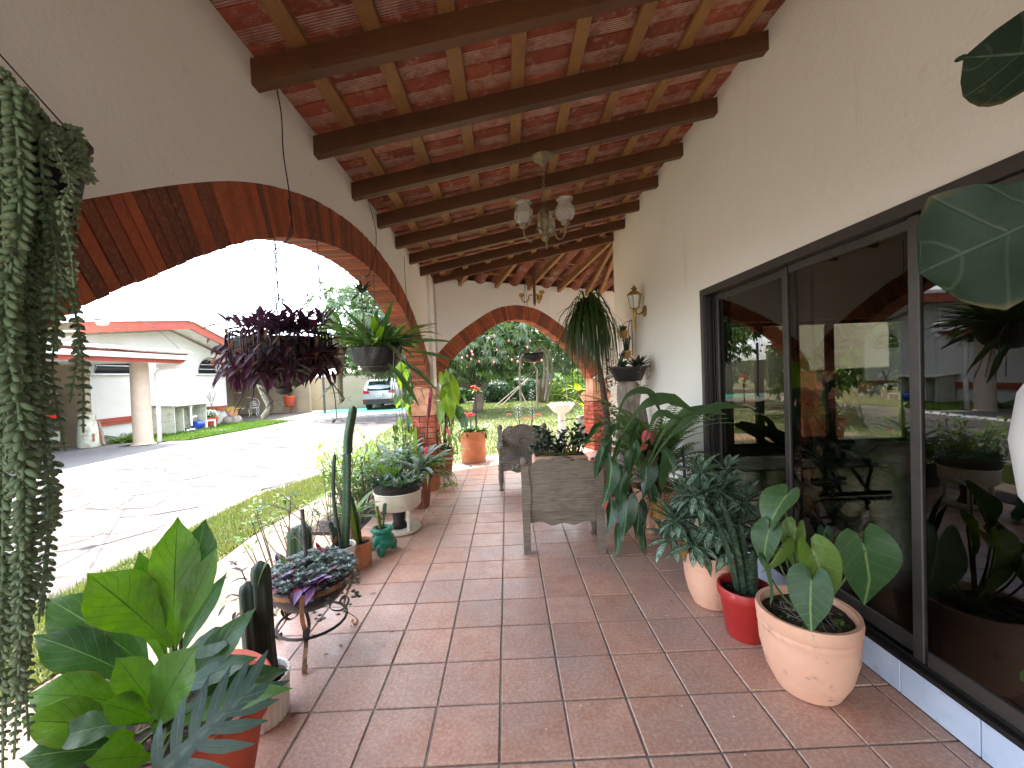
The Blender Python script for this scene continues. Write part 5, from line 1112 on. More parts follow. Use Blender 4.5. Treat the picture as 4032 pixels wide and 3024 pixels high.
for i, ((bx, by), bY, (tx, ty), tY, W, mt, bd) in enumerate(BL):
    a = r_(bx, by, bY); b = r_(tx, ty, tY); leaf_to(t, a, b, W*.86, 'obov', mt, nrm=(CAM-pb-(a+b)/2).normalized()*.75+V((0, 0, .5)), bend=bd, fold=.16, wave=.035, nl=18, ripple=9)
    stem(t, [V((rnd.uniform(-.05, .05), rnd.uniform(-.05, .05), .42)), a*.6+V((0, 0, .17)), a], .007, 'stem_green')
a, b = r_(330, 1690, 1.12), r_(535, 1490, 1.22); mb = MB(); split_leaf(mb, (b-a).length*1.02, .30, 6, None, .15); ob('split_leaf', mb.mesh('split_leaf', 'split_green', True), t, frame(a, b-a, (CAM-pb-a).normalized()+V((.3, 0, .5)))); stem(t, [V((.02, 0, .42)), a*.5+V((0, 0, .2)), a], .006)
foliage(t, [V((rnd.uniform(-.2, .2), rnd.uniform(-.2, .2), .41)) for _ in range(70)], .06, .014, 'lance', 'dead_leaf', 'litter')
rosette(t, (.16, -.12, .42), 12, .10, .022, 'lance', 'fern_green', (.3, 1.5), .7)
# --- white ribbed pot with cut cactus columns
p0 = V((-1.215, 1.90, 0)); t = thing('potted_cactus', 'white ribbed pot holding thick dark cut cactus columns behind the broad leaved plant', 'potted cactus', p0); potmesh(t, 'cyl', .125, .20, 'white_glaze', lobes=26, lamp=.02, n=104)
for dx, dy, h, rr in ((-.02, .01, .52, .042), (.035, .02, .62, .045), (.02, -.05, .40, .03)): o = cactus(t, [(dx, dy, .17), (dx-.01, dy, .35), (dx-.02, dy+.01, .17+h*.9)], rr, 'cactus_dark', 5, depth=.3, spines=False, taper=0)
stem(t, [(0, .05, .18), (-.04, .06, .5), (-.12, .1, .66)], .004, 'purple_leaf'); foliage(t, [V((-.1+rnd.uniform(-.1, .1), .08+rnd.uniform(-.05, .05), .45+rnd.uniform(0, .25))) for _ in range(26)], .06, .022, 'lance', 'purple_leaf', up=.1)
leaf_to(t, (.03, -.02, .62), (.09, .02, .76), .06, 'lance', 'epi', bend=.5)
# --- iron scroll stand with a bowl of succulents
p0 = V((-1.21, 2.42, 0)); t = thing('plant_stand', 'rusty iron scroll-leg stand with a round bowl of trailing succulents', 'plant stand', p0)
def strap(par, pts, w, mat, name='leg', k=24, th=.004):   # flat bar bent along a path
    q = spline(pts, k); mb = MB(); vs = []
    for i, p in enumerate(q):
        d = (q[min(i+1, k)]-q[max(i-1, 0)]).normalized(); s = d.cross(V((0, 0, 1))); s = s.normalized() if s.length > .05 else V((1, 0, 0)); rad = V((p.x, p.y, 0)); rad = rad.normalized() if rad.length > .01 else V((1, 0, 0)); s = V((-rad.y, rad.x, 0)); n = d.cross(s).normalized()
        vs += [p-s*w/2-n*th/2, p+s*w/2-n*th/2, p+s*w/2+n*th/2, p-s*w/2+n*th/2]
    mb.add(vs, [(i*4+a, i*4+(a+1) % 4, (i+1)*4+(a+1) % 4, (i+1)*4+a) for i in range(k) for a in range(4)]+[(3, 2, 1, 0), (k*4, k*4+1, k*4+2, k*4+3)]); o = mb.build(name, mat, par); fixn(o.data); return o
ringz = .40
for zz, rr in ((ringz, .235), (ringz-.10, .16)):
    mb = MB(); N = 36; vs = []
    for k in range(N): a = 2*PI*k/N; c, s = math.cos(a), math.sin(a); vs += [(c*rr, s*rr, zz-.014), (c*(rr+.004), s*(rr+.004), zz-.014), (c*(rr+.004), s*(rr+.004), zz+.014), (c*rr, s*rr, zz+.014)]
    mb.add(vs, [(k*4+a, k*4+(a+1) % 4, ((k+1) % N)*4+(a+1) % 4, ((k+1) % N)*4+a) for k in range(N) for a in range(4)]); o = mb.build('ring', 'rust_strap', t); fixn(o.data)
for k in range(3):
    a = R(-75+120*k); c, s = math.cos(a), math.sin(a); P_ = lambda r, z: (c*r, s*r, z)
    strap(t, [P_(.235, ringz), P_(.25, .30), P_(.20, .20), P_(.19, .13), P_(.245, .06), P_(.27, .02), P_(.255, .004), P_(.235, .02), P_(.24, .04)], .022, 'rust_strap')
    strap(t, [P_(.22, ringz-.02), P_(.15, .28), P_(.10, .18), P_(.17, .13), P_(.22, .17), P_(.2, .21), P_(.165, .19), P_(.18, .165)], .018, 'iron', 'scroll')
mb = MB(); mb.tube([(math.cos(a)*.19, math.sin(a)*.19, .15) for a in [i*2*PI/24 for i in range(25)]], .008, 6); mb.build('ring', 'iron', t)
mb = MB(); mb.lathe([(.12, .27), (.16, .28), (.21, .34), (.232, .42), (.222, .42), (.20, .37)], 36); mb.build('bowl', 'black_plastic', t, True)
mb = MB(); mb.lathe([(.215, .395), (.10, .43), (0, .44)], 24, cap=(False, False)); mb.build('soil', 'soil', t)
def gr_ros(c, r, nm='ghost', n=9):   # tiny succulent rosette
    for i in range(n):
        a = i*2.4; u = .25+.09*i; leaf(gm, r, r*.5, 'oval', .2, .5, 0, 2, 0, frame(c, (math.cos(a), math.sin(a), u)), nc=2)
gm = MB()
for i in range(420):
    a = rnd.uniform(0, 6.28); q = .245*math.sqrt(rnd.random()); c = (math.cos(a)*q, math.sin(a)*q, .435+.08*(1-q/.245)+rnd.uniform(-.01, .035)); gr_ros(c, rnd.uniform(.018, .034))
for i in range(120):   # trailing over the rim
    a = rnd.uniform(-1.2, 2.2); q = rnd.uniform(.235, .275); c = (math.cos(a)*q, math.sin(a)*q, .43-rnd.random()**1.5*.2); gr_ros(c, rnd.uniform(.014, .022))
stuff(gm.build('succulents', 'ghost', t))
for i in range(20): a = rnd.uniform(2.2, 5.6); q = rnd.uniform(.12, .23); rosette(t, (math.cos(a)*q, math.sin(a)*q, .45), 4, .125, .045, 'lance', ('purple_bright', 'purple_leaf', 'crimson_leaf')[i % 3], (-.3, .9), .6, jit=.3)
for i in range(6): a = rnd.uniform(0, 6.28); q = rnd.uniform(.02, .16); rosette(t, (math.cos(a)*q, math.sin(a)*q, .5), 3, .07, .024, 'lance', 'crimson_leaf' if i % 3 else 'crown_leaf', (.4, 1.8), .4)
for i in range(9): rosette(t, (-.19+rnd.uniform(-.07, .04), -.12+rnd.uniform(-.03, .05), .26+i*.03), 3, .08, .03, 'lance', 'purple_bright', (-.9, .1), .5, jit=.4)
spiky_stem(t, [(-.03, .02, .45), (-.04, .03, .62), (-.05, .04, .80)], .012, n=110)
for i in range(6):
    a = (2.2, 2.9, 3.5, 1.2, 4.0, 2.6)[i]; b = V((-.05, .04, .55+.045*i)); e = b+V((math.cos(a)*(.16+.02*i), math.sin(a)*.1, .05+.02*i)); stem(t, [b, b.lerp(e, .5)+V((0, 0, .02)), e], .0025, 'stem_brown'); leaf_to(t, e, e+V((math.cos(a)*.07, math.sin(a)*.05, -.03)), .035, 'lance', 'epi', bend=.6)
mb = MB(); mb.lathe([(.035, 0), (.045, .045), (.04, .045)], 14, (-.04, -.12, .42), cap=(False, False)); mb.build('pot_shard', 'terracotta', t)
# --- barrel-like ribbed cactus in a small pot behind the stand
p0 = V((-1.50, 2.88, 0)); t = thing('potted_cactus', 'stout four-ribbed green cactus behind the bowl of succulents', 'potted cactus', p0); potmesh(t, 'std', .10, .20, 'terracotta_brown')
cactus(t, [(0, 0, .17), (0, 0, .38), (.005, 0, .56)], .085, 'cereus', 7, depth=.34, taper=.1)
# --- slender leafy succulent shrubs on the path
for (x, y, h, lb) in ((-1.75, 3.05, .62, 'twiggy green succulent shrub left of the stout ribbed cactus'), (-1.72, 3.95, .70, 'twiggy shrub with yellow-green leaf tips beside the grass'), (-1.85, 3.5, .5, 'low twiggy succulent between the cacti and the grass')):
    t = thing('succulent_shrub', lb, 'shrub', (x, y, GZ)); tips = []
    for i in range(11):
        a = rnd.uniform(0, 6.28); e = V((math.cos(a)*rnd.uniform(.08, .26), math.sin(a)*rnd.uniform(.05, .2), h*rnd.uniform(.6, 1.25)+.1)); stem(t, [(0, 0, 0), e*.5+V((rnd.uniform(-.04, .04), 0, .02)), e], .005, 'stem_brown', 'twig', 5); tips.append(e)
    foliage(t, [e+V((rnd.gauss(0, .02), rnd.gauss(0, .02), rnd.gauss(0, .025))) for e in tips for _ in range(9)], .055, .024, 'obov', 'philo' if h > .65 else 'crown_leaf')
# --- white decorated pot with tall jointed cereus
p0 = V((-1.37, 3.27, 0)); t = thing('potted_cactus', 'white flower-print pot with a tall jointed cactus column', 'potted cactus', p0); pm = potmesh(t, 'std', .098, .25, 'white_glaze')
for k in range(10): a = k*.63; mb = MB(); mb.tube([(math.cos(a+dx*.09)*.096, math.sin(a+dx*.09)*.096, .10+.09*(k % 2)+dz*.012) for dx, dz in [(math.cos(q), math.sin(q)) for q in [i*PI/4 for i in range(9)]]], .002, 4, False); mb.build('print', 'terracotta_brown', pm)
cactus(t, [(.02, 0, .22), (.045, .01, .55), (.06, .01, .82), (.075, .0, 1.0)], .036, 'cereus', 4, depth=.4, taper=.02); cactus(t, [(.077, 0, .985), (.09, 0, 1.12), (.15, -.02, 1.36)], .040, 'cereus', 3, depth=.45, taper=.05)
cactus(t, [(-.02, .03, .22), (-.06, .04, .5), (-.07, .05, .72), (-.05, .06, .98)], .016, 'cactus_dark', 4, depth=.2, taper=.02); cactus(t, [(-.02, -.04, .22), (-.035, -.05, .34), (-.07, -.05, .46)], .020, 'cactus_dark', 5, depth=.2)
leaf_to(t, (-.03, -.06, .23), (-.02, -.07, .42), .045, 'strap', 'sanse', bend=.2); leaf_to(t, (-.04, -.05, .23), (.0, -.1, .36), .03, 'lance', 'dead_leaf', bend=.4)
# --- terracotta grooved pot
p0 = V((-1.30, 3.46, 0)); t = thing('potted_agave', 'orange grooved terracotta pot with pale green bladed succulent', 'potted plant', p0); potmesh(t, 'cyl', .095, .20, 'terracotta', lobes=22, lamp=.025, n=88)
for a, b, w, mt in (((-.02, 0, .17), (-.16, .06, .72), .085, 'cactus_light'), ((.0, .02, .17), (.02, .03, .52), .045, 'cactus_light'), ((0, 0, .17), (-.08, .03, .6), .05, 'cereus')): leaf_to(t, a, b, w, 'strap', mt, bend=.15, fold=.5)
rosette(t, (-.16, .24, .3), 16, .30, .06, 'strap', 'bromeliad_green', (.3, 1.8), .8, fold=.4); stem(t, [(-.16, .24, -.08), (-.16, .24, .3)], .03, 'stem_brown')
# --- green frog-footed pot
p0 = V((-1.185, 3.70, 0)); t = thing('potted_cactus', 'small emerald glazed three-footed pot with a little cactus', 'potted cactus', p0)
mb = MB(); mb.lathe([(.04, .035), (.09, .05), (.112, .09), (.105, .135), (.078, .165), (.074, .175), (.095, .19), (.105, .205), (.09, .22), (.06, .225), (.055, .20)], 30); mb.build('pot', 'green_glaze', t, True)
for k in range(3): a = R(-80+120*k); mb = MB(); mb.tube([(math.cos(a)*.07, math.sin(a)*.07, .09), (math.cos(a)*.10, math.sin(a)*.10, .05), (math.cos(a)*.105, math.sin(a)*.105, .02), (math.cos(a)*.12, math.sin(a)*.12, .004)], [.05, .042, .034, .02], 10); mb.build('foot', 'green_glaze', t, True)
mb = MB(); mb.lathe([(.058, .205), (0, .215)], 16, cap=(False, False)); mb.build('soil', 'soil', t)
cactus(t, [(-.015, 0, .2), (-.03, 0, .32), (-.04, 0, .42)], .018, 'cactus_light', 3, depth=.35); cactus(t, [(.01, 0, .2), (.02, 0, .29), (.025, 0, .34)], .009, 'cereus', 4); cactus(t, [(.025, 0, .335), (.03, 0, .38), (.038, 0, .44)], .020, 'cereus', 4, depth=.2)
# --- rusty enamel basin stand with black bowl
p0 = V((-1.17, 4.22, 0)); t = thing('basin_planter', 'rusty white enamel basin on legs holding a black bowl of dark rosettes', 'planter', p0)
mb = MB(); mb.lathe([(.20, .02), (.215, .0), (.225, .02), (.215, .035), (.19, .03)], 30, cap=(True, True)); mb.build('base_plate', 'enamel', t, True)
mb = MB(); mb.lathe([(.085, .03), (.06, .10), (.07, .2), (.09, .25)], 18); mb.build('pedestal', 'iron', t, True)
for k in range(3): a = R(-45+120*k); mb = MB(); mb.tube([(math.cos(a)*.19, math.sin(a)*.19, .02), (math.cos(a)*.20, math.sin(a)*.20, .25)], .022, 8); mb.build('leg', 'enamel', t)
mb = MB(); mb.lathe([(.17, .235), (.20, .24), (.228, .27), (.232, .40), (.245, .41), (.238, .42), (.22, .40)], 36); mb.build('basin', 'enamel', t, 50)
mb = MB(); mb.lathe([(.2, .38), (.235, .42), (.258, .48), (.265, .485), (.25, .48), (.23, .44)], 36); mb.build('bowl', 'black_plastic', t, True); mb = MB(); mb.lathe([(.24, .45), (.1, .47), (0, .48)], 20, cap=(False, False)); mb.build('soil', 'soil', t)
for i in range(15):
    a = i*2.4; q = .06+.16*math.sqrt(i/15); L_ = .13; rosette(t, (math.cos(a)*q, math.sin(a)*q, .48), 9, L_, .048, 'lance', ('sanse', 'anthurium_deep', 'bromeliad')[i % 3], (.25, 2.0), .35, fold=.5, jit=.2)
rosette(t, (-.04, .05, .55), 22, .16, .032, 'lance', 'fern_green', (-.2, 2.6), .7, fold=.3); stem(t, [(-.04, .05, .47), (-.04, .05, .70)], .012); rosette(t, (-.04, .05, .68), 14, .13, .03, 'lance', 'fern_green', (-.2, 1.6), .8, fold=.3)
stem(t, [(.2, -.12, .48), (.27, -.18, .5), (.3, -.2, .3), (.34, -.22, .12)], .002, 'rope', 'runner', 4); stem(t, [(.22, 0, .48), (.33, -.02, .54), (.36, -.05, .44)], .002, 'rope', 'runner', 4)
# --- tall terracotta pot with silver bromeliads
p0 = V((-1.12, 4.95, 0)); t = thing('potted_bromeliad', 'tall terracotta pot overflowing with silvery strap-leaved bromeliads', 'potted plant', p0); potmesh(t, 'std', .165, .42, 'terracotta_brown')
for c, n, L_, ax in (((0, 0, .40), 22, .50, (0, 0, 1)), ((-.22, .10, .42), 20, .48, (-.25, 0, 1)), ((.10, .12, .42), 16, .42, (.3, .1, 1)), ((-.36, -.05, .36), 16, .42, (-.3, 0, 1)), ((-.12, .28, .45), 14, .42, (0, .2, 1))):
    rosette(t, c, n, L_, .085, 'brom', 'bromeliad' if n != 16 else 'bromeliad_green', (.25, 2.4), 1.0, fold=.45, jit=.18, axis=ax, nl=9)
mb = MB(); mb.lathe([(.12, 0), (.15, .36), (.13, .36)], 18, (-.36, .02, GZ)); mb.build('nursery_pot', 'black_plastic', t)
rosette(t, (.12, -.02, .42), 7, .55, .045, 'grass', 'bromeliad_green', (-.1, .5), 1.6, fold=.3); leaf_to(t, (-.02, .02, .55), (.0, .0, .98), .06, 'brom', 'bromeliad_green', bend=.2)
for k in range(5): leaf_to(t, (.10, .05, .62), (.10+.05*math.cos(k*1.2), .04, .70+.04*math.sin(k*1.2)), .05, 'lance', 'flower_pink', bend=.3)
# --- smaller terracotta pot with trailing leaves
p0 = V((-1.13, 5.72, 0)); t = thing('potted_plant', 'small ochre terracotta pot with trailing yellow-green stems on the tiles', 'potted plant', p0); potmesh(t, 'cyl', .15, .34, 'terracotta'); rosette(t, (0, 0, .32), 16, .38, .06, 'strap', 'bromeliad_green', (.0, 1.6), 1.3, fold=.3)
for k in range(5): e = V((.12+rnd.uniform(0, .35), rnd.uniform(-.25, .1), .02)); stem(t, [(.08, 0, .34), (.18, e.y*.5, .3), e], .004); foliage(t, [e+V((rnd.gauss(0, .05), rnd.gauss(0, .04), .02+abs(rnd.gauss(0, .02)))) for _ in range(8)], .06, .035, 'oval', 'philo')
# --- brown pot with climbing philodendron on a stake
p0 = V((-1.05, 6.55, 0)); t = thing('climbing_philodendron', 'heart-leaved climber on a wooden stake in a dark brown pot by the left pier', 'climbing plant', p0); potmesh(t, 'std', .15, .42, 'terracotta_brown')
stick('stake', (0, .02, .3), (.09, .1, 1.66), .05, .02, 'stake_wood', t)
for k in range(16): a = rnd.uniform(0, 6.3); stem(t, [(rnd.uniform(-.08, .08), rnd.uniform(-.05, .08), .35), (rnd.uniform(-.12, .14), rnd.uniform(-.08, .1), .7), (rnd.uniform(-.05, .2), rnd.uniform(-.05, .1), 1.0+rnd.random()*.35)], .008, 'stem_brown', 'vine')
r_ = lambda x, y, Y: rel(loc(x, y, Y), p0)
for (ax_, ay, tx, ty, mt) in ((935, 890, 925, 945, 'anthurium'), (950, 855, 985, 845, 'anthurium_light'), (975, 830, 992, 900, 'philo'), (960, 815, 968, 865, 'philo'), (1000, 820, 1028, 828, 'anthurium'), (965, 860, 990, 930, 'philo'), (985, 865, 998, 905, 'philo'), (990, 890, 1012, 945, 'anthurium'), (1000, 905, 1012, 940, 'anthurium'), (975, 925, 962, 985, 'anthurium_light'), (948, 880, 962, 930, 'philo'), (962, 840, 940, 880, 'philo'), (1005, 860, 1010, 890, 'philo'), (980, 950, 1005, 1000, 'anthurium_light')):
    Y = 6.35+rnd.uniform(-.1, .15); a_ = r_(ax_, ay, Y); b_ = r_(tx, ty, Y-.03); heart_to(t, a_, a_.lerp(b_, .78), mt, Wf=rnd.uniform(.75, .95))
foliage(t, [V((rnd.uniform(-.1, .35), rnd.uniform(-.2, .1), .35+rnd.random()*.3)) for _ in range(60)], .09, .05, 'oval', 'philo')
stem(t, [(-.22, -.35, .35), (-.18, -.35, .8), (-.14, -.33, 1.25)], .012, 'crimson_leaf', 'flower_spike'); leaf_to(t, (-.17, -.34, .95), (-.10, -.33, 1.42), .06, 'strap', 'crimson_leaf', bend=.3, wave=.05)
for (x, y) in ((962, 925), (895, 905)): p = r_(x, y, 6.0); leaf_to(t, p, p+V((.06, 0, -.12)), .08, 'oval', 'spathe', bend=.3)
# --- creepers on the outer side of the left pier
t = thing('pier_creeper', 'yellow-green heart-leaved creeper climbing outside the left brick pier', 'climbing plant', (-1.62, 6.3, GZ)); LP_ = V((-1.62, 6.3, GZ))
for k in range(46):
    p = loc(rnd.uniform(852, 888), rnd.uniform(770, 985), 6.3+rnd.uniform(-.2, .4))-LP_; heart_to(t, p, p+V((rnd.uniform(-.05, .05), -.02, -.10-rnd.random()*.06)), 'philo' if k % 3 else 'anthurium', Wf=.9)
for k in range(6): stem(t, [(rnd.uniform(-.1, .1), 0, 0), (rnd.uniform(-.15, .1), .05, .8), (rnd.uniform(-.15, .1), 0, 1.7)], .006, 'stem_brown', 'vine')
# --- low shrubs in the bed by the pier
for (x, y, lb, mt) in ((-1.9, 5.2, 'leafy bed plant behind the silver bromeliads', 'crown_leaf'), (-2.1, 6.0, 'thorny shrub in the bed left of the brick pier', 'philo'), (-1.75, 5.8, 'grey-green succulent shrub in the bed close to the pier', 'bromeliad_green'), (-1.72, 4.65, 'bushy green plant in the bed behind the enamel basin', 'crown_leaf'), (-2.0, 4.9, 'yellowish shrub in the bed at the edge of the grass', 'philo'), (-1.62, 6.25, 'leafy bed plant pressed against the brick pier', 'fern_green')):
    t = thing('bed_shrub', lb, 'shrub', (x, y, GZ+.04)); tips = []
    for i in range(16):
        a = rnd.uniform(0, 6.28); e = V((math.cos(a)*rnd.uniform(.1, .35), math.sin(a)*rnd.uniform(.1, .3), rnd.uniform(.3, .85))); stem(t, [(0, 0, 0), e*.5+V((.03, 0, .05)), e], .006, 'stem_brown', 'twig', 5); tips.append(e)
    foliage(t, [lerp(V((0, 0, .1)), e, rnd.uniform(.5, 1.1))+V((rnd.gauss(0, .05), rnd.gauss(0, .05), rnd.gauss(0, .05))) for e in tips for _ in range(22)], .10, .045, 'obov', mt)
# --- ochre cylinder pot with crown of thorns at the far step
p0 = V((-.66, 7.46, 0)); t = thing('potted_crown_of_thorns', 'ochre cylinder pot with drooping rosettes and a tall red-flowered thorny stem', 'potted plant', p0); potmesh(t, 'cyl', .235, .56, 'terracotta', n=40)
for c in ((-.12, -.08, .58), (.12, -.06, .56), (0, .1, .58), (-.2, .05, .55), (.2, .08, .56)): rosette(t, c, 16, .24, .055, 'strap', 'crown_leaf', (-.6, 1.2), .9, fold=.3)
spiky_stem(t, [(.07, 0, .5), (.07, 0, .9), (.08, 0, 1.28)], .016, n=120, L=.018); rosette(t, (.08, 0, 1.29), 8, .14, .045, 'oval', 'philo', (-.1, .8), .5)
def blossoms(c, n, s, r=.03):
    mb = MB()
    for i in range(n): mb.ball(V(c)+V((rnd.gauss(0, s), rnd.gauss(0, s), rnd.gauss(0, s*.5))), r*rnd.uniform(.6, 1), 5, 4, (1, 1, .5))
    stuff(mb.build('blossom', 'flower_red', t, True))
blossoms((.08, 0, 1.34), 22, .05); spiky_stem(t, [(-.02, -.1, .5), (-.02, -.1, .78)], .012, n=50); blossoms((-.02, -.1, .86), 18, .045)
# ================================================================== carved armchairs
def armchair(name, label, loc_, rz, carved):
    t = thing(name, label, 'armchair', loc_, rz, None)      # back at y = 0, sitter faces +y
    W2 = .335
    def scall(k, n=40): # scalloped crest
        u = -1+2*k/n; return .745+.05*math.cos(u*PI*.5)+.045*abs(math.sin(u*PI*1.5+PI*.5))**.8-.02*(abs(u) > .95)
    N = 40; crest = [(-.285+.57*k/N, scall(k, N)) for k in range(N+1)]
    mb = MB(); mb.prism([(-.285, .37)]+[(.285, .37)]+crest[::-1], (-.018, .018), 'y'); o = mb.build('back_panel', 'bench_wood', t); fixn(o.data); bpn = o
    if carved:
        for k in range(24):
            a0 = 2*PI*k/24; pts = [(math.cos(a0+q*.9)*(.03+q*.19), .02, .60+math.sin(a0+q*.9)*(.03+q*.19)) for q in [i/6 for i in range(7)]]; m = MB(); m.tube(pts, [.004+.007*i/6 for i in range(7)], 5); m.build('carved_ray', 'bench_wood', bpn, True)
        m = MB(); m.tube([(math.cos(a)*.232, .02, .60+math.sin(a)*.232) for a in [i*2*PI/40 for i in range(41)]], .009, 6); m.build('carved_ring', 'bench_wood', bpn, True)
    for s in (-1, 1):
        x = s*(W2-.015); pr = [(-.03, 0), (.03, 0), (.035, .42), (.03, .74), (.036, .80), (.02, .83), (0, .838), (-.02, .83), (-.036, .80), (-.03, .74), (-.05, .5), (-.035, .42)]
        mb = MB(); mb.prism([(p[0]*(s if True else 1)+x, p[1]) for p in pr], (-.03, .035), 'y'); o = mb.build('back_leg', 'bench_wood', t); fixn(o.data)
        m = MB(); m.tube([(x, -.034, .805), (x, .04, .805)], .034, 12); m.build('scroll', 'bench_wood', o, True)
        m = MB(); q = spline([(x, .40, .0), (x, .405, .03), (x, .375, .06), (x, .37, .16), (x, .40, .26), (x, .40, .35)], 14); m.tube(q, [.034, .036, .026, .022, .022, .024, .027, .031, .036, .036, .034, .032, .032, .032, .032], 10); m.build('front_leg', 'bench_wood', t, True)
        m = MB(); m.lathe([(.030, 0), (.018, .03), (.028, .07), (.02, .11), (.032, .16)], 12, (x, .40, .415)); m.build('arm_post', 'bench_wood', t, True)
        m = MB(); m.hexa([(x-.03, .03, .575), (x+.03, .03, .575), (x+.04, .46, .575), (x-.04, .46, .575), (x-.03, .03, .625), (x+.03, .03, .625), (x+.038, .45, .612), (x-.038, .45, .612)]); o = m.build('armrest', 'bench_wood', t); fixn(o.data)
        m = MB(); m.tube([(x-.042, .455, .59), (x+.042, .455, .59)], .026, 10); m.build('scroll', 'bench_wood', o, True)
        m = MB(); N2_ = 12; m.prism([(.04, .37)]+[(.37, .37)]+[(lerp(.37, .04, k/N2_), .27-.02*math.sin(k/N2_*PI*3)) for k in range(N2_+1)], (x-.011, x+.011), 'x'); o = m.build('side_apron', 'bench_wood', t); fixn(o.data)
    for k in range(4): m = MB(); m.box((0, .055+.108*k+.02, .385), (2*W2-.05, .102, .026), bevel=.004); m.build('seat_plank', 'bench_wood', t)
    for y, nm in ((.405, 'front_apron'), (.03, 'back_apron')):
        N3 = 24; m = MB(); m.prism([(-.29, .37), (.29, .37)]+[(lerp(.29, -.29, k/N3), .27-.03*math.sin(k/N3*PI)-.012*math.cos(k/N3*PI*6)) for k in range(N3+1)], (y-.010, y+.010), 'y'); o = m.build(nm, 'bench_wood', t); fixn(o.data)
        if carved and y > .1:
            for s in (-1, 1): m = MB(); m.tube(spline([(s*.22, y+.012, .34), (s*.18, y+.012, .28), (s*.11, y+.012, .27), (s*.09, y+.012, .31), (s*.13, y+.012, .32)], 12), .006, 5); m.build('carved_leaf', 'bench_wood', o, True)
    return t
armchair('carved_armchair', 'weathered wooden armchair seen from the back, nearest on the tiles', (.443, 3.51, 0), R(-2.5), True)
armchair('carved_armchair', 'carved wooden armchair with sunburst disc back facing the camera', (.19, 5.90, 0), R(180), True)
# planter of jade plant on a low stool between the chairs
p0 = V((.55, 4.55, 0)); t = thing('jade_planter', 'pink-edged planter of dark jade plant and striped rosettes between the two armchairs', 'potted plant', p0)
mb = MB(); mb.box((0, 0, .57), (.60, .24, .16), bevel=.02); mb.build('trough', 'terracotta_pale', t)
for sx in (-1, 1):
    for sy in (-1, 1): mb = MB(); mb.box((sx*.24, sy*.1, .22), (.05, .05, .44)); mb.build('table_leg', 'bench_wood', t)
mb = MB(); mb.box((0, 0, .46), (.66, .36, .035), bevel=.005); mb.build('table_top', 'bench_wood', t)
mb = MB(); mb.box((0, 0, .64), (.54, .18, .03)); mb.build('soil', 'soil', t)
jm = MB()
for i in range(56):
    c = V((rnd.uniform(-.28, .34), rnd.uniform(-.1, .12), .68+rnd.random()*.20*(1 if i % 3 else 1.3))); stem(t, [(c.x*.8, c.y*.8, .64), c], .006, 'stem_brown', 'branch', 5, 4); rosette(t, c, 8, .085, .056, 'obov', 'jade', (-.2, 1.6), .2, fold=.15, nl=4, join=jm)
stuff(jm.build('foliage', 'jade', t, True))
for c in ((-.12, -.11, .66), (.02, -.12, .66), (.12, -.12, .67)): rosette(t, c, 14, .14, .032, 'lance', 'sanse_edge', (.2, 1.8), .3, fold=.5)
stem(t, [(-.3, -.05, .66), (-.38, -.1, .72), (-.5, -.16, .56)], .003, 'rope', 'runner'); rosette(t, (-.5, -.16, .56), 6, .05, .025, 'obov', 'ghost', (-.5, .8), .2); rosette(t, (-.26, 0, .82), 6, .06, .03, 'obov', 'ghost', (0, 1), .2)

# ================================================================== right side, near to far
p0 = V((1.40, 1.93, 0)); t = thing('potted_anthurium', 'pale terracotta banded pot with large heart-shaped green leaves beside the glass door', 'potted plant', p0); potmesh(t, 'belly', .205, .385, 'terracotta_pale', n=56)
r_ = lambda x, y, Y: rel(loc(x, y, Y), p0)
for (ax_, ay, aY, tx, ty, tY, mt, wf, cup, nr) in ((1868, 1190, 1.88, 1910, 1342, 1.84, 'anthurium', 1.05, .12, None), (1752, 1262, 1.78, 1742, 1376, 1.72, 'anthurium', 1.0, .25, None), (1760, 1200, 1.86, 1812, 1326, 1.80, 'anthurium_light', .8, .55, (-.3, -.7, .5)), (1692, 1080, 2.0, 1632, 1158, 1.98, 'anthurium', .9, .4, None), (1660, 1150, 1.98, 1636, 1232, 1.95, 'anthurium', .85, .3, None), (1652, 1228, 1.9, 1690, 1312, 1.86, 'anthurium', .85, .3, None), (1718, 1150, 1.98, 1705, 1236, 1.95, 'anthurium_light', .7, .5, (-.6, -.4, .6)), (1782, 1150, 2.1, 1786, 1195, 2.08, 'anthurium_deep', .8, .2, None), (1828, 1160, 2.06, 1848, 1208, 2.04, 'anthurium_deep', .9, .2, None), (1690, 1180, 1.95, 1660, 1250, 1.9, 'anthurium_light', .6, .6, (.6, -.4, .5))):
    a = r_(ax_, ay, aY); heart_to(t, a, r_(tx, ty, tY), mt, (None if nr is None else nr), wf, cup, .35); stem(t, [(rnd.uniform(-.05, .05), rnd.uniform(-.05, .05), .34), a*.55+V((0, 0, .12)), a], .006, 'stem_green', 'petiole')
rosette(t, (.08, -.09, .35), 10, .03, .02, 'oval', 'fern_green', (0, 1), .2); foliage(t, [V((rnd.uniform(-.13, .15), rnd.uniform(-.15, .12), .355)) for _ in range(60)], .022, .016, 'oval', 'fern_green', 'weeds'); 
for k in range(14): a = rnd.uniform(0, 6.3); stem(t, [(rnd.uniform(-.1, .1), rnd.uniform(-.1, .1), .35), (rnd.uniform(-.12, .12), rnd.uniform(-.12, .12), .40), (rnd.uniform(-.14, .14), rnd.uniform(-.14, .1), .36)], .002, 'rope', 'dry_stalk', 4)
p0 = V((1.33, 2.33, 0)); t = thing('potted_snake_plant', 'red plastic pot with dark banded upright leaves', 'potted plant', p0); potmesh(t, 'std', .135, .29, 'red_plastic', n=44)
pr = []
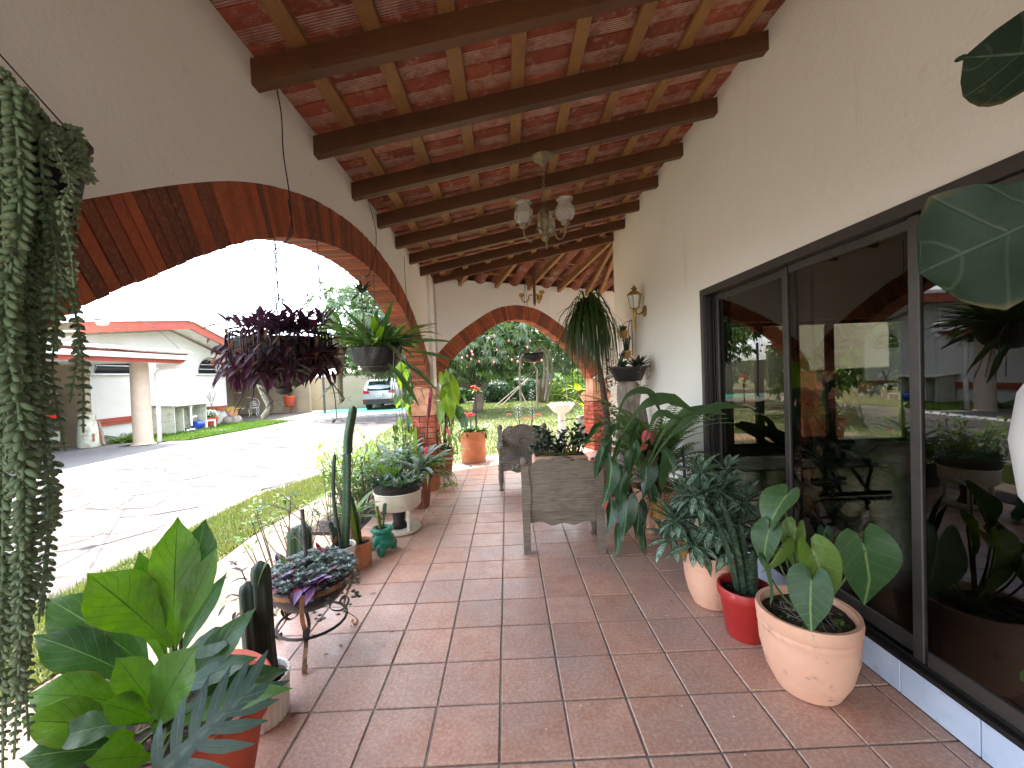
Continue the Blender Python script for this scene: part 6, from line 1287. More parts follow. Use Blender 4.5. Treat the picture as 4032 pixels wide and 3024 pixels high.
for i in range(13): a = rnd.uniform(0, 6.3); q = rnd.uniform(.01, .07); b = V((math.cos(a)*q, math.sin(a)*q, .26)); e = V((math.cos(a)*(q+.08)-.06, math.sin(a)*(q+.05)-.02, rnd.uniform(.48, .80))); leaf_to(t, b, e, rnd.uniform(.04, .055), 'strap', 'sanse', bend=.25, fold=.35)
p0 = V((1.30, 2.66, 0)); t = thing('potted_aglaonema', 'pale terracotta pot crowded with dark green silver-mottled leaves', 'potted plant', p0); potmesh(t, 'belly', .17, .36, 'terracotta_pale', n=44)
for (cx, cy, cz, n, L_) in ((-.10, -.02, .72, 22, .20), (.10, .05, .72, 22, .21), (-.22, .0, .55, 18, .20), (.0, -.10, .56, 20, .20), (.20, .16, .84, 8, .2), (.16, .0, .5, 12, .19), (-.12, .1, .66, 16, .2), (.28, .1, .62, 12, .22), (-.02, .06, .86, 12, .19), (-.16, -.12, .44, 14, .18), (.06, -.18, .43, 12, .18), (-.24, .04, .42, 12, .18)):
    rosette(t, (cx, cy, cz), int(n*1.5), L_, .074, 'lance', 'aglaonema', (-.9, 1.9), .6, fold=.25, jit=.25, nl=8); stem(t, [(cx*.4, cy*.4, .33), (cx*.8, cy*.8, cz*.8), (cx, cy, cz)], .009, 'stem_green')
for k in range(3): leaf_to(t, (-.2+.1*k, -.05, .45), (-.22+.12*k, -.08, .34), .05, 'lance', ('yellow_leaf', 'anthurium_light', 'dead_leaf')[k], bend=.3)
# fern and hanging anthurium
p0 = V((1.42, 3.95, 0)); t = thing('potted_fern', 'footed terracotta pot crowded with fern, drooping heart leaves and a pink spathe', 'potted plant', p0)
mb = MB(); mb.lathe([(.14, .05), (.165, .06), (.20, .2), (.235, .40), (.245, .42), (.215, .41), (.2, .36)], 8); mb.build('pot', 'terracotta_pale', t)
for k in range(4): a = PI/4+k*PI/2; mb = MB(); mb.tube([(math.cos(a)*.13, math.sin(a)*.13, .08), (math.cos(a)*.15, math.sin(a)*.15, 0)], [.05, .035], 8); mb.build('foot', 'terracotta_pale', t, True)
mb = MB(); mb.lathe([(.2, .37), (0, .39)], 16, cap=(False, False)); mb.build('soil', 'soil', t)
fern(t, (-.02, 0, .46), 34, .85, .24, 'fern_soft', 1.4, 1.6, 24, spread=.75); fern(t, (-.05, -.1, .6), 26, 1.0, .24, 'fern_soft', 1.3, 2.6, 26, spread=.6)
for (tx, ty) in ((1288, 905), (1298, 880), (1330, 862), (1352, 885), (1284, 935), (1308, 930), (1400, 892), (1440, 925), (1465, 955), (1475, 1000), (1320, 900), (1365, 870), (1340, 930), (1420, 900), (1455, 1010), (1300, 960)):
    b_ = rel(loc(1388+rnd.uniform(-12, 12), 1000+rnd.uniform(-15, 15), 3.85), p0); e_ = rel(loc(tx, ty, 3.75+rnd.uniform(-.1, .1)), p0); ch = (e_-b_); mb = MB(); frond(mb, ch.length*1.12, .22, 1.0, 24); x_ = ch.normalized().cross(V((0, -.4, 1))).normalized(); ob('frond', mb.mesh('frond', 'fern_soft'), t, frame(b_, M.Rotation(.5, 3, x_) @ ch.normalized(), (0, -.4, 1)))
fern(t, (.1, -.1, .42), 7, .6, .15, 'fern_brown', 1.6, .9, 20)
r_ = lambda x, y, Y: rel(loc(x, y, Y), p0)
for (ax_, ay, tx, ty, mt, wf) in ((1395, 1000, 1405, 1080, 'anthurium_deep', .75), (1345, 1030, 1335, 1105, 'anthurium_deep', .55), (1320, 1010, 1318, 1100, 'anthurium_deep', .5), (1355, 1090, 1350, 1165, 'anthurium_deep', .75), (1320, 1100, 1318, 1165, 'anthurium_deep', .6), (1335, 1150, 1338, 1220, 'anthurium_deep', .5), (1310, 960, 1290, 1010, 'anthurium_deep', .5), (1300, 920, 1255, 945, 'anthurium_deep', .45), (1340, 960, 1310, 1010, 'anthurium', .5), (1370, 965, 1375, 1020, 'anthurium', .6), (1365, 985, 1350, 1040, 'anthurium_deep', .6), (1390, 1150, 1385, 1205, 'anthurium_deep', .5), (1310, 1055, 1316, 1120, 'anthurium_deep', .55), (1285, 930, 1240, 975, 'anthurium_deep', .45), (1380, 1100, 1378, 1170, 'anthurium_deep', .6), (1330, 925, 1300, 960, 'anthurium_deep', .6), (1420, 1020, 1440, 1080, 'anthurium_deep', .65), (1405, 1060, 1420, 1125, 'anthurium_deep', .6), (1360, 1040, 1340, 1090, 'anthurium', .6), (1440, 980, 1470, 1030, 'anthurium_deep', .55), (1375, 930, 1350, 975, 'anthurium_deep', .55), (1300, 985, 1280, 1040, 'anthurium_deep', .5)):
    Y = 3.45+rnd.uniform(-.1, .15); a = r_(ax_, ay, Y); heart_to(t, a, r_(tx, ty, Y-.03), mt, None, wf, .3, .35); stem(t, [(rnd.uniform(-.05, .05), -.05, .4), a*.6+V((0, 0, .22)), a], .005, 'stem_green', 'petiole')
a = r_(1398, 938, 3.5); heart_to(t, a, a+V((-.055, -.02, -.07)), 'spathe', (-.5, -1, .7), 1.0, .2, .2, 'spathe'); a2 = r_(1392, 962, 3.5); heart_to(t, a2, a2+V((-.04, -.02, -.05)), 'spathe_old', (0, -1, .2), 1.0, .2, .2, 'spathe'); stem(t, [(0, 0, .4), (-.02, -.2, .8), a], .005, 'stem_green')
for (x, y) in ((1315, 1045), (1310, 1085)): a = r_(x, y, 3.4); heart_to(t, a, a+V((-.03, -.02, -.10)), 'spathe_old', (-1, -.6, .2), .6, .4, .2, 'spathe')
for pts, w, mt in (([(1325, 945), (1350, 860), (1400, 845), (1428, 892)], .06, 'epi'), ([(1345, 935), (1385, 880), (1440, 860), (1496, 885)], .10, 'epi'), ([(1400, 1000), (1440, 925), (1500, 885), (1570, 895)], .07, 'epi'), ([(1400, 1010), (1450, 940), (1530, 880), (1620, 880)], .06, 'epi'), ([(1620, 880), (1660, 910), (1690, 960)], .06, 'epi'), ([(1390, 960), (1420, 895), (1470, 905)], .06, 'epi'), ([(1428, 960), (1436, 1000), (1430, 1060)], .08, 'epi')):
    Y = 3.3+rnd.uniform(-.05, .1); q = [r_(x, y, Y-.01*i) for i, (x, y) in enumerate(pts)]; sq = spline(q, 16); mb = MB(); vs = []; uv = []
    for i, p in enumerate(sq):
        d = (sq[min(i+1, 16)]-sq[max(i-1, 0)]).normalized(); s = d.cross(V((0, -1, .25))).normalized(); ww = w*.5*interp([(0, .15), (.3, .35), (.55, 1), (.8, .9), (1, .08)], i/16)*(1+.12*math.sin(i*2.2))
        vs += [p-s*ww, p, p+s*ww]; uv += [(0, i/16), (.5, i/16), (1, i/16)]
    mb.add(vs, [(i*3+k, i*3+k+1, (i+1)*3+k+1, (i+1)*3+k) for i in range(16) for k in (0, 1)], uv); mb.build('strap_leaf', mt, t, True)
for pts in (((1380, 1010), (1425, 975)), ((1410, 1010), (1428, 985)), ((1408, 960), (1418, 925))): leaf_to(t, r_(*pts[0], 3.4), r_(*pts[1], 3.38), .05, 'oval', 'dead_leaf', bend=.5, wave=.08)
a = r_(1418, 1098, 3.35); heart_to(t, a, a+V((.02, 0, -.15)), 'yellow_leaf', None, .85, .3, .4)
stick('plank', (.05, .2, .3), (-.03, .3, 1.15), .16, .03, 'drift_wood', t)
stem(t, [(.2, -.15, .1), (.23, -.1, .62), (.22, -.08, .80)], .016, 'blue_paint', 'garden_cane', 8); stem(t, [(.19, -.16, .75), (.22, -.12, .82)], .017, 'grey_wire', 'cane_tip', 8)
# ponytail palm
p0 = V((1.30, 5.55, 0)); t = thing('ponytail_palm', 'ponytail palm with a cascade of thin drooping leaves before the right pier', 'palm', p0); potmesh(t, 'std', .19, .36, 'terracotta_brown')
r_ = lambda x, y, Y: rel(loc(x, y, Y), p0)
tr_ = [V((0, 0, .33)), r_(1312, 930, 5.5), r_(1304, 850, 5.5), r_(1290, 770, 5.5), r_(1272, 690, 5.5)]
q = spline(tr_, 14); m = MB(); m.tube(q, [lerp(.085, .022, (i/14)**.55) for i in range(15)], 10); m.build('trunk', 'bark', t, True)
pr = []
for k in range(12):
    r1, r2, up1, dn = .10+.02*(k % 4), .20+.035*(k % 5), .10+.07*(k % 3), .55+.05*(k*5 % 9); sq = spline([(0, 0, 0), (r1*.5, 0, up1*.8), (r1, 0.01, up1), (r2, .02, -.05), (r2+.04, .03, -dn*.55), (r2+.05, .03, -dn)], 14); mb = MB(); vs = []; uv = []
    for i, p in enumerate(sq):
        w_ = .012*interp(PROF['grass'], i/14); vs += [p+V((0, -w_, 0)), p+V((0, w_, w_*.5))]; uv += [(.3, i/14), (.7, i/14)]
    mb.add(vs, [(2*i, 2*i+1, 2*i+3, 2*i+2) for i in range(14)], uv); pr.append(mb.mesh('leaf', 'ponytail', True))
top = q[-1]
for i in range(270):
    a = i*2.39996; s_ = rnd.uniform(.75, 1.25); ob('leaf', pr[i % 12], t, M.Translation(top+V((0, 0, rnd.uniform(-.14, .10)))) @ M.Rotation(a, 4, 'Z') @ M.Diagonal((s_*rnd.uniform(.7, 1.3), s_, s_, 1)))
leaf_to(t, top, r_(1243, 625, 5.5), .02, 'grass', 'philo', bend=.3)
foliage(t, [q[3].lerp(q[7], rnd.random())+V((rnd.gauss(0, .07), rnd.gauss(0, .07), rnd.gauss(0, .1))) for _ in range(150)], .06, .035, 'oval', 'dead_leaf', 'dry_creeper')
# driftwood stump with black bowl
p0 = V((1.50, 5.05, 0)); t = thing('driftwood_stand', 'gnarled grey driftwood stump carrying a black bowl of succulents', 'plant stand', p0)
for k in range(7):
    a = k*.9+.3; m = MB(); f_ = V((math.cos(a)*.26, math.sin(a)*.2, 0)); q = spline([f_*(1.1 if k % 2 else .7), f_*.75+V((0, 0, .25)), f_*.32+V((0, 0, .75)), f_*.28+V((0, 0, 1.15)), f_*.34+V((0, 0, 1.38+.02*(k % 3)))], 14); m.tube(q, [(.055+.03*abs(math.sin(i*.7+k)))*(1 if i < 9 else .85) for i in range(15)], 9); m.build('root', 'drift_wood', t, True)
m = MB(); m.tube([(0, 0, .5), (.02, 0, .9), (0, 0, 1.40)], [.12, .10, .12], 10); m.build('trunk', 'drift_wood', t, True)
mb = MB(); mb.lathe([(.14, 0), (.16, .01), (.2, .1), (.225, .155), (.232, .175), (.222, .18), (.2, .15)], 32, (0, 0, 1.42)); mb.build('bowl', 'black_plastic', t, True); mb = MB(); mb.lathe([(.21, 1.57), (0, 1.59)], 16, cap=(False, False)); mb.build('soil', 'soil', t)
rosette(t, (.10, -.03, 1.58), 22, .19, .05, 'lance', 'cactus_dark', (.2, 2.2), .2, fold=.6); rosette(t, (-.09, -.08, 1.58), 9, .12, .07, 'oval', 'cereus', (.4, 2.2), .2, fold=.4)
for k in range(9): a = rnd.uniform(2.5, 6.5); e = V((math.cos(a)*.26, math.sin(a)*.26, 1.56-rnd.random()*.35)); stem(t, [(math.cos(a)*.2, math.sin(a)*.2, 1.6), (math.cos(a)*.26, math.sin(a)*.26, 1.6), e], .003, 'stem_brown', 'trailer'); foliage(t, [V((math.cos(a)*.26, math.sin(a)*.26, lerp(1.6, e.z, rnd.random())))+V((rnd.gauss(0, .015), rnd.gauss(0, .015), 0)) for _ in range(9)], .04, .028, 'oval', 'ghost' if k % 2 else 'dead_leaf')
foliage(t, [V((-.25+rnd.gauss(0, .06), rnd.gauss(0, .08), 1.5+rnd.gauss(0, .12))) for _ in range(90)], .05, .03, 'oval', 'dead_leaf', 'dry_creeper')
# wall bracket with two gold pots
wb = at(1352, 735, 'x', 1.70); t = thing('wall_bracket', 'copper wire wall bracket holding two small gold pots of cactus', 'wall planter', wb)
m = MB(); m.tube([(.09, 0, .28), (.09, 0, -.22)], .006, 6); m.build('upright', 'copper_wire', t)
for s in (-1, 1): m = MB(); m.tube(spline([(.09, 0, .28), (.02, s*.14, .25), (-.04, s*.26, .10), (-.02, s*.24, .02), (.09, 0, .02)], 16), .005, 6); m.build('hoop', 'copper_wire', t)
for c in ((-.05, -.05, .02), (.0, -.02, -.26)):
    pm = potmesh(t, 'std', .062, .11, 'gold_pot', c, 24)
m = MB(); m.tube([(.09, 0, -.2), (.0, -.02, -.2)], .005, 6); m.build('arm', 'copper_wire', t)
for c, h in (((-.05, -.05, .12), .1), ((.0, -.02, -.16), .22)):
    for k in range(4): a = k*1.6; cactus(t, [V(c)+V((math.cos(a)*.02, math.sin(a)*.02, 0)), V(c)+V((math.cos(a)*.035, math.sin(a)*.03, h*.5)), V(c)+V((math.cos(a)*.05, math.sin(a)*.04, h*rnd.uniform(.7, 1.1)))], .014, 'cereus', 4, 'cactus', spines=False)
for k in range(7): e = V((-.12-.12*rnd.random(), rnd.uniform(-.3, .1), .08+rnd.uniform(-.02, .1))); stem(t, [(-.05, -.05, .13), e*.6+V((0, 0, .08)), e], .004, 'epi', 'trailing_stem')
for k in range(9): e = V((-.10-.08*rnd.random(), rnd.uniform(-.16, .12), -.45-.45*rnd.random())); stem(t, [(0, -.02, -.16), (-.06, e.y*.6, -.2), e], .009, 'epi', 'trailing_stem', 5); foliage(t, [e+V((rnd.gauss(0, .025), rnd.gauss(0, .025), rnd.uniform(0, .25))) for _ in range(12)], .045, .02, 'oval', 'cereus')
# wall lantern
wl = at(1393, 672, 'x', XW); t = thing('wall_lantern', 'brass carriage lantern with frosted panes on the cream wall', 'lantern', wl)
m = MB(); m.lathe([(.075, 0), (.07, .012), (.045, .022), (.0, .03)], 20); m.build('back_plate', 'brass', t, True, loc=M.Rotation(-PI/2, 4, 'Y'))
m = MB(); m.tube(spline([(-.02, 0, 0), (-.07, 0, -.035), (-.12, 0, -.02), (-.13, 0, .03)], 10), .011, 8); m.build('arm', 'brass', t, True)
m = MB(); m.lathe([(.0, -.26), (.012, -.25), (.006, -.23), (.024, -.20), (.010, -.17), (.014, -.10), (.022, -.02), (.03, .03), (.05, .04)], 14, (-.13, 0, 0), cap=(False, True)); m.build('tail', 'brass', t, True)
for k in range(6):
    a = k*PI/3; b = a+PI/3; m = MB(); P_ = lambda q, r, z: (-.13+math.cos(q)*r, math.sin(q)*r, z); m.add([P_(a, .052, .045), P_(b, .052, .045), P_(b, .082, .20), P_(a, .082, .20)], [(0, 1, 2, 3)]); m.build('pane', 'frosted', t)
    m = MB(); m.tube([P_(a, .054, .04), P_(a, .085, .205)], .005, 5); m.build('bar', 'brass', t)
m = MB(); m.lathe([(.095, .20), (.098, .21), (.05, .255), (.028, .265), (.026, .28), (.045, .29), (.02, .31), (.0, .345)], 6, (-.13, 0, 0), cap=(True, False)); m.build('cap', 'brass', t)
# fiddle leaf fig in a white planter, mostly out of frame at the right
p0 = V((.94, .56, 0)); t = thing('fiddle_leaf_fig', 'fiddle leaf fig with big dark leaves in a rounded white planter at the right edge', 'potted plant', p0)
m = MB(); m.lathe([(.08, 1.26), (.11, 1.27), (.145, 1.33), (.155, 1.42), (.145, 1.50), (.12, 1.55), (.11, 1.555), (.11, 1.52)], 40); m.build('planter', 'white_plastic', t, True)
m = MB(); m.lathe([(.15, 0), (.15, .02), (.03, .04), (.03, 1.20), (.08, 1.24), (.08, 1.26)], 20); m.build('pedestal', 'white_plastic', t)
m = MB(); m.lathe([(.108, 1.53), (0, 1.54)], 16, cap=(False, False)); m.build('soil', 'soil', t)
stem(t, [(0, 0, 1.52), (.03, .02, 2.0), (.0, .0, 2.5)], .014, 'bark', 'trunk')
r_ = lambda x, y, Y: rel(loc(x, y, Y), p0)
leaf_to(t, r_(2330, 100, .62), r_(2082, 122, .66), .155, 'oval', 'fiddle', nrm=(-.5, -.35, -.75), bend=.2, fold=.1); leaf_to(t, r_(2086, 121, .66), r_(2060, 133, .66), .008, 'strap', 'fiddle', bend=.1)
leaf_to(t, r_(2420, 395, .60), r_(1985, 590, .66), .21, 'fiddle', 'fiddle', nrm=(-.6, -.7, -.1), bend=-.25, fold=.22, wave=.015, nl=14)
for a, b in (((2300, 90), (2400, 300)), ((2380, 500), (2500, 800)), ((2330, 20), (2300, -200))): leaf_to(t, r_(*a, .6), r_(*b, .55), .2, 'fiddle', 'fiddle', bend=.4)
leaf_to(t, r_(2330, 1500, .7), r_(2203, 1470, .72), .06, 'oval', 'anthurium', bend=.3)

# ================================================================== hanging things
def hanging_pot(name, label, pos, top, mat, prof, par_wires=3, r=.2, crumple=0):
    t = thing(name, label, 'hanging plant', pos); m = MB(); m.lathe(prof, 56 if crumple else 28)
    if crumple: m.v = [tuple(V(p)+V((p[0], p[1], 0)).normalized()*crumple*(mnoise.noise(V(p)*16)+.8*mnoise.noise(V(p)*41))) for p in m.v]
    m.build('basket', mat, t, True)
    rel_top = V(top)-V(pos); hub = V((rel_top.x*.1, rel_top.y*.1, min(.42, rel_top.z*.5)))
    for k in range(par_wires): a = 2*PI*k/par_wires+.4; m = MB(); m.tube([(math.cos(a)*r, math.sin(a)*r, prof[-1][1]), hub], .0022, 5); m.build('hanger_wire', 'grey_wire', t)
    n = int((rel_top-hub).length/.034)
    for k in range(min(n, 9)): c = hub.lerp(hub+(rel_top-hub).normalized()*.034*n, (k+.5)/n); m = MB(); m.tube([c+V((math.cos(a)*.006*(k % 2), math.cos(a)*.006*(1-k % 2), math.sin(a)*.021)) for a in [i*PI/5 for i in range(11)]], .0028, 4, False); m.build('chain_link', 'wire', t)
    m = MB(); m.tube([hub+(rel_top-hub).normalized()*.034*min(n, 9), rel_top], .003, 5); m.build('hanger_wire', 'wire', t)
    return t
bp1 = V((-1.22, 2.25, 1.60))
top1 = loc(585, 548, 2.25)
t = hanging_pot('hanging_basket', 'black plastic lined wire basket of purple leaves hanging in the arch', bp1, (-1.21, 2.22, 2.42), 'black_plastic', [(.02, -.06), (.06, -.058), (.11, -.04), (.155, -.01), (.185, .03), (.205, .08), (.215, .13), (.222, .19), (.235, .20), (.22, .18)], r=.23, crumple=.016)
for zz, rr in ((.03, .192), (.11, .218), (.195, .24)): m = MB(); m.tube([(math.cos(a)*rr, math.sin(a)*rr, zz) for a in [i*2*PI/30 for i in range(31)]], .0035, 5); m.build('wire_ring', 'grey_wire', t)
for k in range(8): a = k*PI/4; m = MB(); m.tube([(math.cos(a)*r2, math.sin(a)*r2, z) for r2, z in ((.06, -.066), (.165, -.008), (.212, .08), (.24, .2))], .003, 5); m.build('wire_rib', 'grey_wire', t)
m = MB(); m.ball((.02, -.03, -.075), .036, 10, 8, (1.2, 1, .8)); m.build('plastic_knot', 'black_plastic', t, True)
PP = []
for k in range(52):
    a = rnd.uniform(0, 6.28); q = .25*math.sqrt(rnd.random()); up_a = q < .2; c = (math.cos(a)*q, math.sin(a)*q, .22+rnd.uniform(0, .07))
    rosette(t, c, 5, .115, .03, 'lance', 'purple_leaf', (.1, 1.6), .5, fold=.5, jit=.3, nl=5)
pj = MB()
for k in range(34):
    a = (-1.4+rnd.uniform(-1.9, 1.9)); e = V((math.cos(a)*.25, math.sin(a)*.25, .18-rnd.random()*.17)); stem(t, [(math.cos(a)*.2, math.sin(a)*.2, .22), (math.cos(a)*.25, math.sin(a)*.25, .22), e], .005, 'purple_leaf', 'shoot'); rosette(t, e, 6, .12, .034, 'lance', 'purple_leaf', (-1.2, .4), .5, fold=.45, jit=.3, nl=5, join=pj); foliage(t, [e+V((rnd.gauss(0, .03), rnd.gauss(0, .03), .06+rnd.gauss(0, .03))) for _ in range(3)], .07, .018, 'lance', 'dead_leaf', up=-.8)
stuff(pj.build('foliage', 'purple_leaf', t, True))
r_ = lambda x, y, Y: rel(loc(x, y, Y), bp1)
for pts in ([(530, 800), (525, 850), (505, 890)], [(548, 830), (545, 860), (530, 880)], [(560, 838), (580, 855), (590, 868)], [(700, 790), (720, 840), (728, 905)], [(712, 820), (735, 850), (745, 862)]): q = [r_(x, y, 2.2) for x, y in pts]; stem(t, q, .0035, 'purple_leaf', 'runner', 5); rosette(t, q[-1], 5, .045, .014, 'lance', 'purple_leaf', (-1.0, .6), .3); leaf_to(t, q[1], q[1]+V((-.06, 0, .0)), .03, 'lance', 'epi_red', bend=.3)
for (x, y, x2, y2) in ((590, 680, 540, 683), (590, 672, 628, 684), (583, 640, 620, 655)): leaf_to(t, r_(x, y, 2.25), r_(x2, y2, 2.23), .055, 'oval', 'epi', bend=.3)
stem(t, [(0, 0, .25), (-.02, 0, .45), (-.01, 0, .62)], .004, 'stem_brown', 'twig'); stem(t, [(0, 0, .24), (.02, 0, .38), (.01, 0, .55)], .004, 'stem_brown', 'twig')
# rat tail cactus stems behind it
bp3 = V((-1.20, 2.72, 1.66)); t = hanging_pot('hanging_cactus', 'thick grey rat-tail cactus stems hanging behind the purple basket', bp3, (-1.2, 2.7, 2.5), 'black_plastic', [(.03, -.02), (.1, .0), (.14, .10), (.15, .12), (.14, .11)], r=.14)
r_ = lambda x, y, Y: rel(loc(x, y, Y), bp3)
for pts in ([(690, 760), (716, 738), (736, 765), (733, 820), (736, 872)], [(680, 765), (706, 745), (722, 765), (724, 780)], [(600, 800), (560, 812), (570, 850), (582, 880), (566, 905)]): cactus(t, [r_(x, y, 2.66) for x, y in pts], .022, 'rattail', 10, 'stem', depth=.12, taper=.1)
# second basket: strap-leaved epiphyte
bp2 = V((-1.22, 3.90, 1.66)); t = hanging_pot('hanging_basket', 'dark basket of long green strap stems hanging nearer the far end of the arch', bp2, (-1.21, 3.88, 2.56), 'black_plastic', [(.05, -.04), (.11, -.02), (.16, .02), (.20, .07), (.22, .12), (.235, .19), (.24, .20), (.22, .18)], r=.23, crumple=.022)
for k in range(4): m = MB(); rr = .175+.02*k; m.tube([(math.cos(a)*rr, math.sin(a)*rr, .02+.055*k) for a in [i*2*PI/26 for i in range(27)]], .003, 5); m.build('wire_ring', 'grey_wire', t)
for i in range(120):
    a = rnd.uniform(0, 6.28); q = .22; p = V((math.cos(a)*q*rnd.random(), math.sin(a)*q*rnd.random(), .2)); L_ = rnd.uniform(.28, .6); d = V((math.cos(a), math.sin(a), rnd.uniform(.1, 1.0))); leaf_to(t, p, p+d.normalized()*L_-V((0, 0, L_*rnd.uniform(.05, .55))), rnd.uniform(.045, .075), 'lance', 'epi' if i % 5 else 'philo', nrm=(0, 0, 1), bend=rnd.uniform(.5, 1.4), fold=.4, wave=.06, nl=8)
r_ = lambda x, y, Y: rel(loc(x, y, Y), bp2)
for (x, y, x2, y2) in ((860, 750, 1000, 748), (850, 770, 945, 850), (870, 760, 1010, 800), (850, 800, 905, 880), (770, 800, 690, 870), (830, 780, 890, 850), (750, 720, 690, 690), (740, 705, 700, 660), (790, 700, 850, 655)): leaf_to(t, r_(x, y, 3.8), r_(x2, y2, 3.75), .055, 'lance', 'epi', nrm=(0, -.5, .8), bend=.6, fold=.4)
for k in range(5): stem(t, [(.1, -.1, .2), (.2+.05*k, -.15, .18-.05*k), (.15+.1*k, -.1, -.3)], .006, 'rope', 'aerial_root', 4)
rosette(t, (-.12, .0, .72), 26, .16, .03, 'lance', 'cactus_dark', (-.3, 1.4), .3, fold=.3); stem(t, [(-.1, 0, .2), (-.12, 0, .78)], .008, 'stem_brown', 'twig')
# far rat tail cactus under the arch
bp4 = loc(1150, 775, 6.75); t = hanging_pot('hanging_cactus', 'small dark pot of long pale rat-tail cactus stems hanging before the garden arch', bp4, (bp4.x-.08, 6.8, 3.15), 'black_plastic', [(.06, -.06), (.12, -.05), (.17, .02), (.18, .09), (.16, .09)], r=.16)
r_ = lambda x, y, Y: rel(loc(x, y, Y), bp4)
for pts in ([(1145, 772), (1128, 768), (1123, 795), (1124, 850), (1126, 868)], [(1155, 790), (1160, 800), (1160, 840), (1161, 888)], [(1150, 770), (1165, 752), (1180, 770), (1184, 820), (1176, 866)], [(1152, 766), (1172, 748), (1190, 775), (1190, 830), (1181, 870)], [(1158, 775), (1172, 760), (1176, 800), (1172, 838)], [(1156, 772), (1168, 757), (1182, 772), (1181, 840), (1176, 864)]): cactus(t, [r_(x, y, 6.70+rnd.uniform(-.05, .05)) for x, y in pts], .0185, 'rattail', 8, 'stem', depth=.15, taper=.05)
# chandelier near
cpos = V((.36, 3.39, 0)); cpos.z = zb(.36); t = thing('chandelier', 'three-arm chandelier with bubbled glass shades hanging from a beam', 'chandelier', cpos)
t.scale = (1.2, 1.2, 1.0); m = MB(); m.lathe([(.0, -.075), (.02, -.07), (.03, -.055), (.05, -.04), (.075, -.02), (.078, -.008), (.06, .0)], 24, cap=(False, True)); m.build('ceiling_rose', 'olive_metal', t, True)
for k in range(11): c = V((0, 0, -.09-.030*k)); m = MB(); m.tube([c+V((math.cos(a)*.009*(k % 2), math.cos(a)*.009*(1-k % 2), math.sin(a)*.019)) for a in [i*PI/5 for i in range(11)]], .0024, 4, False); m.build('chain_link', 'olive_metal', t)
m = MB(); m.lathe([(.0, -.70), (.018, -.69), (.03, -.66), (.018, -.64), (.028, -.60), (.032, -.5), (.036, -.45), (.02, -.43), (.008, -.41)], 16, cap=(True, True)); m.build('body', 'olive_metal', t, True)
for k, a in enumerate((R(200), R(-35), R(80))):
    c, s = math.cos(a), math.sin(a); P_ = lambda r, z: (c*r, s*r, z); m = MB(); m.tube(spline([P_(.03, -.60), P_(.06, -.59), P_(.075, -.66), P_(.115, -.71), P_(.155, -.66), P_(.155, -.60)], 16), .006, 7); arm = m.build('arm', 'olive_metal', t, True)
    m = MB(); m.lathe([(.012, -.61), (.03, -.595), (.026, -.575), (.03, -.57)], 12, P_(.155, 0)); m.build('cup', 'olive_metal', arm, True)
    m = MB(); m.lathe([(.028, -.575), (.052, -.555), (.066, -.515), (.064, -.475), (.046, -.44), (.040, -.43), (.050, -.415), (.058, -.40), (.052, -.396), (.036, -.428), (.06, -.49), (.048, -.55), (.02, -.572)], 20, P_(.155, 0), cap=(False, False)); m.build('glass_shade', 'ribbed_glass', arm, True)
# chandelier far
cp2 = loc(1153, 600, 7.15); t = thing('chandelier', 'bare brass chandelier with upturned cups on a dark post before the garden arch', 'chandelier', cp2)
m = MB(); m.box((0, 0, -.14), (.045, .045, .62)); m.build('post', 'stake_wood', t)
for k in range(3):
    a = R(180+120*k); c, s = math.cos(a), math.sin(a); P_ = lambda r, z: (c*r, s*r, z); m = MB(); m.tube(spline([P_(.03, -.30), P_(.09, -.30), P_(.11, -.38), P_(.17, -.42), P_(.22, -.37), P_(.225, -.32)], 16), .010, 7); arm = m.build('arm', 'brass', t, True); m = MB(); m.lathe([(.02, -.33), (.045, -.31), (.045, -.27)], 14, P_(.225, 0)); m.build('cup', 'brass', arm, True)
m = MB(); m.lathe([(0, -.50), (.01, -.49), (.022, -.45), (.03, -.43)], 10, cap=(False, True)); m.build('finial', 'brass', t, True)
# loose cables
def cable(label, pts, r=.0035, mat='wire'):
    q = [V(p) for p in pts]; m = MB(); m.tube([p-q[0] for p in spline(q, 30)], r, 6); o = m.build('cable', mat, None, True, loc=q[0]); return tag(o, label, 'cable')
XA = -1.17
cable('black cable hanging from the nearest beam end down the arcade wall into the arch', [at(597, 188, 'x', XA), at(608, 250, 'x', XA), at(612, 330, 'x', XA), at(625, 420, 'x', XA), at(628, 495, 'x', XA), at(600, 545, 'x', -1.3), at(560, 545, 'x', -1.35), at(535, 517, 'x', -1.38)])
cable('second cable looping below the nearest beam into the first hanging basket', [at(622, 430, 'x', XA), at(632, 500, 'x', XA), at(612, 525, 'x', -1.25), at(588, 545, 'x', -1.25)])
cable('cable falling from the third visible beam end along the brick arch', [at(795, 432, 'x', XA), at(812, 500, 'x', XA), at(808, 560, 'x', XA), at(790, 600, 'x', XA), at(772, 580, 'x', -1.4), at(755, 560, 'x', -1.43)])
cable('twisted wire on the wall between the fourth and fifth beams', [at(873, 555, 'x', XA), at(876, 620, 'x', XA), at(882, 680, 'x', XA), at(884, 705, 'x', XA), at(875, 690, 'x', XA)])
cable('cable dropping from the rafters past the far chandelier', [loc(1135, 605, 7.1), loc(1132, 640, 7.1), loc(1140, 700, 7.05), loc(1146, 760, 6.8)])
cable('overhead wire strung from the arch to the carport eave', [loc(205, 690, 4.0), loc(290, 690, 6.5), loc(340, 712, 9), loc(400, 765, 12.6)], .006)
m = MB(); m.lathe([(.0, -.07), (.05, -.06), (.07, -.01), (.05, .05), (.02, .07)], 14); o = m.build('lamp_globe', 'frosted', None, True, loc=loc(221, 692, 5.0)); tag(o, 'small pale bulb hanging on the wire in the arch', 'bulb')

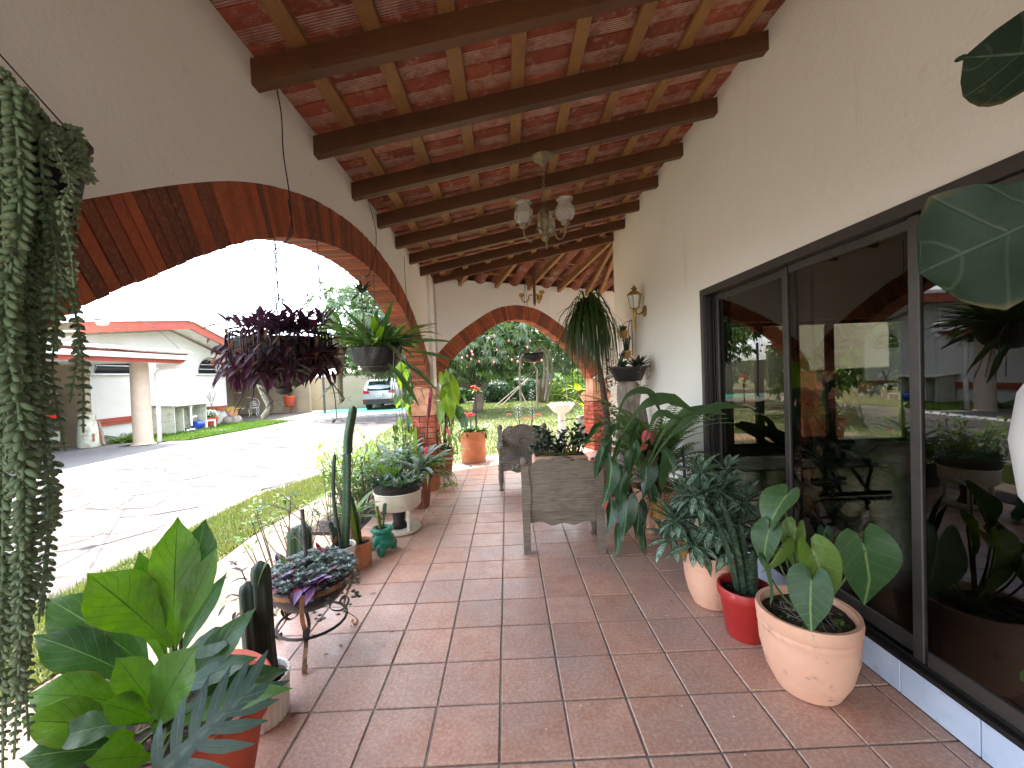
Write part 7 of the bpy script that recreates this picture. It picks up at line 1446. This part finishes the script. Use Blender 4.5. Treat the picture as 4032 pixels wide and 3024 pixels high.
# ================================================================== garden pieces near the far arch
p0 = V((1.17, 9.0, GZ)); t = thing('bird_bath', 'white pedestal bird bath planted with small succulents on the lawn', 'bird bath', p0)
m = MB(); m.lathe([(.17, 0), (.17, .04), (.11, .07), (.085, .12), (.08, .74), (.10, .80)], 24); m.build('pedestal', 'white_paint', t, 40); m = MB(); m.lathe([(.08, .78), (.16, .80), (.23, .88), (.29, .96), (.295, .975), (.28, .975), (.22, .91), (.1, .88)], 32); m.build('basin', 'white_paint', t, True)
bj = MB()
for k in range(16): a = k*2.4; q = .26*math.sqrt(k/16); rosette(t, (math.cos(a)*q, math.sin(a)*q, .95), 9, .11, .04, 'oval', 'ghost', (.1, 1.6), .3, join=bj)
stuff(bj.build('succulents', 'ghost', t, True))
p0 = V((1.95, 9.75, GZ)); t = thing('stone_planter', 'rough grey stone planter overflowing with green creeper beside the right pier', 'planter', p0); m = MB(); m.lathe([(.25, 0), (.27, .05), (.29, .3), (.32, .55), (.33, .60), (.28, .59)], 20, lobes=7, lamp=.02); m.build('pot', 'stone_grey', t, True)
foliage(t, [V((rnd.gauss(0, .16), rnd.gauss(0, .16), .62+abs(rnd.gauss(0, .08)))) for _ in range(260)], .07, .04, 'oval', 'fern_green'); fern(t, (0, 0, .6), 12, .9, .05, 'lime_fern', .9, 1.6, 18)
p0 = V((.32, 7.9, 0)); t = thing('spiny_euphorbia', 'pair of tall spiny stems with small pink flowers behind the carved armchair', 'potted plant', p0); potmesh(t, 'std', .2, .36, 'terracotta_brown')
for x, h, n in ((-.12, .98, 40), (.14, 1.24, 54)):
    stem(t, [(x*.4, 0, .33), (x, 0, .7), (x, 0, h)], .012, 'thorn_stem'); sj = MB()
    for k in range(n): a = k*2.4; z = lerp(.72, h, k/n); leaf(sj, .11, .016, 'grass', .3, .2, 0, 3, 0, frame((x, 0, z), (math.cos(a), math.sin(a), .3)), nc=2)
    stuff(sj.build('foliage', 'ghost', t))
for c in ((-.3, 0, .78), (-.05, -.1, .70), (.25, 0, .74), (.1, -.1, .72)): blossoms(c, 6, .03, .022); stem(t, [(0, 0, .34), V(c)*.6+V((0, 0, .2)), c], .005, 'stem_brown')
p0 = V((6.3, 8.0, 0)); t = thing('potted_cycad', 'green spiky plant in a round terracotta pot seen through the room', 'potted plant', p0); potmesh(t, 'std', .30, .45, 'terracotta'); fern(t, (0, 0, .45), 26, .6, .14, 'lime_fern', .9, .8, 18)
# ================================================================== inside the room
p0 = V((3.3, 4.45, .16)); t = thing('rocking_lounger', 'dark reclining lounge chair standing inside behind the glass', 'lounge chair', p0, R(0))
basic('dark_fabric', srgb(40, 38, 36), srgb(30, 28, 27), 30, .8, .3, 60)
pf = [(-.66, .72), (-.60, .76), (-.22, .60), (.04, .40), (.10, .38), (.46, .38), (.46, .33), (.06, .32), (-.02, .34), (-.28, .54), (-.64, .68)]
m = MB(); m.prism(pf, (-.26, .26), 'y'); o = m.build('cushion', 'dark_fabric', t); fixn(o.data)
for s in (-1, 1):
    m = MB(); m.tube([(-.66, s*.28, .72), (-.02, s*.28, .32), (.5, s*.28, .32)], .022, 8); m.build('side_rail', 'iron', t)
    m = MB(); m.tube([(-.1, s*.28, .03), (.62, s*.28, .03)], .025, 8); m.build('runner', 'iron', t)
    for a, b in (((.0, .33), (.12, .03)), ((.2, .33), (.42, .03)), ((.45, .33), (.36, .03))): m = MB(); m.tube([(a[0], s*.28, a[1]), (b[0], s*.28, b[1])], .018, 6); m.build('leg', 'iron', t)
m = MB(); m.prism([(.05, .38), (.5, .38), (.54, .54), (.10, .54)], (.27, .29), 'y'); o = m.build('side_panel', 'dark_fabric', t); fixn(o.data)

# ================================================================== small litter on the tiles
m = MB(); g = random.Random(77)
for k in range(60):
    x, y = g.uniform(-1.2, 1.6), g.uniform(1.0, 5.0); r1 = g.uniform(.002, .006); m.ball((x, y, .003), r1, 5, 4, (1, g.uniform(.6, 1.4), .5))
o = m.build('crumbs', 'white_glaze'); stuff(o); tag(o, 'scattered pale crumbs and grit on the floor tiles', 'debris')
m = MB()
for k in range(34):
    x, y = (g.uniform(-1.3, -.7), g.uniform(1.8, 6)) if k % 3 else (g.uniform(-.6, 1.5), g.uniform(1.2, 6)); a = g.uniform(0, 6.28); leaf(m, g.uniform(.02, .06), g.uniform(.008, .02), 'lance', .5, .3, 0, 3, 0, frame((x, y, .006), (math.cos(a), math.sin(a), .05)), nc=2)
o = m.build('fallen_leaves', 'dead_leaf'); stuff(o); tag(o, 'small dry leaves fallen on the floor tiles', 'leaf litter')
